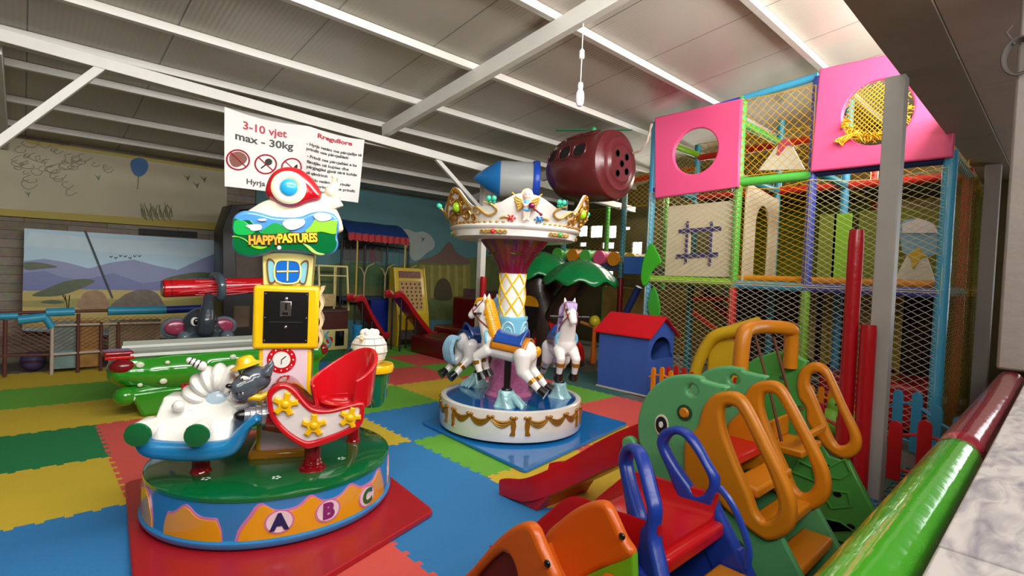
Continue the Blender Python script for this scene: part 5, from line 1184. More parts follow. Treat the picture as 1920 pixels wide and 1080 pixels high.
for y, x0, x1 in ((yP[3] - .05, XP, XB1), (yP[3] - .05, XB1, XB2)):
    net('net', m_netd, (x0, y, .05), (x1 - x0, 0, 0), (0, 0, Z1 - .05), r=.003); net('net', m_netd, (x0, y, Z1), (x1 - x0, 0, 0), (0, 0, Z2 - Z1), r=.003)
for y0, y1 in ((yP[0], yP[1]), (yP[1], yP[2]), (yP[2], yP[3])):
    net('net', m_netd, (XB2, y0, Z1), (0, y1 - y0, 0), (0, 0, Z2 - Z1), cw=.13, ch=.09, r=.0045)
    net('net', m_nety, (XB1, y0, Z2), (0, y1 - y0, 0), (0, 0, .85 if y1 > 2 else .3), cw=.13, ch=.1, r=.004)
net('net', m_netd, (XB1 - .05, 6.9, Z1 - .0), (0, yP[0] - 6.9, 0), (0, 0, 1.25), cw=.11, ch=.07, r=.0035)
net('net', m_nety, (XB1 - .05, 5.5, 2.75), (0, yP[0] - 5.5, 0), (0, 0, .55), cw=.11, ch=.08, r=.004)
net('net', m_netd, (XP, yP[0], Z1), (XB1 - XP, 0, 0), (0, 0, 1.9), r=.0035)
# ---- panels
def pan(name, pts, hole, m, x, th=.06, bev=.02):
    mb = MB(); mb.shape([pts] + hole, th, YZ((x, 0, 0)), bevel=bev, res=2); return spp(name, mb, m)
def q(px, py, x): p = at(px, py, X=x); return (p.y, p.z)
x_ = XP - .1
P1_ = [q(1229, 221, x_), q(1392, 185, x_), q(1386, 351, x_), q(1229, 373, x_)]
ce = q(1305, 284, x_); er = q(1265, 290, x_); et = q(1308, 241, x_)
pan('pink_panel', P1_, [circ(ce[0], ce[1], abs(ce[0] - er[0]), 40, abs(et[1] - ce[1]))], pink, x_)
P2_ = [q(1538, 130, x_), q(1663, 103, x_), (q(1788, 295, x_)[0], q(1663, 103, x_)[1] + .05), q(1788, 295, x_), q(1520, 323, x_)]
ce = q(1645, 212, x_); er = q(1581, 225, x_); et = q(1645, 152, x_)
pan('pink_panel', P2_, [circ(ce[0], ce[1], abs(ce[0] - er[0]), 40, abs(et[1] - ce[1]))], pink, x_)
R_ = abs(ce[0] - er[0]); RZ = abs(et[1] - ce[1])
mb = MB()
for s in (1, -1):
    for k in range(-9, 10):
        d = k / 9 * 1.35; P_ = []
        for j in range(13):
            t = -1 + j / 6; a, b = (t + d * .5), (s * t * 1.0 - s * d * .5)
            if a * a + b * b < 1: P_.append((x_ - .03 - .06 * (1 - a * a - b * b), ce[0] + a * R_, ce[1] + b * RZ))
        if len(P_) > 1: mb.tube(P_, .0045, 4)
for k in range(10): a = q(1612 - 4 * k, 245 + 1.5 * k, x_ - .06); mb.tube(smooth_path([(x_ - .08, a[0], a[1]), (x_ - .1, a[0] + .04, a[1] - .04 - .01 * (k % 3)), (x_ - .08, ce[0] + R_ * .92, ce[1] - RZ * .75 - .02 * (k % 4))], 4), .009, 5, jit=.4)
for k in range(60): t = pi * (1.05 + .9 * random.random()); mb.tube([(x_ - .05 - .05 * random.random(), ce[0] + R_ * .9 * cos(t) + random.uniform(-.05, .05), ce[1] + RZ * .78 * sin(t) + random.uniform(-.05, .05)) for _ in range(5)], .006, 4)
spp('yellow_net_bunch', mb, m_nety)
# panel with the crossed window behind the net
x_ = XP + .08
wp = [q(1254, 387, x_), q(1379, 376, x_), q(1370, 520, x_), q(1247, 518, x_)]; wh = [q(1296, 430, x_), q(1334, 428, x_), q(1334, 478, x_), q(1294, 480, x_)]
m_wp = mat('cream_panel', '#d8c8ac', rough=.5, var=.06)
pan('window_panel', wp, [wh], m_wp, x_, .04, .01)
lines = [((1273, 434), (1352, 428)), ((1268, 481), (1346, 477)), ((1290, 415), (1286, 494)), ((1335, 415), (1331, 498))]
m_pl = mat('violet_strip', '#3d3770', rough=.5)
for a, b in lines:
    a = at(*a, X=x_ - .03); b = at(*b, X=x_ - .03); mb = MB(); mb.bar(a, b, .055 if abs((b - a).y) < .2 else .02, .02 if abs((b - a).y) < .2 else .055); spp('window_strip', mb, m_pl)
# arched partition running back from the second post
mb = MB(); ya = yP[1] - .06
a0, a1 = XP + .1, XB1 - .1; 
arch = [(XP + .4, Z1 + .05), (XP + .85, Z1 + .05)] + [(XP + .625 + .225 * cos(t), Z1 + .75 + .28 * sin(t)) for t in [pi * k / 14 for k in range(15)]]
mb.shape([[(a0, Z1 + .03), (a1, Z1 + .03), (a1, Z2 - .15), (a0, Z2 - .05)], arch], .03, XZ((0, ya, 0)), bevel=.005); spp('arch_partition', mb, m_wp)
# painted mountains
def mountain(px, mpts, spts, m2):
    mb = MB(); mb.shape([[q(a, b, px) for a, b in mpts]], .03, YZ((px, 0, 0)), bevel=.006); o = spp('mountain_panel', mb, mat('mountain_white', '#e6e0cc', rough=.5))
    mb = MB(); mb.shape([[q(a, b, px) for a, b in spts]], .02, YZ((px - .02, 0, 0)), bevel=.004); spp('mountain_peak', mb, m2)
mountain(XP + .5, [(1422, 320), (1458, 272), (1480, 262), (1510, 318)], [(1457, 290), (1462, 268), (1477, 258), (1489, 276), (1478, 272), (1462, 292)], mat('peak_pink', '#d0506a', rough=.5))
mountain(XP + .6, [(1672, 535), (1700, 480), (1722, 465), (1740, 485), (1757, 535)], [(1702, 478), (1722, 464), (1740, 482), (1730, 482), (1713, 505), (1708, 484)], mat('peak_yellow', '#e0b818', rough=.5))
x_ = XB1 - .1
mb = MB(); mb.shape([sm2([q(*p_, x_) for p_ in ((1690, 418), (1722, 410), (1750, 420), (1763, 440), (1760, 470), (1742, 480), (1700, 478), (1690, 460))], 4)], .03, YZ((x_, 0, 0)), bevel=.006); spp('pale_blue_panel', mb, mat('pale_blue_vinyl', '#86b8cc', rough=.35))
mb = MB(); mb.shape([[q(*p_, x_ - .03) for p_ in ((1692, 420), (1722, 409), (1750, 419), (1760, 437), (1692, 437))]], .02, YZ((x_ - .03, 0, 0)), bevel=.004); spp('white_panel_top', mb, mat('white_vinyl', '#e8ece8', rough=.35))
for k_, (a_, b_, c_) in enumerate(((1535, 1562, 'orange'), (1562, 1590, 'lime'))):
    A_p, B_p = q(a_, 420, x_), q(b_, 520, x_); mb = MB(); mb.box((x_ + .02, B_p[0], Z1 + .05), (x_ + .05, A_p[0], 2.45)); spp('coloured_screen', mb, pd[c_] if c_ == 'lime' else m_olive, bevel=.005)
for k_ in range(9):
    A_p = q(1680 + 13 * k_, 345, XB2 - .2); mb = MB(); mb.box((XB2 - .25, A_p[0] - .08, A_p[1] - .09), (XB2 - .15, A_p[0] + .06, A_p[1] + .07)); spp('stored_box', mb, mat('box_%d' % (k_ % 4), ['#e8e2d4', '#c86a52', '#dcd6c8', '#c8a24a'][k_ % 4], rough=.5))
# inner vinyl screens and curtains
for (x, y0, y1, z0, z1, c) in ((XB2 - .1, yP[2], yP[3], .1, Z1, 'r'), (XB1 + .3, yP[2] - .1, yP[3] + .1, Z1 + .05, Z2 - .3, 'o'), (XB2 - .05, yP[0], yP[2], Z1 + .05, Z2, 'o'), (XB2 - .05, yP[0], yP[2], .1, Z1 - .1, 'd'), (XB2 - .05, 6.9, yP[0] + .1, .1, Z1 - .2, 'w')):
    mb = MB(); mb.box((x, min(y0, y1), z0), (x + .03, max(y0, y1), z1)); spp('vinyl_screen', mb, {'r': mat('dark_brown_vinyl', '#2c1a14', rough=.5), 'o': m_olive, 'd': mat('mid_brown_vinyl', '#4a3018', rough=.6), 'w': mat('tan_mesh_board', '#b0924a', rough=.7, var=.35, vscale=5)}[c], bevel=.005)  # screens in plain browns, olive and tan
for k, (y, c) in enumerate(((2.55, '#b8a850'), (2.25, '#a89838'), (1.9, '#c0b060'), (1.6, '#b09c2c'))):
    mb = MB(); mb.sheet(lambda u, v: (XB1 + .02 * sin(u * 9), y - .22 * u, Z1 - .08 - (.95 + .05 * sin(u * 7)) * v), 10, 6, (.01, 0, 0)); spp('curtain_strip', mb, mat('curtain_%d' % k, c, rough=.6, var=.2, vscale=12))
mb = MB(); mb.box((XP + .25, yP[3] + .1, .0), (XB1 - .1, yP[2] - .1, .5)); spp('red_block', mb, pad_red, bevel=.05, bseg=3)
# internal red slide, ladder, yellow tubes
def up3(px, py, x): return at(px, py, X=x)
mb = MB(); mb.sheet(lambda u, v: up3(1308 + 62 * u, 542 + 70 * u, XP + .9) + Vector((.35 * v, 0, .03 * cos(pi * 2 * v))), 12, 6, (0, 0, -.02)); spp('inner_slide', mb, p_red)
for a, b in (((1300, 585), (1352, 625)), ((1300, 560), (1372, 560))):
    mb = MB(); mb.tube([up3(*a, XP + .7), up3(*b, XP + .7)], .04, 12); spp('inner_rail', mb, pd['red'])
# posts seen through the left bay, coloured half rolls and the net bridge
xq = XB1 + .15
mb = MB(); 
for k, (px, c) in enumerate(((1060, 'green'), (1088, 'orange'), (1112, 'green'), (1138, 'red'), (1165, 'orange'), (1195, 'yellow'))):
    a = up3(px, 478 + .08 * (px - 1060), xq); mb = MB(); P_ = [(xq + .5 * (t - .5), a.y, a.z) for t in (0, 1)]; mb.tube(P_, .13, 20); spp('half_roll', mb, pd[c] if c != 'red' else pink)
def bridge(u, v): a = up3(1040 + 180 * u, 484 + 14 * u + 30 * max(0, u - .75) * 4 * 0, XB1); return (XB1 + .0 + .7 * v, a.y, a.z - .03 + .0 * v)
mb = MB(); mb.sheet(bridge, 14, 2, (0, 0, -.1)); spp('bridge_pad', mb, mat('bridge_blue', '#27488c', rough=.5))
a = up3(1180, 490, XB1 - .2); b = up3(1215, 512, XB1 - .2); mb = MB(); mb.box((XB1 - .3, b.y, b.z - .03), (XB1 - .25, a.y + .05, a.z + .08)); spp('bridge_side', mb, mat('bridge_blue2', '#3c6cc0', rough=.5), bevel=.01)
# big leaves tied to the first post
for pts_, c in (([(1222, 456), (1232, 470), (1241, 490), (1232, 500), (1222, 512), (1216, 530), (1208, 536), (1203, 522), (1206, 495), (1212, 475)], '#3fae26'), ([(1226, 538), (1236, 560), (1238, 590), (1222, 594), (1216, 570)], '#3aa030')):
    mb = MB(); mb.shape([sm2([q(a, b, XP - .08) for a, b in pts_], 4)], .03, YZ((XP - .09, 0, 0)), bevel=.01); spp('fabric_leaf', mb, mat('leaf' + c[1:3], c, rough=.4))
a = up3(1172, 590, XP + .1); b = up3(1198, 538, XP + .1); mb = MB(); mb.tube([a, b], .05, 12); spp('dark_brace', mb, pd['navy'])
# right side extras behind the frame: grey steel post and coloured padded posts
struct(MB().box((8.2, .62, 0), (8.36, .76, 3.0)).obj('trim_40', m_grey, bevel=.006))
# ================================================================ HELICOPTER POD
m_hel = plastic('helicopter_maroon', '#5e2224', rough=.25, bump=.05); m_dark = mat('opening_dark', '#120a0a', rough=.8)
XH = 5.85
hc_ = at(1166, 305, X=XH); hz = hc_.z; hy = hc_.y; rH = (at(1150, 243, X=XH).z - at(1160, 375, X=XH).z) / 2
hz = (at(1150, 243, X=XH).z + at(1160, 375, X=XH).z) / 2
Lh = at(1036, 330, X=XH).y - hy - .05
heli = thing('helicopter_pod', 'maroon helicopter shaped crawl pod with a green rotor high on the play frame', 'play pod', (XH, hy, hz))
prof = [(0, 0), (.2 * rH / .5, 0), (.24 * rH / .5, .0), (.27 * rH / .5, .02), (.3 * rH / .5, .03), (.36 * rH / .5, .03), (.39 * rH / .5, .06), (.42 * rH / .5, .07), (rH * .95, .09), (rH, .14), (rH, .5 * Lh), (rH * .95, .66 * Lh), (rH * .82, .82 * Lh), (rH * .55, .95 * Lh), (0, Lh)]
body_ = MB(); body_.lathe(prof, seg=64)
Ty = Matrix.Rotation(-pi / 2, 4, 'X')
mb = MB(); mb.add(body_.v, body_.f, Ty); mb.obj('body', m_hel, heli, angle=30)
def hsurf(yy, th, out=.004):
    r = rH
    for (r0, y0), (r1_, y1_) in zip(prof[8:], prof[9:]):
        if y0 <= yy <= y1_: r = r0 + (r1_ - r0) * (yy - y0) / (y1_ - y0); break
    r += out; return (-r * cos(th), yy, r * sin(th))
def hwin(yc_, wy, thc, wt, name='window_opening', m=m_dark):
    mb = MB(); c = Vector(hsurf(yc_, thc, .003)); ring_ = []
    vs = [c]; 
    for rr in (.35, .7, 1):
        for k in range(20):
            t = 2 * pi * k / 20; vs.append(hsurf(yc_ + wy * rr * (abs(cos(t)) ** .7) * (1 if cos(t) > 0 else -1), thc + wt * rr * (abs(sin(t)) ** .7) * (1 if sin(t) > 0 else -1), .003))
    fs = [(0, 1 + k, 1 + (k + 1) % 20) for k in range(20)] + [(1 + j * 20 + k, 1 + (j + 1) * 20 + k, 1 + (j + 1) * 20 + (k + 1) % 20, 1 + j * 20 + (k + 1) % 20) for j in (0, 1) for k in range(20)]
    mb.add(vs, fs); o = mb.obj(name, m, heli)
    mb = MB(); mb.tube([hsurf(yc_ + wy * 1.05 * (abs(cos(t)) ** .7) * (1 if cos(t) > 0 else -1), thc + wt * 1.05 * (abs(sin(t)) ** .7) * (1 if sin(t) > 0 else -1), .005) for t in [2 * pi * k / 24 for k in range(24)]], .012, 6, closed=True); mb.obj('window_rim', m_hel, heli)
for yy in (.3 * Lh, .52 * Lh, .73 * Lh):
    hwin(yy, .085 * Lh, radians(18), .2); hwin(yy, .085 * Lh, radians(62), .17)
for dx, dz in ((0, 0), (-.12, .14), (.12, .12), (.13, -.1), (-.1, -.16)):
    mb = MB(); T = Matrix.Translation((dx * rH / .5 * .9, -.004, dz * rH / .5 * .9)) @ Matrix.Rotation(pi / 2, 4, 'X'); m0 = MB(); m0.lathe([(0, 0), (.038, 0), (.045, .006), (.05, 0)], seg=20); mb.add(m0.v, m0.f, T); mb.obj('round_hole', m_dark, heli)
m_rg = plastic('rotor_green', '#2f9a5a', rough=.4)
rt_ = Vector((0, Lh * .42, rH)); mb = MB(); mb.tube([rt_ + Vector((0, 0, -.03)), rt_ + Vector((0, 0, .04))], .02, 10); mb.ell(rt_ + Vector((0, 0, .06)), .04); mb.obj('rotor_hub', m_rg, heli)
for s in (-1, 1):
    mb = MB(); mb.tube([rt_ + Vector((0, 0, .05)), rt_ + Vector((s * .12, -s * .15, .05)), rt_ + Vector((s * .33, -s * .42, .05))], [.02, .045, .035], 10, flat=.25, up=(0, 0, 1)); mb.obj('rotor_blade', m_rg, heli)
# ================================================================ ROCKET
rk0 = at(938, 336, Y=5.9); az_ = Vector((rk0.x, rk0.y, 0)).normalized(); ax = Vector((-az_.y, az_.x, 0))      # across the line of sight, to the left
rR = (at(930, 300, Y=5.9).z - at(930, 371, Y=5.9).z) / 2
rk = thing('rocket_pod', 'blue nose cone and pale grey barrel of a rocket shaped pod on the frame', 'play pod', tuple(rk0))
rk.rotation_euler = (0, 0, atan2(ax.y, ax.x))
T = Matrix.Rotation(pi / 2, 4, 'Y')
mb = MB(); m0 = MB(); m0.lathe([(rR, -.0), (rR * .98, .03), (rR * .6, .2), (rR * .2, .35), (0, .4)], seg=40); mb.add(m0.v, m0.f, T); mb.obj('nose_cone', plastic('cone_blue', '#1f6fb4', rough=.3), rk)
mb = MB(); m0 = MB(); m0.lathe([(rR * .97, -.55), (rR * .99, -.02), (rR * .96, 0)], seg=40); mb.add(m0.v, m0.f, T); mb.obj('barrel', mat('barrel_grey', '#a8aaa8', rough=.4), rk)
mb = MB(); m0 = MB(); m0.lathe([(rR * 1.02, -.58), (rR * 1.06, -.56), (rR * 1.06, -.5), (rR * 1.02, -.48)], seg=40); mb.add(m0.v, m0.f, T); mb.obj('blue_ring', pd['blue'], rk)
# ================================================================ TREE HOUSE SLIDE
tb = Vector((6.72, 5.75, 0))
tr_ = thing('tree_playhouse', 'brown hollow plastic tree with green leaf canopies and a small red slide', 'playhouse', tuple(tb))
m_bark = mat('bark_plastic', '#35241f', rough=.35, bump=.5, bscale=14, var=.15, coat=.2); m_leaf = gloss('leaf_plastic', '#0e7a3c', rough=.25)
def tq(px, py, x=6.6): p = at(px, py, X=x); return Vector((p.x, p.y, p.z)) - tb
mb = MB(); P_ = [tq(1040, 690, 6.7), tq(1035, 640, 6.7), tq(1025, 600, 6.7), tq(1015, 560, 6.7), tq(1012, 520, 6.7)]
mb.tube(smooth_path([(p.x, p.y, p.z) for p in [P_[0] + Vector((0, .05, -.15))] + P_[1:]], 4), [.62, .58, .52, .47, .43, .4, .39, .38, .37, .37, .37, .37, .37, .37, .36, .36, .35][:17], 28, jit=.02)
trk = mb.obj('trunk', m_bark, tr_)
mb = MB(); mb.tube(smooth_path([tq(1040, 600), tq(1060, 565), tq(1080, 535), tq(1090, 505)], 4), [.2, .2, .2, .2, .19, .18, .18, .18, .18, .2, .22, .23, .24], 20, jit=.02); mb.obj('branch', m_bark, tr_)
a = tq(994, 600, 6.35); mb = MB(); mb.shape([[(-.2, -.85)] + [(.2 * cos(t), .1 + .18 * sin(t)) for t in [pi - pi * k / 12 for k in range(13)]] + [(.2, -.85)]], .04, basis((a.x - .02, a.y, a.z + .1), (0, -1, 0), (0, 0, 1))); mb.obj('doorway', m_dark, tr_)
mb = MB(); mb.shape([[(.2 * cos(t), .1 + .18 * sin(t)) for t in [pi - pi * k / 12 for k in range(13)]]], .05, basis((a.x - .035, a.y, a.z + .14), (0, -1, 0), (0, 0, 1))); mb.obj('yellow_lintel', g_or, tr_)
def crown(cx_, cy_, czt, R, h):
    n = 48; vs = []; fs = []
    rows = [(.0, 0), (.25, -.06), (.5, -.2), (.75, -.5), (.92, -.8), (1.0, -1.0)]
    for ri, (rr, dz) in enumerate(rows):
        for k in range(n):
            t = 2 * pi * k / n; wv = .5 + .5 * cos(9 * t); rad = R * rr * (1 + .05 * wv * rr); vs.append((cx_ + rad * cos(t), cy_ + rad * sin(t), czt + h * dz * (1 - (.22 * (1 - wv) if rr > .6 else .06 * (1 - wv)) * rr)))
    for r_ in range(len(rows) - 1):
        for k in range(n): a = r_ * n + k; b = r_ * n + (k + 1) % n; fs.append((b, a, a + n, b + n))
    m = MB(); m.add(vs, fs); return m
ca_ = tq(1018, 472, 6.75); cbb = tq(1090, 486, 6.5)
o = crown(ca_.x, ca_.y, ca_.z, .62, .5).obj('leaf_canopy', m_leaf, tr_); s_ = o.modifiers.new('t', 'SOLIDIFY'); s_.thickness = .03
o = crown(cbb.x, cbb.y, cbb.z, .6, .42).obj('leaf_canopy', m_leaf, tr_); s_ = o.modifiers.new('t', 'SOLIDIFY'); s_.thickness = .03
for sgn_, x0 in ((1, 0), (-1, 0)):
    pass
a = tq(1055, 630, 6.2); b = tq(1100, 668, 6.2)
mb = MB(); mb.sheet(lambda u, v: Vector((-.15 - .1 * u, 0, 0)) + tq(1062, 610, 6.4).lerp(tq(1100, 672, 6.1), u) + Vector((.1, .35 * v, .0 - .1 * sin(pi * u) + .04 * abs(2 * v - 1) ** 3)), 12, 8, (0, 0, -.03)); mb.obj('slide', p_red, tr_)
mb = MB(); mb.shape([sm2([(tq(px, py, 6.3).y, tq(px, py, 6.3).z) for px, py in ((1066, 618), (1078, 632), (1095, 640), (1103, 655), (1102, 676), (1085, 664), (1070, 650))], 4)], .05, YZ((tq(1080, 640, 6.3).x - .12, 0, 0)), bevel=.015); mb.obj('slide_side', p_red, tr_)
mb = MB(); mb.shape([[(tq(px, py, 6.2).y, tq(px, py, 6.2).z) for px, py in ((990, 660), (990, 690), (1010, 685), (1012, 632))]], .04, YZ((tq(1000, 660, 6.2).x - .1, 0, 0)), bevel=.01); mb.obj('step_side', p_red, tr_)
# ================================================================ PICKET FENCES
def fence(label, P0, P1, h, n, m, amp=.05, grp=None, pw=.03):
    P0, P1 = Vector(P0), Vector(P1); L = (P1 - P0).length; d = (P1 - P0) / L; f = thing('picket_fence', label, 'fence', tuple(P0), atan2(d.y, d.x))
    if grp: f['group'] = grp
    top = lambda t: h * .74 + amp * sin(2 * pi * t * L / .8)
    for z in (0, .1): 
        mb = MB(); mb.tube([(L * i / 40, 0, (top(i / 40) if z == 0 else .09)) for i in range(41)], .018, 8, flat=.7); mb.obj('rail', m, f)
    for k in range(n):
        t = (k + .5) / n; x = L * t; zt_ = top(t) + h * .22; mb = MB(); mb.shape([[(-pw, 0), (pw, 0), (pw, zt_ - .02)] + [(pw * cos(a), zt_ - .02 + pw * sin(a)) for a in (pi / 4, pi / 2, 3 * pi / 4)] + [(-pw, zt_ - .02)]], .024, XZ((x, -.008, 0)), bevel=.005); mb.obj('picket', m, f)
    return f
p_fo = plastic('fence_orange', '#e58a10'); p_fr = plastic('fence_red', '#c01a20'); p_fb = plastic('fence_blue', '#3a96c4'); 
fence('orange picket fence joining the blue playhouse', (5.6, 3.46, 0), (5.42, 2.2, 0), .42, 10, p_fo)
fence('red picket fence in front of the play frame, behind the orange one', (5.85, 3.4, 0), (5.75, 2.1, 0), .42, 12, p_fr)
fence('orange picket fence seen through the far grab loop', (6.1, 1.95, 0), (6.0, 1.2, 0), .42, 8, p_fo)
fence('red picket fence seen through and right of the red post pads', (5.0, 1.7, 0), (5.05, .62, 0), .46, 6, p_fr, pw=.045)
fence('light blue picket fence behind the maroon padded roll', (6.15, 1.15, 0), (5.75, .36, 0), .5, 5, p_fb, amp=.07, pw=.045)
# small toys in the fenced corner
gd = thing('green_rocking_toy', 'round green rocking animal toy behind the far grab loop', 'ride-on toy', (5.75, 1.5, 0))
mb = MB(); mb.ell((0, 0, .2), (.16, .13, .14)); mb.ell((0, -.02, .36), (.1, .09, .09)); mb.ell((0, .12, .22), .08); mb.ell((0, -.13, .26), .06); blob(mb, .015, 4).obj('body', plastic('duck_green', '#7ec23c'), gd)
mb = MB(); mb.tube([(-.2, -.08, .05), (0, -.08, .02), (.2, -.08, .05)], .025, 8); mb.tube([(-.2, .08, .05), (0, .08, .02), (.2, .08, .05)], .025, 8); mb.obj('rocker', plastic('duck_orange', '#e07a18'), gd)
mb = MB(); mb.ell((-.08, -.03, .38), .018); mb.obj('eye', g_black, gd)
rt2 = thing('red_rocking_toy', 'red rocking toy lying behind the red picket fence', 'ride-on toy', (4.72, 1.15, 0))
mb = MB(); mb.caps((0, -.14, .17), .06, (0, .14, .2), .07); mb.caps((0, .1, .2), .06, (.02, .2, .28), .05); blob(mb, .015, 3).obj('body', p_red, rt2)
mb = MB(); mb.tube([(-.08, -.2, .04), (-.08, 0, .02), (-.08, .2, .04)], .02, 8); mb.tube([(.08, -.2, .04), (.08, 0, .02), (.08, .2, .04)], .02, 8); mb.tube([(-.08, 0, .02), (0, 0, .14), (.08, 0, .02)], .02, 8); mb.obj('rocker', p_orange, rt2)
# yellow bumper tubes, pink and green balls beside the playhouse
yt = thing('bumper_tube', 'curved yellow padded tube lying beside the blue playhouse', 'soft play tube', (6.3, 2.6, 0))
YO = Vector((6.3, 2.6, 0)); a = at(1300, 690, X=6.25); b = at(1335, 635, X=6.25); c = at(1425, 605, X=6.25)
mb = MB(); mb.tube(smooth_path([Vector((6.25, a.y, .05)) - YO, Vector((6.25, a.y - .05, .42)) - YO, b - YO, (b + c) / 2 - YO + Vector((0, 0, .01)), c - YO], 6), .075, 18, jit=.02); mb.obj('tube', pd['yellow'], yt)
mb = MB(); a = at(1325, 680, X=6.3); b = at(1395, 640, X=6.3); mb.box((6.28 - 6.3, b.y - 2.6, .02), (6.45 - 6.3, a.y - 2.6, b.z)); mb.obj('pad_block', pd['yellow'], yt, bevel=.05, bseg=3)
a = at(1300, 632, X=6.15); o = MB().ell((0, 0, 0), .09).obj('ball', gloss('ball_pink', '#e0607e', rough=.4), loc=(6.15, a.y, .09)); tag(o, 'pink ball on the floor between playhouse and yellow tube', 'ball')
o.location = (6.0, 3.3, .0); o.location.z = .1
# ================================================================ BACK WALL: mural, poster, dark slot
YW = YB - .01
def bw(px, py, Y=None): p = at(px, py, Y=Y or YW); return (p.x, p.z)
def flat(name, pts, m, y, parent=None, n=0, th=.004, O=None, bev=0, **k):
    P_ = [bw(*p, Y=y) for p in pts]
    if n: P_ = sm2(P_, n)
    mb = MB(); mb.shape([P_], th, XZ((0, y, 0)), bevel=bev)
    if O is not None: mb.v = [v - Vector(O) for v in mb.v]
    return mb.obj(name, m, parent, smooth=False, **k)
def matte(n, c, **k): k.setdefault('rough', .6); k.setdefault('var', .05); return mat(n, c, **k)
z4 = lambda x, y: (x / 4, 180 + y / 4)
mo = Vector((*[0.0], YB - .06, 2.4)); MO = (0, YB - .06, 2.4)
mu = thing('mural_board', 'faded cream mural board with a blue balloon and yellow borders high on the left wall', 'mural', MO)
ym = YB - .05
flat('board', [(-60, 225), (50, 262), (425, 318), (425, 432), (0, 404), (-60, 400)], matte('mural_cream', '#b3a88c', var=.1, vscale=2), ym + .02, mu, O=MO, th=.03)
flat('yellow_border', [(50, 262), (425, 318), (425, 323), (50, 268)], matte('mural_yellow', '#a8953a'), ym, mu, O=MO); flat('yellow_border', [(-60, 385), (0, 391), (412, 418), (425, 420), (425, 433), (0, 404), (-60, 399)], matte('mural_yellow', '#a8953a'), ym, mu, O=MO)
flat('balloon', [z4(*p) for p in [(980, 520), (990, 480), (1040, 462), (1095, 480), (1112, 530), (1090, 580), (1045, 605), (1000, 580)]], matte('mural_blue', '#2f5f92'), ym - .004, mu, n=4, O=MO)
mb = MB(); a = at(*z4(1040, 605), Y=ym - .004); b = at(*z4(1030, 700), Y=ym - .004); mb.tube([a - Vector(MO), b - Vector(MO)], .004, 5); mb.obj('balloon_string', matte('mural_ink', '#5a5040'), mu)
mg = matte('mural_sage', '#7a7a5c'); mgr = matte('mural_faint', '#968c74')
random.seed(3)
for k in range(46):
    x = random.gauss(420, 200); y = random.gauss(520, 80)
    if not (60 < x < 860 and 300 < y < 760) or y < 300 + x * .12: continue
    s = random.uniform(20, 60); P_ = [z4(x + s * cos(t) * (1 + .3 * sin(3 * t + k)), y + s * .6 * sin(t)) for t in [2 * pi * i / 8 for i in range(7)]]
    mb = MB(); mb.tube(smooth_path([Vector((*[bw(*p, Y=ym - .003)[0]], ym - .003, bw(*p, Y=ym - .003)[1])) - Vector(MO) for p in P_], 3), .0035, 4); mb.obj('faint_drawing', mgr, mu)
for k in range(16):
    x = 1060 + 15 * k; y = 880 + (k % 3) * 14; mb = MB(); P_ = [z4(x + random.uniform(-50, 30), y - random.uniform(60, 120)), z4(x, y - 20), z4(x + 10, y + 30)]
    mb.tube([Vector((bw(*p, Y=ym - .003)[0], ym - .003, bw(*p, Y=ym - .003)[1])) - Vector(MO) for p in P_], [.003, .009, .006], 5); mb.obj('painted_grass', mg, mu)
for x, y in ((1400, 615), (1470, 670), (1525, 625), (730, 612), (205, 735)):
    m = matte('mural_ink', '#5a5040') if x > 1300 else matte('mural_leaf', '#5d7a5c')
    flat('butterfly', [z4(x - 25, y - 25), z4(x, y), z4(x + 10, y + 25), z4(x + 25, y - 20), z4(x + 5, y - 5)], m, ym - .004, mu, O=MO)
for ch in mu.children:
    for v in ch.data.vertices: v.co.z = min(v.co.z, roofz(YB) - .05 - MO[2])
# slot above the poster
flat('dark_slot', [(260, 428), (370, 435), (370, 446), (260, 440)], matte('slot_black', '#0c0a09'), YB - .02, None); o = [o for o in C.objects if o.name.startswith('dark_slot')][-1]; o.name = 'wall_opening'; tag(o, 'narrow black wall opening above the savanna poster', 'wall opening')
# savanna poster
yp = YB - .22; PO = (at(44, 590, Y=yp).x, yp, 0)
po = thing('savanna_poster', 'large savanna landscape poster with acacia trees leaning on the back wall', 'poster', PO)
zp = lambda x, y: (x / 3.6, 420 + y / 3.6)
flat('sky', [(45.5, 428), (425, 452), (424, 640), (42, 620)], matte('poster_sky', '#a8c6d8', rough=.4, var=.06, vscale=2), yp + .015, po, O=PO, th=.025)
flat('haze', [zp(160, 150), zp(700, 190), zp(1520, 230), zp(1520, 130), zp(700, 100), zp(200, 50)], matte('poster_haze', '#b8cdd8', rough=.4, var=.08), yp + .001, po, O=PO)
flat('far_mountains', [zp(158, 250), zp(300, 235), zp(450, 260), zp(600, 300), zp(750, 260), zp(900, 240), zp(1050, 280), zp(1200, 310), zp(1350, 240), zp(1440, 205), zp(1528, 190), zp(1525, 420), zp(155, 420)], matte('poster_mountain', '#8088ae', rough=.4), yp - .001, po, O=PO)
flat('near_mountains', [zp(157, 330), zp(300, 315), zp(420, 360), zp(560, 380), zp(760, 330), zp(960, 400), zp(1200, 370), zp(1525, 330), zp(1525, 450), zp(153, 450)], matte('poster_mountain2', '#6a72a0', rough=.4), yp - .003, po, O=PO)
flat('plain', [zp(152, 455), zp(500, 440), zp(1000, 450), zp(1524, 440), zp(1522, 700), zp(150, 700)], matte('poster_plain', '#b8a25c', rough=.4, var=.15, vscale=3), yp - .005, po, O=PO)
flat('plain_shade', [zp(152, 520), zp(600, 500), zp(1100, 520), zp(1523, 480), zp(1523, 560), zp(900, 570), zp(151, 560)], matte('poster_plain2', '#98904a', rough=.4, var=.15), yp - .007, po, O=PO)
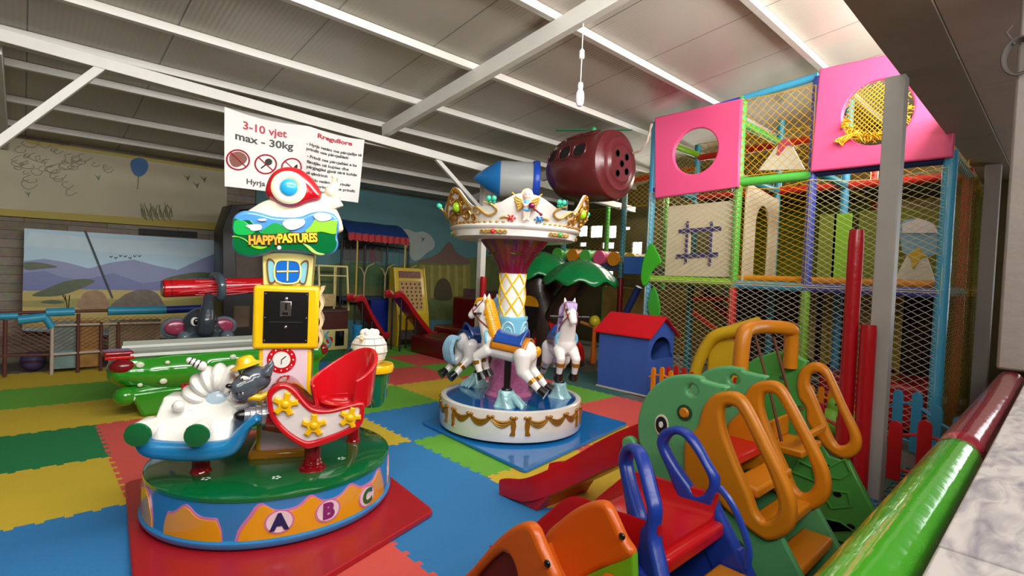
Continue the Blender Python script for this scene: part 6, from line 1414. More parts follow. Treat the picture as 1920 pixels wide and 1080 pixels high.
m_ac = matte('poster_acacia', '#4b5638', rough=.4, var=.2, vscale=20)
for P_ in ([(215, 480), (330, 430), (430, 390), (560, 370), (640, 385), (560, 430), (420, 480), (300, 490)], [(165, 260), (280, 262), (390, 290), (300, 300), (210, 310), (165, 300)], [(270, 530), (350, 512), (440, 528), (370, 540)], [(1090, 380), (1200, 345), (1340, 325), (1450, 335), (1520, 345), (1500, 365), (1300, 365), (1150, 390)]):
    flat('acacia_crown', [zp(*p) for p in P_], m_ac, yp - .009, po, n=3, O=PO)
for a_, b_ in (((440, 480), (455, 570)), ((470, 480), (462, 570)), ((420, 470), (450, 530)), ((1330, 365), (1338, 470)), ((1440, 350), (1448, 560))):
    mb = MB(); A = at(*zp(*a_), Y=yp - .01) - Vector(PO); B = at(*zp(*b_), Y=yp - .01) - Vector(PO); mb.tube([A, B], .006, 5); mb.obj('acacia_trunk', matte('poster_trunk', '#4a3e2c'), po)
for k in range(7):
    x = 750 + 32 * k; y = 225 + 8 * sin(k * 2); mb = MB(); mb.tube([at(*zp(x - 9, y - 8), Y=yp - .01) - Vector(PO), at(*zp(x, y), Y=yp - .01) - Vector(PO), at(*zp(x + 10, y - 9), Y=yp - .01) - Vector(PO)], .005, 4); mb.obj('flying_bird', matte('bird_ink', '#24262a'), po)
for x_ in (.3, 2.0):
    mb = MB(); z_ = at(400, 635, Y=yp).z; mb.box((x_ - .03, .0, 0), (x_ + .03, .04, max(z_ + .05, .1))); mb.obj('support_leg', m_bark if 0 else matte('poster_leg', '#5a4c3a'), po)
def stick(a, b, th=.012):
    mb = MB(); mb.tube([at(*zp(*p), Y=yp - .02 + .002 * 0) for p in (a, b)], th, 8); return mb
tk = stick((575, 45), (760, 500), .012); tk.mesh if 0 else None
o = tk.obj('leaning_pole', matte('pole_grey', '#55585c')); tag(o, 'thin grey pole leaning across the savanna poster', 'pole')
for nm, P_, c in (('rock', [(530, 570), (550, 490), (600, 450), (680, 455), (720, 500), (725, 570)], '#9a7a58'), ('rock', [(760, 570), (810, 500), (880, 460), (980, 440), (1060, 470), (1100, 530), (1100, 570)], '#6b5f52')):
    flat(nm, [zp(*p) for p in P_], matte('poster_rock' + c[1:3], c, rough=.5, var=.3, vscale=14), yp - .011, po, n=3, O=PO)
# ================================================================ CIRCUS MURAL on the right part of the back wall
yc2 = YB - .03; CO = (2.6, yc2, 1.4)
ci = thing('circus_mural', 'wall mural with teal sky, clouds, hills and striped tents behind the slides', 'mural', CO)
x0c = at(642, 450, Y=yc2).x - 1.6
def cf(name, pts, c, dy, n=0, **k): return flat(name, pts, matte('circus_' + c[1:], c, **k), yc2 - dy, ci, n=n, O=CO)
zc3 = lambda x, y: (640 + x / 7.2, 380 + y / 7.2)
mb = MB(); mb.box((x0c, yc2, .0), (9.6, yc2 + .02, roofz(YB) - .02)); mb.v = [v - Vector(CO) for v in mb.v]; mb.obj('painted_sky', matte('circus_sky', '#4f7c80', var=.08, vscale=1.5), ci)
cf('hills_band', [(560, 505), (660, 490), (740, 500), (790, 490), (920, 480), (1000, 480), (1000, 600), (560, 600)], '#5e6a38', .004, var=.3, vscale=4)
cf('cloud', [zc3(*p) for p in [(815, 370), (900, 360), (1000, 400), (1100, 390), (1200, 440), (1260, 540), (1240, 620), (1150, 680), (1060, 760), (960, 770), (880, 600), (820, 450)]], '#9aa49c', .006, n=4)
cf('tent', [zc3(*p) for p in [(1050, 800), (1200, 740), (1330, 670), (1460, 530), (1560, 680), (1700, 760), (1700, 830)]], '#6a5148', .008, n=3)
cf('tent_wall', [zc3(*p) for p in [(1060, 830), (1500, 860), (1740, 830), (1740, 1300), (1060, 1300)]], '#7d7430', .006, var=.3, vscale=5)
for k in range(6): cf('tent_stripe', [zc3(1090 + 110 * k, 840), zc3(1130 + 110 * k, 850), zc3(1135 + 110 * k, 1280), zc3(1095 + 110 * k, 1280)], '#8c8444', .010)
cf('tent_door', [zc3(*p) for p in [(1260, 1300), (1280, 1100), (1360, 1020), (1460, 1080), (1490, 1300)]], '#443a22', .012, n=3)
cf('far_hill', [zc3(*p) for p in [(60, 900), (150, 800), (260, 860), (400, 800), (560, 850), (700, 830), (760, 1100), (60, 1100)]], '#42663c', .012, n=3)
cf('dark_building', [zc3(*p) for p in [(20, 520), (560, 560), (560, 800), (20, 780)]], '#5c5a58', .005)
cf('birds', [zc3(*p) for p in [(1080, 465), (1110, 485), (1135, 478), (1110, 500), (1085, 535), (1098, 495)]], '#2c3430', .012)
cf('painted_figure', [zc3(*p) for p in [(400, 560), (430, 560), (450, 700), (480, 760), (440, 800), (390, 760)]], '#6e4450', .014, n=3)
# ================================================================ MESH FENCE with cyan pads (left)
yf = 8.6; fm = mat('fence_brown', '#5c3026', rough=.6); FO = (at(0, 640, Y=yf).x - .6, yf, 0)
lf = thing('mesh_play_fence', 'low mesh fence of brown and white tubes with cyan foam sleeves on the left', 'fence', FO)
def fp(px, py): p = at(px, py, Y=yf); return p - Vector(FO)
def ftube(name, a, b, r, m, n=1): mb = MB(); A, B = fp(*a), fp(*b); mb.tube([A + (B - A) * i / max(n, 1) for i in range(max(n, 1) + 1)], r, 12, jit=.03 if n > 1 else 0); mb.obj(name, m, lf)
p_cy = mat('foam_cyan', '#2b93b8', rough=.4, bump=.2, bscale=30); p_nv = mat('foam_navy', '#1a2f86', rough=.4)
ftube('top_rail', (-30, 588), (400, 577), .02, fm); ftube('foam_sleeve', (-30, 594), (34, 592), .04, p_cy, 4); ftube('foam_sleeve', (34, 600), (86, 594), .055, p_cy, 4); ftube('foam_sleeve', (86, 586), (140, 584), .05, p_cy, 4); ftube('foam_sleeve', (84, 594), (98, 614), .04, p_cy, 3)
ftube('foam_sleeve', (202, 583), (311, 581), .055, p_cy, 6); ftube('foam_sleeve', (311, 581), (385, 578), .053, p_nv, 5)
ftube('mid_rail', (-30, 667), (100, 665), .017, fm); ftube('mid_rail', (97, 665), (196, 658), .017, mat('fence_white', '#b8a89c', rough=.6)); ftube('white_rail', (98, 610), (330, 604), .016, MATS['fence_white'])
for x, yt_, m in ((10, 600, fm), (98, 612, MATS['fence_white']), (147, 588, fm), (190, 604, fm), (222, 604, fm)): ftube('post', (x, yt_), (x - 1.5, 706), .02, m)
mb = MB(); m_fn = mat('fence_net', '#8c5a3c', rough=.7)
W_f = (fp(345, 610) - fp(-30, 640)).x; A = fp(-30, 600); A.z = .32
def fnet(x0, x1, z0, z1, cw=.075, ch=.05):
    mb = MB(); nx = int((x1 - x0) / cw); ny = int((z1 - z0) / ch)
    for s0 in (1, -1):
        for k in range(-2 * ny, 2 * nx + 2 * ny + 1, 2):
            P_ = [Vector((x0 + (k + s0 * j) * cw / 2, .015 * sin((k + s0 * j) * .3), z0 + j * ch / 2)) for j in range(2 * ny + 1) if 0 <= k + s0 * j <= 2 * nx]
            if len(P_) > 1: mb.tube(P_, .003, 3, cap=False)
    mb.obj('net', m_fn, lf, smooth=False)
fnet(A.x, fp(345, 610).x, .3, .72)
for x0, x1, c, nm in ((100, 146, '#6f8a86', 'a'), (148, 188, '#a0712c', 'b'), (205, 222, '#8a8a70', 'c'), (225, 300, '#7b6a4c', 'd')):
    A_f, B_f = fp(x0, 612), fp(x1, 690); mb = MB(); mb.box((A_f.x, .04, .06), (B_f.x, .05, .66)); mb.obj('printed_panel', mat('print_' + nm, c, rough=.6, var=.4, vscale=9), lf)
bx = thing('folded_bedding', 'folded pale teal and white cloth on the floor under the mesh fence', 'cloth', (at(122, 690, Y=8.9).x, 8.9, 0))
mb = MB(); mb.ell((0, 0, .12), (.16, .12, .12)); mb.ell((.03, .02, .2), (.13, .1, .07)); blob(mb, .015, 3).obj('cloth', mat('teal_cloth', '#7fa09a', rough=.8, var=.3, vscale=20), bx)
bp_ = thing('purple_ball', 'dull purple ball behind the mesh fence at the far left', 'ball', (at(62, 690, Y=8.95).x, 9.0, 0)); MB().ell((0, 0, .13), .13).obj('ball', mat('ball_purple', '#4a3c62', rough=.6), bp_)
# ================================================================ CROCODILE TABLE
yk = 6.0; KO = (.57, yk, 0)
cro = thing('crocodile_game_table', 'green spotted crocodile game table with a red snout tip and white top rails', 'game table', KO)
g_cr = gloss('crocodile_green', '#2f9a22', rough=.12, coat=1); g_spot = gloss('spot_white', '#e2efcf')
def kp(px, py, y=yk): return at(px, py, Y=y) - Vector(KO)
ztop = kp(300, 663).z; Lk = 1.85; dk = .62
zk = lambda x, y: (180 + x / 4.909, 620 + y / 4.909)
mb = MB()
def hull(u, v):
    # u along the length, v round the section on the near side from top rail to belly
    x = .08 + (Lk - .08) * u; zt_ = ztop - .01; zb_ = .27 + .12 * min(1, u * 3.0) * (1 if u > .1 else 1)
    z = zt_ + (zb_ - zt_) * v; bul = .1 * sin(pi * min(1, v * 1.0)) * (1 - .5 * u); nose = .28 * max(0, 1 - u / .08) ** 2
    return (x, -.02 - bul + nose * .5, z)
mb = MB(); mb.ell((.2, .18, ztop - .17), (.2, .28, .16)); mb.box((.15, -.04, .3), (Lk, .6, ztop - .03)); mb.box((.2, .02, .2), (Lk, .56, .4)); mb.ell((.55, .02, ztop - .18), (.45, .16, .17)); mb.ell((1.0, .03, ztop - .13), (.7, .13, .13)); mb.ell((1.5, .03, ztop - .11), (.4, .12, .12)); mb.ell((.1, .1, ztop - .16), (.1, .18, .12))
body_k = blob(mb, .02, 8).obj('body', g_cr, cro)
mb = MB(); mb.caps((.16, .0, .2), .085, (.5, .02, .24), .075); mb.ell((.14, -.02, .2), (.1, .1, .09)); blob(mb, .015, 3).obj('front_paw', g_cr, cro)
mb = MB(); mb.add([(.26, -.1, .0), (.85, -.08, .0), (1.15, -.04, .26), (.16, -.1, .24), (.28, .56, 0), (.95, .56, 0), (1.25, .56, .26), (.22, .56, .26)], [(0, 1, 2, 3), (7, 6, 5, 4), (3, 2, 6, 7), (0, 4, 5, 1), (0, 3, 7, 4), (1, 5, 6, 2)]); mb.obj('foot', g_cr, cro, bevel=.03, bseg=3)
mb = MB(); mb.box((1.3, .06, .0), (1.75, .54, .3)); mb.obj('foot', g_cr, cro, bevel=.03)
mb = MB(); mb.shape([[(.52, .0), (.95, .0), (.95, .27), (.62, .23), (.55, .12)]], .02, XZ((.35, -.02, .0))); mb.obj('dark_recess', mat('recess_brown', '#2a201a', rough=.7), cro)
for px, py, r in ((410, 318, .042), (655, 290, .028), (878, 278, .042), (1045, 355, .025), (615, 460, .04), (408, 503, .028), (345, 620, .045), (1265, 242, .04), (560, 300, .0)):
    if not r: continue
    p = kp(*zk(px, py), y=yk - .1); mb = MB(); mb.ell((p.x, -.1 if py > 300 or 1 else 0, p.z), (r, .012, r * .85)); 
    # seat the spot on the skin
    hit = None
    me_ = body_k.data
    best = min((v.co for v in me_.vertices if abs(v.co.x - p.x) < .04 and abs(v.co.z - p.z) < .04), key=lambda c: c.y, default=None)
    yy = best.y if best is not None else -.1
    if py == 620: yy = -.085
    mb = MB(); mb.ell((p.x, yy - .0, p.z), (r * .8, .014, r * .68)); mb.obj('white_spot', g_spot, cro)
mb = MB(); p = kp(*zk(200, 335), y=yk); mb.ell((p.x + .04, -.0, p.z), (.11, .09, .075)); o = mb.obj('red_mouth', gloss('mouth_red', '#7c0f18'), cro)
mb = MB(); mb.box((-.03, -.02, ztop - .0), (.2, .2, ztop + .045)); mb.obj('red_snout_cap', g_dkred, cro, bevel=.02, bseg=3)
mb = MB(); mb.box((-.02, -.025, ztop - .03), (.2, -.0, ztop + .0)); mb.obj('mouth_lip', g_red, cro, bevel=.008)
m_rail = gloss('rail_white', '#e8ece4')
for y in (-.01, .58):
    mb = MB(); mb.bar((.17, y, ztop + .0), (Lk, y, ztop + .0), .022, .03); mb.obj('top_rail', m_rail, cro, bevel=.004)
mb = MB(); mb.box((.18, .0, ztop - .03), (Lk, .57, ztop - .015)); mb.obj('playing_field', mat('field_grey_green', '#6e7468', rough=.15, var=.25, vscale=4), cro)
mb = MB(); mb.box((.18, .572, ztop - .1), (Lk, .59, ztop + .06)); mb.obj('rear_glass_strip', mat('pale_strip', '#aeb4a6', rough=.2), cro)
# side sticker
mb = MB(); mb.shape([sm2([(.35, .24), (.7, .3), (1.0, .36), (1.0, .3), (.7, .25)], 3)], .01, XZ((.05, -.045, .02))); mb.obj('sticker', mat('sticker_print', '#b0603a', rough=.4, var=.4, vscale=25), cro)
me = text_mesh('P', .11, .004, offset=.006); p = kp(*zk(815, 515), y=yk - .08); MB().mesh(me, XZ((p.x, -.085, p.z))).obj('sticker_letter', gloss('letter_red', '#c02030'), cro)
for s in (-1, 1): 
    pass
# second head at the far right end
mb = MB(); p = at(598, 655, Y=6.05); mb.ell((p.x - 2.5 - .05, 0, .5), (.15, .16, .12)); mb.box((p.x - 2.5 - .2, -.05, .0), (p.x - 2.5, .3, .45)); mb.v = [v + Vector((2.5 - .57, .05, 0)) for v in mb.v]; ke = blob(mb, .02, 5).obj('end_head', g_cr, cro)
mb = MB(); mb.ell((p.x - .57, -.08, .52), (.05, .04, .06)); mb.obj('eye', g_dkred, ke)
# ================================================================ ELEPHANT FIGURE HOLDING A RED LOG
ye = 7.3; ze = lambda x, y: (180 + x / 5.4, 480 + y / 5.4)
EO5 = (at(*ze(1100, 800), Y=ye).x, ye, 0)
ele = thing('elephant_figure', 'grey elephant figure with pink ears and raised trunk behind the crocodile table', 'figure', EO5)
g_eg = gloss('elephant_grey', '#3a444c', rough=.2); g_eg2 = gloss('elephant_light', '#60707c', rough=.25); g_ear = gloss('ear_pink', '#a03c5a')
def ep(px, py, dy=0): return at(*ze(px, py), Y=ye - dy) - Vector(EO5)
mb = MB(); c = ep(1060, 690); mb.ell(c, (.2, .18, .2)); mb.ell(ep(1000, 770, .05), (.12, .12, .1)); mb.ell(ep(1180, 770, .05), (.12, .12, .1)); mb.ell(ep(1080, 830), (.26, .2, .14)); 
P_ = [ep(1110, 740, .2), ep(1115, 660, .22), ep(1125, 560, .2), ep(1135, 480, .16), ep(1140, 420, .1)]
for i in range(4): mb.caps(P_[i], [.1, .1, .08, .065, .06][i], P_[i + 1], [.1, .08, .065, .06, .055][i])
mb.caps(Vector((c.x, .05, 0.05)), .17, c, .18)
blob(mb, .018, 4).obj('body', g_eg, ele)
mb = MB(); mb.tube(smooth_path([ep(1180, 215, .0), ep(1235, 205, .1), ep(1265, 250, .22), ep(1275, 330, .25), ep(1265, 410, .2), ep(1240, 430, .14)], 5), [.05] * 16 + [.045] * 6 + [.04] * 4, 14); mb.obj('trunk_tip', gloss('trunk_grey', '#4d5c68', rough=.15), ele)
for px, py, s in ((810, 730, 1), (1290, 710, 1)):
    mb = MB(); mb.ell(ep(px, py, -.05), (.16, .04, .13)); e = mb.obj('ear', g_eg2, ele); mb = MB(); mb.ell(ep(px, py - 5, -.0), (.12, .03, .09)); mb.obj('ear_inner', g_ear, e)
for px, py in ((895, 825), (1330, 810)):
    mb = MB(); mb.caps(ep(px, py, .08), .085, ep(px, py, .17), .075); mb.obj('foot', g_eg2, ele)
for px in (1000, 1175):
    mb = MB(); mb.ell(ep(px, 665, .17), (.045, .03, .055)); mb.obj('eye', g_white, ele); mb = MB(); mb.ell(ep(px + 14, 665, .195), (.03, .02, .04)); mb.obj('pupil', g_black, ele)
mb = MB(); mb.box(tuple(ep(1020, 870, .12) + Vector((0, 0, -.03))), tuple(ep(1250, 805, -.1))); mb.obj('blue_collar', gloss('collar_blue', '#1c3f9a'), ele, bevel=.02)
lg = thing('red_log', 'red wood-grain log held up by the elephant trunk', 'log', tuple(at(305, 541, Y=ye)))
LG = at(305, 541, Y=ye); a = Vector((0, 0, 0)); b = at(492, 535, Y=ye) - LG; rl = (at(400, 526, Y=ye).z - at(400, 558, Y=ye).z) / 2
b.z = b.z; b = b * 1.05
mb = MB(); mb.tube([a + (b - a) * t for t in (0, .01, .5, .99, 1)], [rl * .9, rl, rl * .98, rl, rl * .9], 32, flat=1.0); mb.obj('log', g_red, lg)
mb = MB(); mb.tube([a + Vector((-.01, 0, 0)), a + (b - a) * .07], [rl * .88, rl * 1.01], 32); mb.obj('end_bark', gloss('log_end', '#6e1a1c'), lg)
random.seed(5); mb = MB()
for k in range(13):
    z = rl * (-.85 + 1.7 * k / 12); P_ = []
    t0 = .12 + random.random() * .25; t1 = t0 + .25 + random.random() * .35; t1 = min(t1, .97)
    for j in range(16):
        t = t0 + (t1 - t0) * j / 15; zz = z + rl * .12 * sin(9 * t + k * 1.7); zz = max(-rl * .95, min(rl * .95, zz)); P_.append(a + (b - a) * t + Vector((0, -sqrt(rl * rl - zz * zz) - .001, zz)))
    mb.tube(P_, .005, 5)
mb.obj('wood_grain', gloss('grain_pink', '#e8707a'), lg)
# ================================================================ DARK ARCADE CABINET
ya = 8.5; AO = (at(420, 600, Y=ya).x, ya, 0)
ar = thing('arcade_cabinet', 'tall black arcade cabinet with angled top behind the yellow ride sign', 'arcade machine', AO)
def apx(px, py): p = at(px, py, Y=ya); return (p.x - AO[0], p.z)
mb = MB(); mb.shape([[apx(418, 432), apx(434, 384), apx(508, 382), apx(516, 384), apx(516, 640), (apx(516, 640)[0], 0), (apx(418, 640)[0], 0)], [apx(440, 440), apx(450, 394), apx(505, 391), apx(506, 535), apx(445, 540)]], .5, XZ((0, .25, 0)), bevel=.01); mb.obj('shell', mat('arcade_black', '#0e0c0c', rough=.4), ar)
mb = MB(); mb.box((apx(440, 500)[0], .3, 1.2), (apx(508, 500)[0], .33, apx(450, 394)[1])); mb.obj('inner_panel', mat('arcade_inner', '#4a3a30', rough=.6, var=.35, vscale=8), ar)
mb = MB(); mb.box((apx(436, 560)[0], -.02, .5), (apx(470, 560)[0], .3, .85)); mb.obj('seat', mat('arcade_brown', '#5a4630', rough=.6), ar, bevel=.03); mb = MB(); mb.box((apx(480, 560)[0], .05, .6), (apx(508, 560)[0], .25, .75)); mb.obj('console', g_black, ar, bevel=.02)
# ================================================================ CLAW MACHINE (cream)
def machine(name, label, x0, x1, y0, h, d, body, m):
    t = thing(name, label, 'arcade machine', (x0, y0, 0)); return t
yc_m = 8.9
xa, xb = at(598, 600, Y=yc_m).x, at(654, 600, Y=yc_m).x; W_c = xb - xa; hC = at(650, 500, Y=yc_m).z
cm = thing('prize_machine', 'cream framed glass prize machine with a brown middle and black coin door', 'arcade machine', (xa, yc_m, 0))
m_crm = gloss('machine_cream', '#d2c27e', rough=.35); m_brn = mat('machine_brown', '#4a1e14', rough=.4)
zl = at(620, 618, Y=yc_m).z; zmid = at(620, 583, Y=yc_m).z
mb = MB(); mb.box((0, 0, 0), (W_c, .6, zl)); mb.obj('base_cabinet', m_crm, cm, bevel=.01)
mb = MB(); mb.box((.01, .02, zl), (W_c - .01, .58, zmid + .03)); mb.obj('middle_section', m_brn, cm); mb = MB(); mb.box((0, -.005, zmid - .02), (W_c, .01, zmid)); mb.obj('chrome_strip', g_chrome, cm)
for x in (.0, W_c - .025):
    mb = MB(); mb.bar((x + .012, .0, zmid), (x + .012, .12, hC), .03, .03, upv=(0, 1, 0)); mb.bar((x + .012, .58, zmid), (x + .012, .58, hC), .03, .03, upv=(0, 1, 0)); mb.obj('glass_frame', m_crm, cm)
mb = MB(); mb.bar((0, .12, hC), (W_c, .12, hC), .03, .03); mb.bar((0, .1, hC - .17), (W_c, .1, hC - .17), .02, .02); mb.bar((W_c * .55, .1, zmid), (W_c * .55, .12, hC), .02, .02, upv=(0, 1, 0)); mb.bar((0, .58, hC), (W_c, .58, hC), .03, .03); mb.obj('glass_frame', m_crm, cm)
mb = MB(); mb.box((.02, .57, zmid), (W_c - .02, .59, hC)); mb.obj('back_picture', mat('machine_backdrop', '#4a5c2c', rough=.5, var=.5, vscale=7), cm)
mb = MB(); mb.box((W_c * .05, .0, zmid + .08), (W_c * .5, .1, zmid + .3)); mb.obj('prize_box', mat('prize_print', '#b89a6a', rough=.4, var=.3, vscale=15), cm, bevel=.01)
mb = MB(); mb.box((W_c * .55, -.008, zl * .2), (W_c * .85, .0, zl * .92)); mb.obj('coin_door', g_black, cm); mb = MB(); mb.box((W_c * .0, -.008, zl * .2), (W_c * .1, .0, zl * .85)); mb.obj('coin_door', g_black, cm)
mb = MB(); mb.box((W_c * .7, -.014, zl * .66), (W_c * .78, -.006, zl * .86)); mb.obj('coin_slot', g_chrome, cm)
mb = MB(); mb.shape([circ(W_c * .36, zl * .5, .06)], .01, XZ((0, -.005, 0))); mb.obj('red_disc', g_red, cm)
P_ = [(W_c * .3, zl * .95), (W_c * .22, zl * .75), (W_c * .36, zl * .5), (W_c * .38, zl * .3), (W_c * .22, zl * .1)]
mb = MB(); mb.tube(smooth_path([(x, -.014, z) for x, z in P_], 6), .025, 8, flat=.3, up=(0, 1, 0)); mb.obj('s_ribbon', gloss('ribbon_blue', '#6fa8b4'), cm)
# yellow dart style machine
ym2 = 8.8; xa, xb = at(747, 560, Y=ym2).x, at(806, 560, Y=ym2).x; W_d = xb - xa; hD = at(780, 503, Y=ym2).z
dm = thing('pinball_cabinet', 'yellow leaning arcade cabinet with a red and brown playfield behind the second red slide', 'arcade machine', (xa, ym2, 0))
m_ym = gloss('machine_yellow', '#c8a81c', rough=.35)
sidep = [(0, 0), (.35, 0), (.35, hD), (.22, hD), (.02, .62), (-.02, .3)]
for x in (0, W_d - .03):
    mb = MB(); mb.shape([sidep], .03, basis((x + .015, 0, 0), (0, 1, 0), (0, 0, 1)), bevel=.004); mb.obj('side_board', m_ym, dm)
mb = MB(); mb.add([(.03, .04, .6), (W_d - .03, .04, .6), (W_d - .03, .24, hD - .02), (.03, .24, hD - .02), (.03, .08, .6), (W_d - .03, .08, .6), (W_d - .03, .28, hD - .02), (.03, .28, hD - .02)], [(0, 1, 2, 3), (7, 6, 5, 4), (3, 2, 6, 7), (0, 4, 5, 1)]); mb.obj('front_board', m_ym, dm)
def dpt(u, v, o=.01): return Vector((.03 + (W_d - .06) * u, .04 + .2 * v - o, .6 + (hD - .62) * v))
mb = MB(); mb.add([dpt(.12, .1), dpt(.88, .1), dpt(.88, .74), dpt(.12, .74)], [(0, 1, 2, 3)]); mb.add([dpt(.12, .1, .002), dpt(.88, .1, .002), dpt(.88, .74, .002), dpt(.12, .74, .002)], [(3, 2, 1, 0)]); mb.obj('playfield', mat('field_tan', '#a88a50', rough=.4), dm)
for k in range(5):
    for j in range(7):
        mb = MB(); mb.ell(dpt(.2 + .15 * k + (.03 if j % 2 else 0), .16 + .085 * j, .014), (.022, .006, .022), seg=12, rings=6); mb.obj('target_disc', g_dkred if (k + j) % 2 else mat('disc_brown', '#54301c', rough=.4), dm)
mb = MB(); mb.add([dpt(.12, .8), dpt(.88, .8), dpt(.88, .95), dpt(.12, .95)], [(0, 1, 2, 3)]); mb.obj('marquee', mat('marquee_print', '#7a4a3c', rough=.4, var=.5, vscale=22), dm)
mb = MB(); mb.box((.03, -.03, .3), (W_d - .03, .02, .6)); mb.obj('lower_front', m_ym, dm, bevel=.02); mb = MB(); mb.box((.04, -.035, .12), (W_d - .04, .0, .32)); mb.obj('printed_belly', mat('belly_print', '#5a5048', rough=.4, var=.6, vscale=18), dm, bevel=.02)
mb = MB(); mb.box((0, .35, 0), (W_d, .365, hD)); mb.obj('back_board', m_ym, dm)
# ================================================================ CANOPY PLAY SET with slides
yq = 9.45
XQ0, XQ1 = at(642, 430, Y=yq).x, at(760, 430, Y=yq).x
cs = thing('canopy_play_set', 'caged play set under a blue awning with a red scalloped valance', 'play structure', (XQ0, yq, 0))
def qp(px, py, y=yq): return at(px, py, Y=y) - Vector((XQ0, yq, 0))
m_aw = mat('awning_blue', '#1c3a78', rough=.6, bump=.2); m_val = mat('awning_red', '#a8161c', rough=.6, bump=.2)
tl_, tr2, bl2, br2 = qp(640, 409), qp(753, 422), qp(600, 440), qp(752, 446)
yF = -.3
mb = MB(); mb.sheet(lambda u, v: (tl_.x + (tr2.x - tl_.x) * u, .3 + (yF - .3) * v, tl_.z * 1.0 + (tr2.z - tl_.z) * u + .02 * sin(u * 14) * .3 - v * v * .27), 20, 8, (0, 0, -.012)); mb.obj('awning', m_aw, cs)
mb = MB(); mb.sheet(lambda u, v: (tl_.x + (tr2.x - tl_.x) * u, yF - .02 * v + .015 * sin(u * 60), tl_.z + (tr2.z - tl_.z) * u - .27 - v * (.13 + .02 * abs(sin(u * 40)))), 90, 4, (0, .008, 0)); mb.obj('valance', m_val, cs)
m_bk = mat('cage_black', '#14110f', rough=.5); m_gp = mat('cage_cream_tube', '#a08c62', rough=.5)
zf = qp(700, 622).z
for x in (0, .33, .66, 1):
    X = (qp(765, 500).x) * x; mb = MB(); mb.tube([(X, 0, .0), (X, 0, tl_.z - .35)], .02, 8); mb.obj('cage_post', m_bk, cs)
for z_, n_ in ((tl_.z - .38, 'cage_rail'), (tl_.z - .5, 'cage_rail')):
    mb = MB(); mb.tube([(0, 0, z_), (qp(765, 500).x / 2, 0, z_ + .03), (qp(765, 500).x, 0, z_)], .018, 8); mb.obj(n_, m_bk, cs)
for k in range(11):
    X = qp(765, 500).x * (k + .5) / 11; mb = MB(); mb.tube([(X, .03, .75), (X, .03, tl_.z - .4)], .006, 5); mb.obj('cage_bar', mat('bar_grey', '#5a5650', rough=.5), cs)
mb = MB(); mb.box((0, -.05, .85), (qp(765, 500).x, .4, .92)); mb.obj('deck', mat('deck_navy', '#16244a', rough=.5), cs)
mb = MB(); mb.box((qp(690, 600).x, -.1, 0), (qp(735, 600).x, -.05, .85)); mb.obj('blue_panel', mat('panel_blue', '#1a2f8c', rough=.4), cs)
for px in (676, 715, 757):
    p = qp(px, 560); mb = MB(); mb.tube([(p.x, -.12, .9), (p.x, -.12, 1.35)], .018, 8); mb.tube(smooth_path([(p.x, -.12, 1.33), (p.x + .06, -.12, 1.5), (p.x + .2, -.12, 1.58)], 4), .015, 8); mb.tube(smooth_path([(p.x, -.12, 1.33), (p.x - .05, -.12, 1.45), (p.x - .12, -.12, 1.5)], 4), .015, 8); mb.obj('handrail', m_gp, cs)
mb = MB(); p = qp(660, 420); mb.tube([(p.x, -.25, .9), (p.x, -.25, tl_.z - .3)], .018, 8); mb.obj('front_pole', mat('pole_yellow', '#b89a3c', rough=.5), cs); p = qp(748, 450); mb = MB(); mb.tube([(p.x, -.25, .9), (p.x, -.25, tl_.z - .3)], .018, 8); mb.obj('front_pole', mat('pole_yellow', '#b89a3c', rough=.5), cs)
def slide2(name, label, top, foot, w, y):
    A = at(*top, Y=y); B = at(*foot, Y=y); t = thing(name, label, 'slide', (A.x, y, 0)); L = B.x - A.x; B.z = max(B.z, .04)
    P_ = [(-.1, A.z + .0), (.05, A.z), (L * .5, (A.z + B.z) / 2), (L * .9, B.z + .06), (L, B.z), (L + .1, B.z - .0)]
    path_ = smooth_path([(0, p[0], p[1]) for p in P_], 5); m = chute(path_, -w / 2, w / 2, .07); T = Matrix(((0, 1, 0, 0), (1, 0, 0, 0), (0, 0, 1, 0), (0, 0, 0, 1)))
    m.v = [T @ v for v in m.v]; m.f = [f[::-1] for f in m.f]; m.obj('chute', gloss('slide_dark_red', '#a00e18', rough=.3), t, angle=50)
    for x in (.05, L * .5): z = A.z - .04 if x < .1 else (A.z + B.z) / 2 - .04; mb = MB(); mb.tube([(x, -w / 2 + .03, 0), (x, -w / 2 + .03, z)], .018, 8); mb.tube([(x, w / 2 - .03, 0), (x, w / 2 - .03, z)], .018, 8); mb.obj('support', m_bk, t)
    return t
slide2('slide', 'left dark red slide running down from the canopy play set', (668, 563), (712, 630), .34, 8.66)
slide2('slide', 'right dark red slide beside the yellow leaning cabinet', (740, 556), (800, 628), .36, 8.4)
# blue toy train near the prize machine
bt = thing('blue_ride_on_train', 'small blue plastic ride-on beside the cream prize machine', 'ride-on toy', (at(668, 640, Y=8.4).x, 8.35, 0))
p_b2 = plastic('train_blue', '#1f7fb4')
mb = MB(); mb.box((-.12, -.12, .06), (.34, .12, .2)); mb.box((.16, -.1, .2), (.34, .1, .36)); mb.obj('body', p_b2, bt, bevel=.03, bseg=3); mb = MB(); mb.lathe([(.07, .2), (.07, .42), (.09, .46), (.09, .5), (0, .52)], (-.02, 0, 0), seg=24); mb.obj('chimney', p_b2, bt)
for x in (-.06, .25):
    for y in (-.12, .12):
        mb = MB(); m0 = MB(); m0.lathe([(0, -.02), (.07, -.02), (.07, .02), (0, .02)], seg=20); mb.add(m0.v, m0.f, Matrix.Translation((x, y, .07)) @ Matrix.Rotation(pi / 2, 4, 'X')); mb.obj('wheel', p_b2, bt)
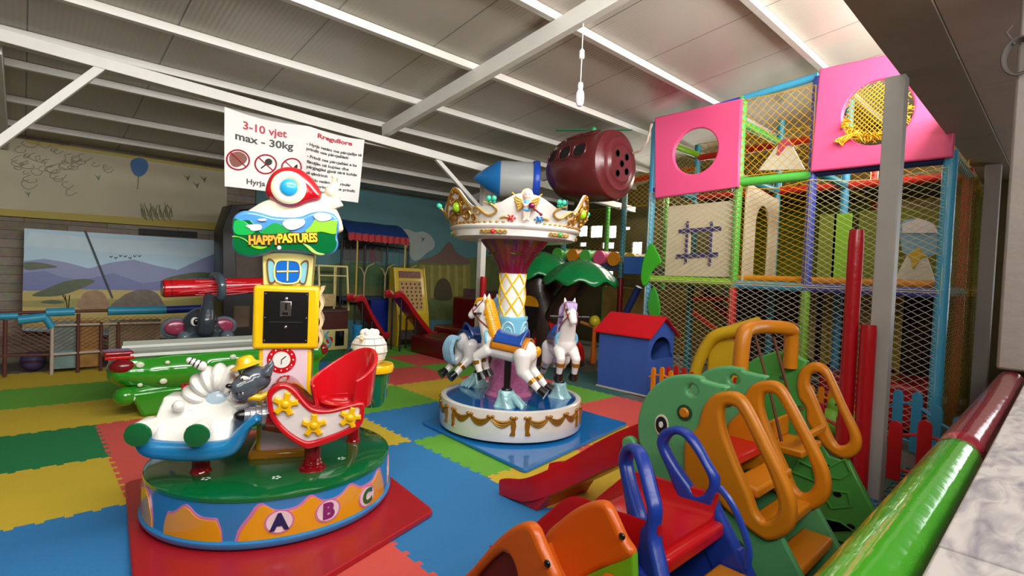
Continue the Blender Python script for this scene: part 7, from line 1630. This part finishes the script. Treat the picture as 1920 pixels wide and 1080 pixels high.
# ================================================================ DARK RED SOFT SOFA BLOCKS
m_sofa = mat('sofa_dark_red', '#6a0a12', rough=.3, bump=.3, bscale=4, coat=.25)
def block(label, lo, hi, z1, m=m_sofa, name='soft_block', cat='soft play block'):
    mb = MB(); cx_, cy_ = (lo[0] + hi[0]) / 2, (lo[1] + hi[1]) / 2; mb.box((lo[0] - cx_, lo[1] - cy_, 0 if len(lo) < 3 else lo[2]), (hi[0] - cx_, hi[1] - cy_, z1)); o = mb.obj(name, m, loc=(cx_, cy_, 0), bevel=.04, bseg=3); return tag(o, label, cat)
block('long dark red padded block on the floor left of the horse carousel', (5.15, 6.55), (5.9, 8.15), at(778, 628, X=5.15).z)
block('dark red padded back block behind the long padded block', (6.7, 7.4), (6.95, 9.0), .95)
block('dark red padded seat block between the long block and the back block', (5.95, 6.6), (6.65, 8.6), .42)
o = block('faded pink printed panel standing behind the dark red padded blocks', (7.2, 6.9), (7.25, 9.3), 1.12, mat('pink_print', '#7a5658', rough=.6, var=.5, vscale=4), 'printed_panel', 'panel')
# play mat with toys in front of the tree, yellow toy
pm = MB().box((-.5, -.32, 0), (.5, .32, .05)).obj('padded_play_mat', mat('playmat_grey_print', '#9aa89c', rough=.5, var=.3, vscale=6), loc=(7.15, 4.78, .1), bevel=.02); tag(pm, 'low grey green printed play mat on the floor between tree and playhouse', 'play mat'); pm.location.z = .0
yt2 = thing('yellow_toy', 'yellow ball headed toy left of the playhouse roof', 'toy', (7.2, 5.15, 0))
p = at(1115, 602, X=7.2); yt2.location = (7.2, p.y, 0)
mb = MB(); mb.ell((0, 0, p.z), .1); mb.obj('head', gloss('toy_yellow', '#d8c020', rough=.4), yt2); mb = MB(); mb.tube([(0, 0, 0), (0, 0, p.z - .08)], [.05, .03], 12); mb.obj('stand', g_orange, yt2); mb = MB(); mb.tube([(-.0, -.1, p.z - .12), (0, .3, p.z - .05)], .03, 10); mb.obj('orange_arm', gloss('toy_orange2', '#e0904a'), yt2)
# hanging rope between heli and frame, cable coil on the near column
rp = MB(); P_ = [at(px, py, X=6.1) for px, py in ((1186, 287), (1202, 281), (1214, 262), (1222, 232))]; rp.tube(smooth_path(P_, 6), .016, 7, jit=.35); tag(rp.obj('knotted_rope', mat('rope_white', '#b8a898', rough=.8)), 'knotted white rope between the maroon pod and the first pink panel', 'rope')
cc = MB(); c = at(1912, 108, X=3.38); 
for k in range(4): cc.tube([c + Vector((-.01 * k, (.05 + .003 * k) * cos(t), (.075 + .004 * k) * sin(t))) for t in [2 * pi * i / 30 for i in range(30)]], .006, 6, closed=True)
cc.tube([c + Vector((-.02, .02, .06)), c + Vector((-.03, .05, .12)), c + Vector((-.03, .03, .15))], .005, 6)
tag(cc.obj('cable_coil', mat('cable_grey', '#5a5450', rough=.6)), 'coil of grey cable hung on the near column at the right edge', 'cable')
# goods shelf seen through the right bay (bright shop beyond)
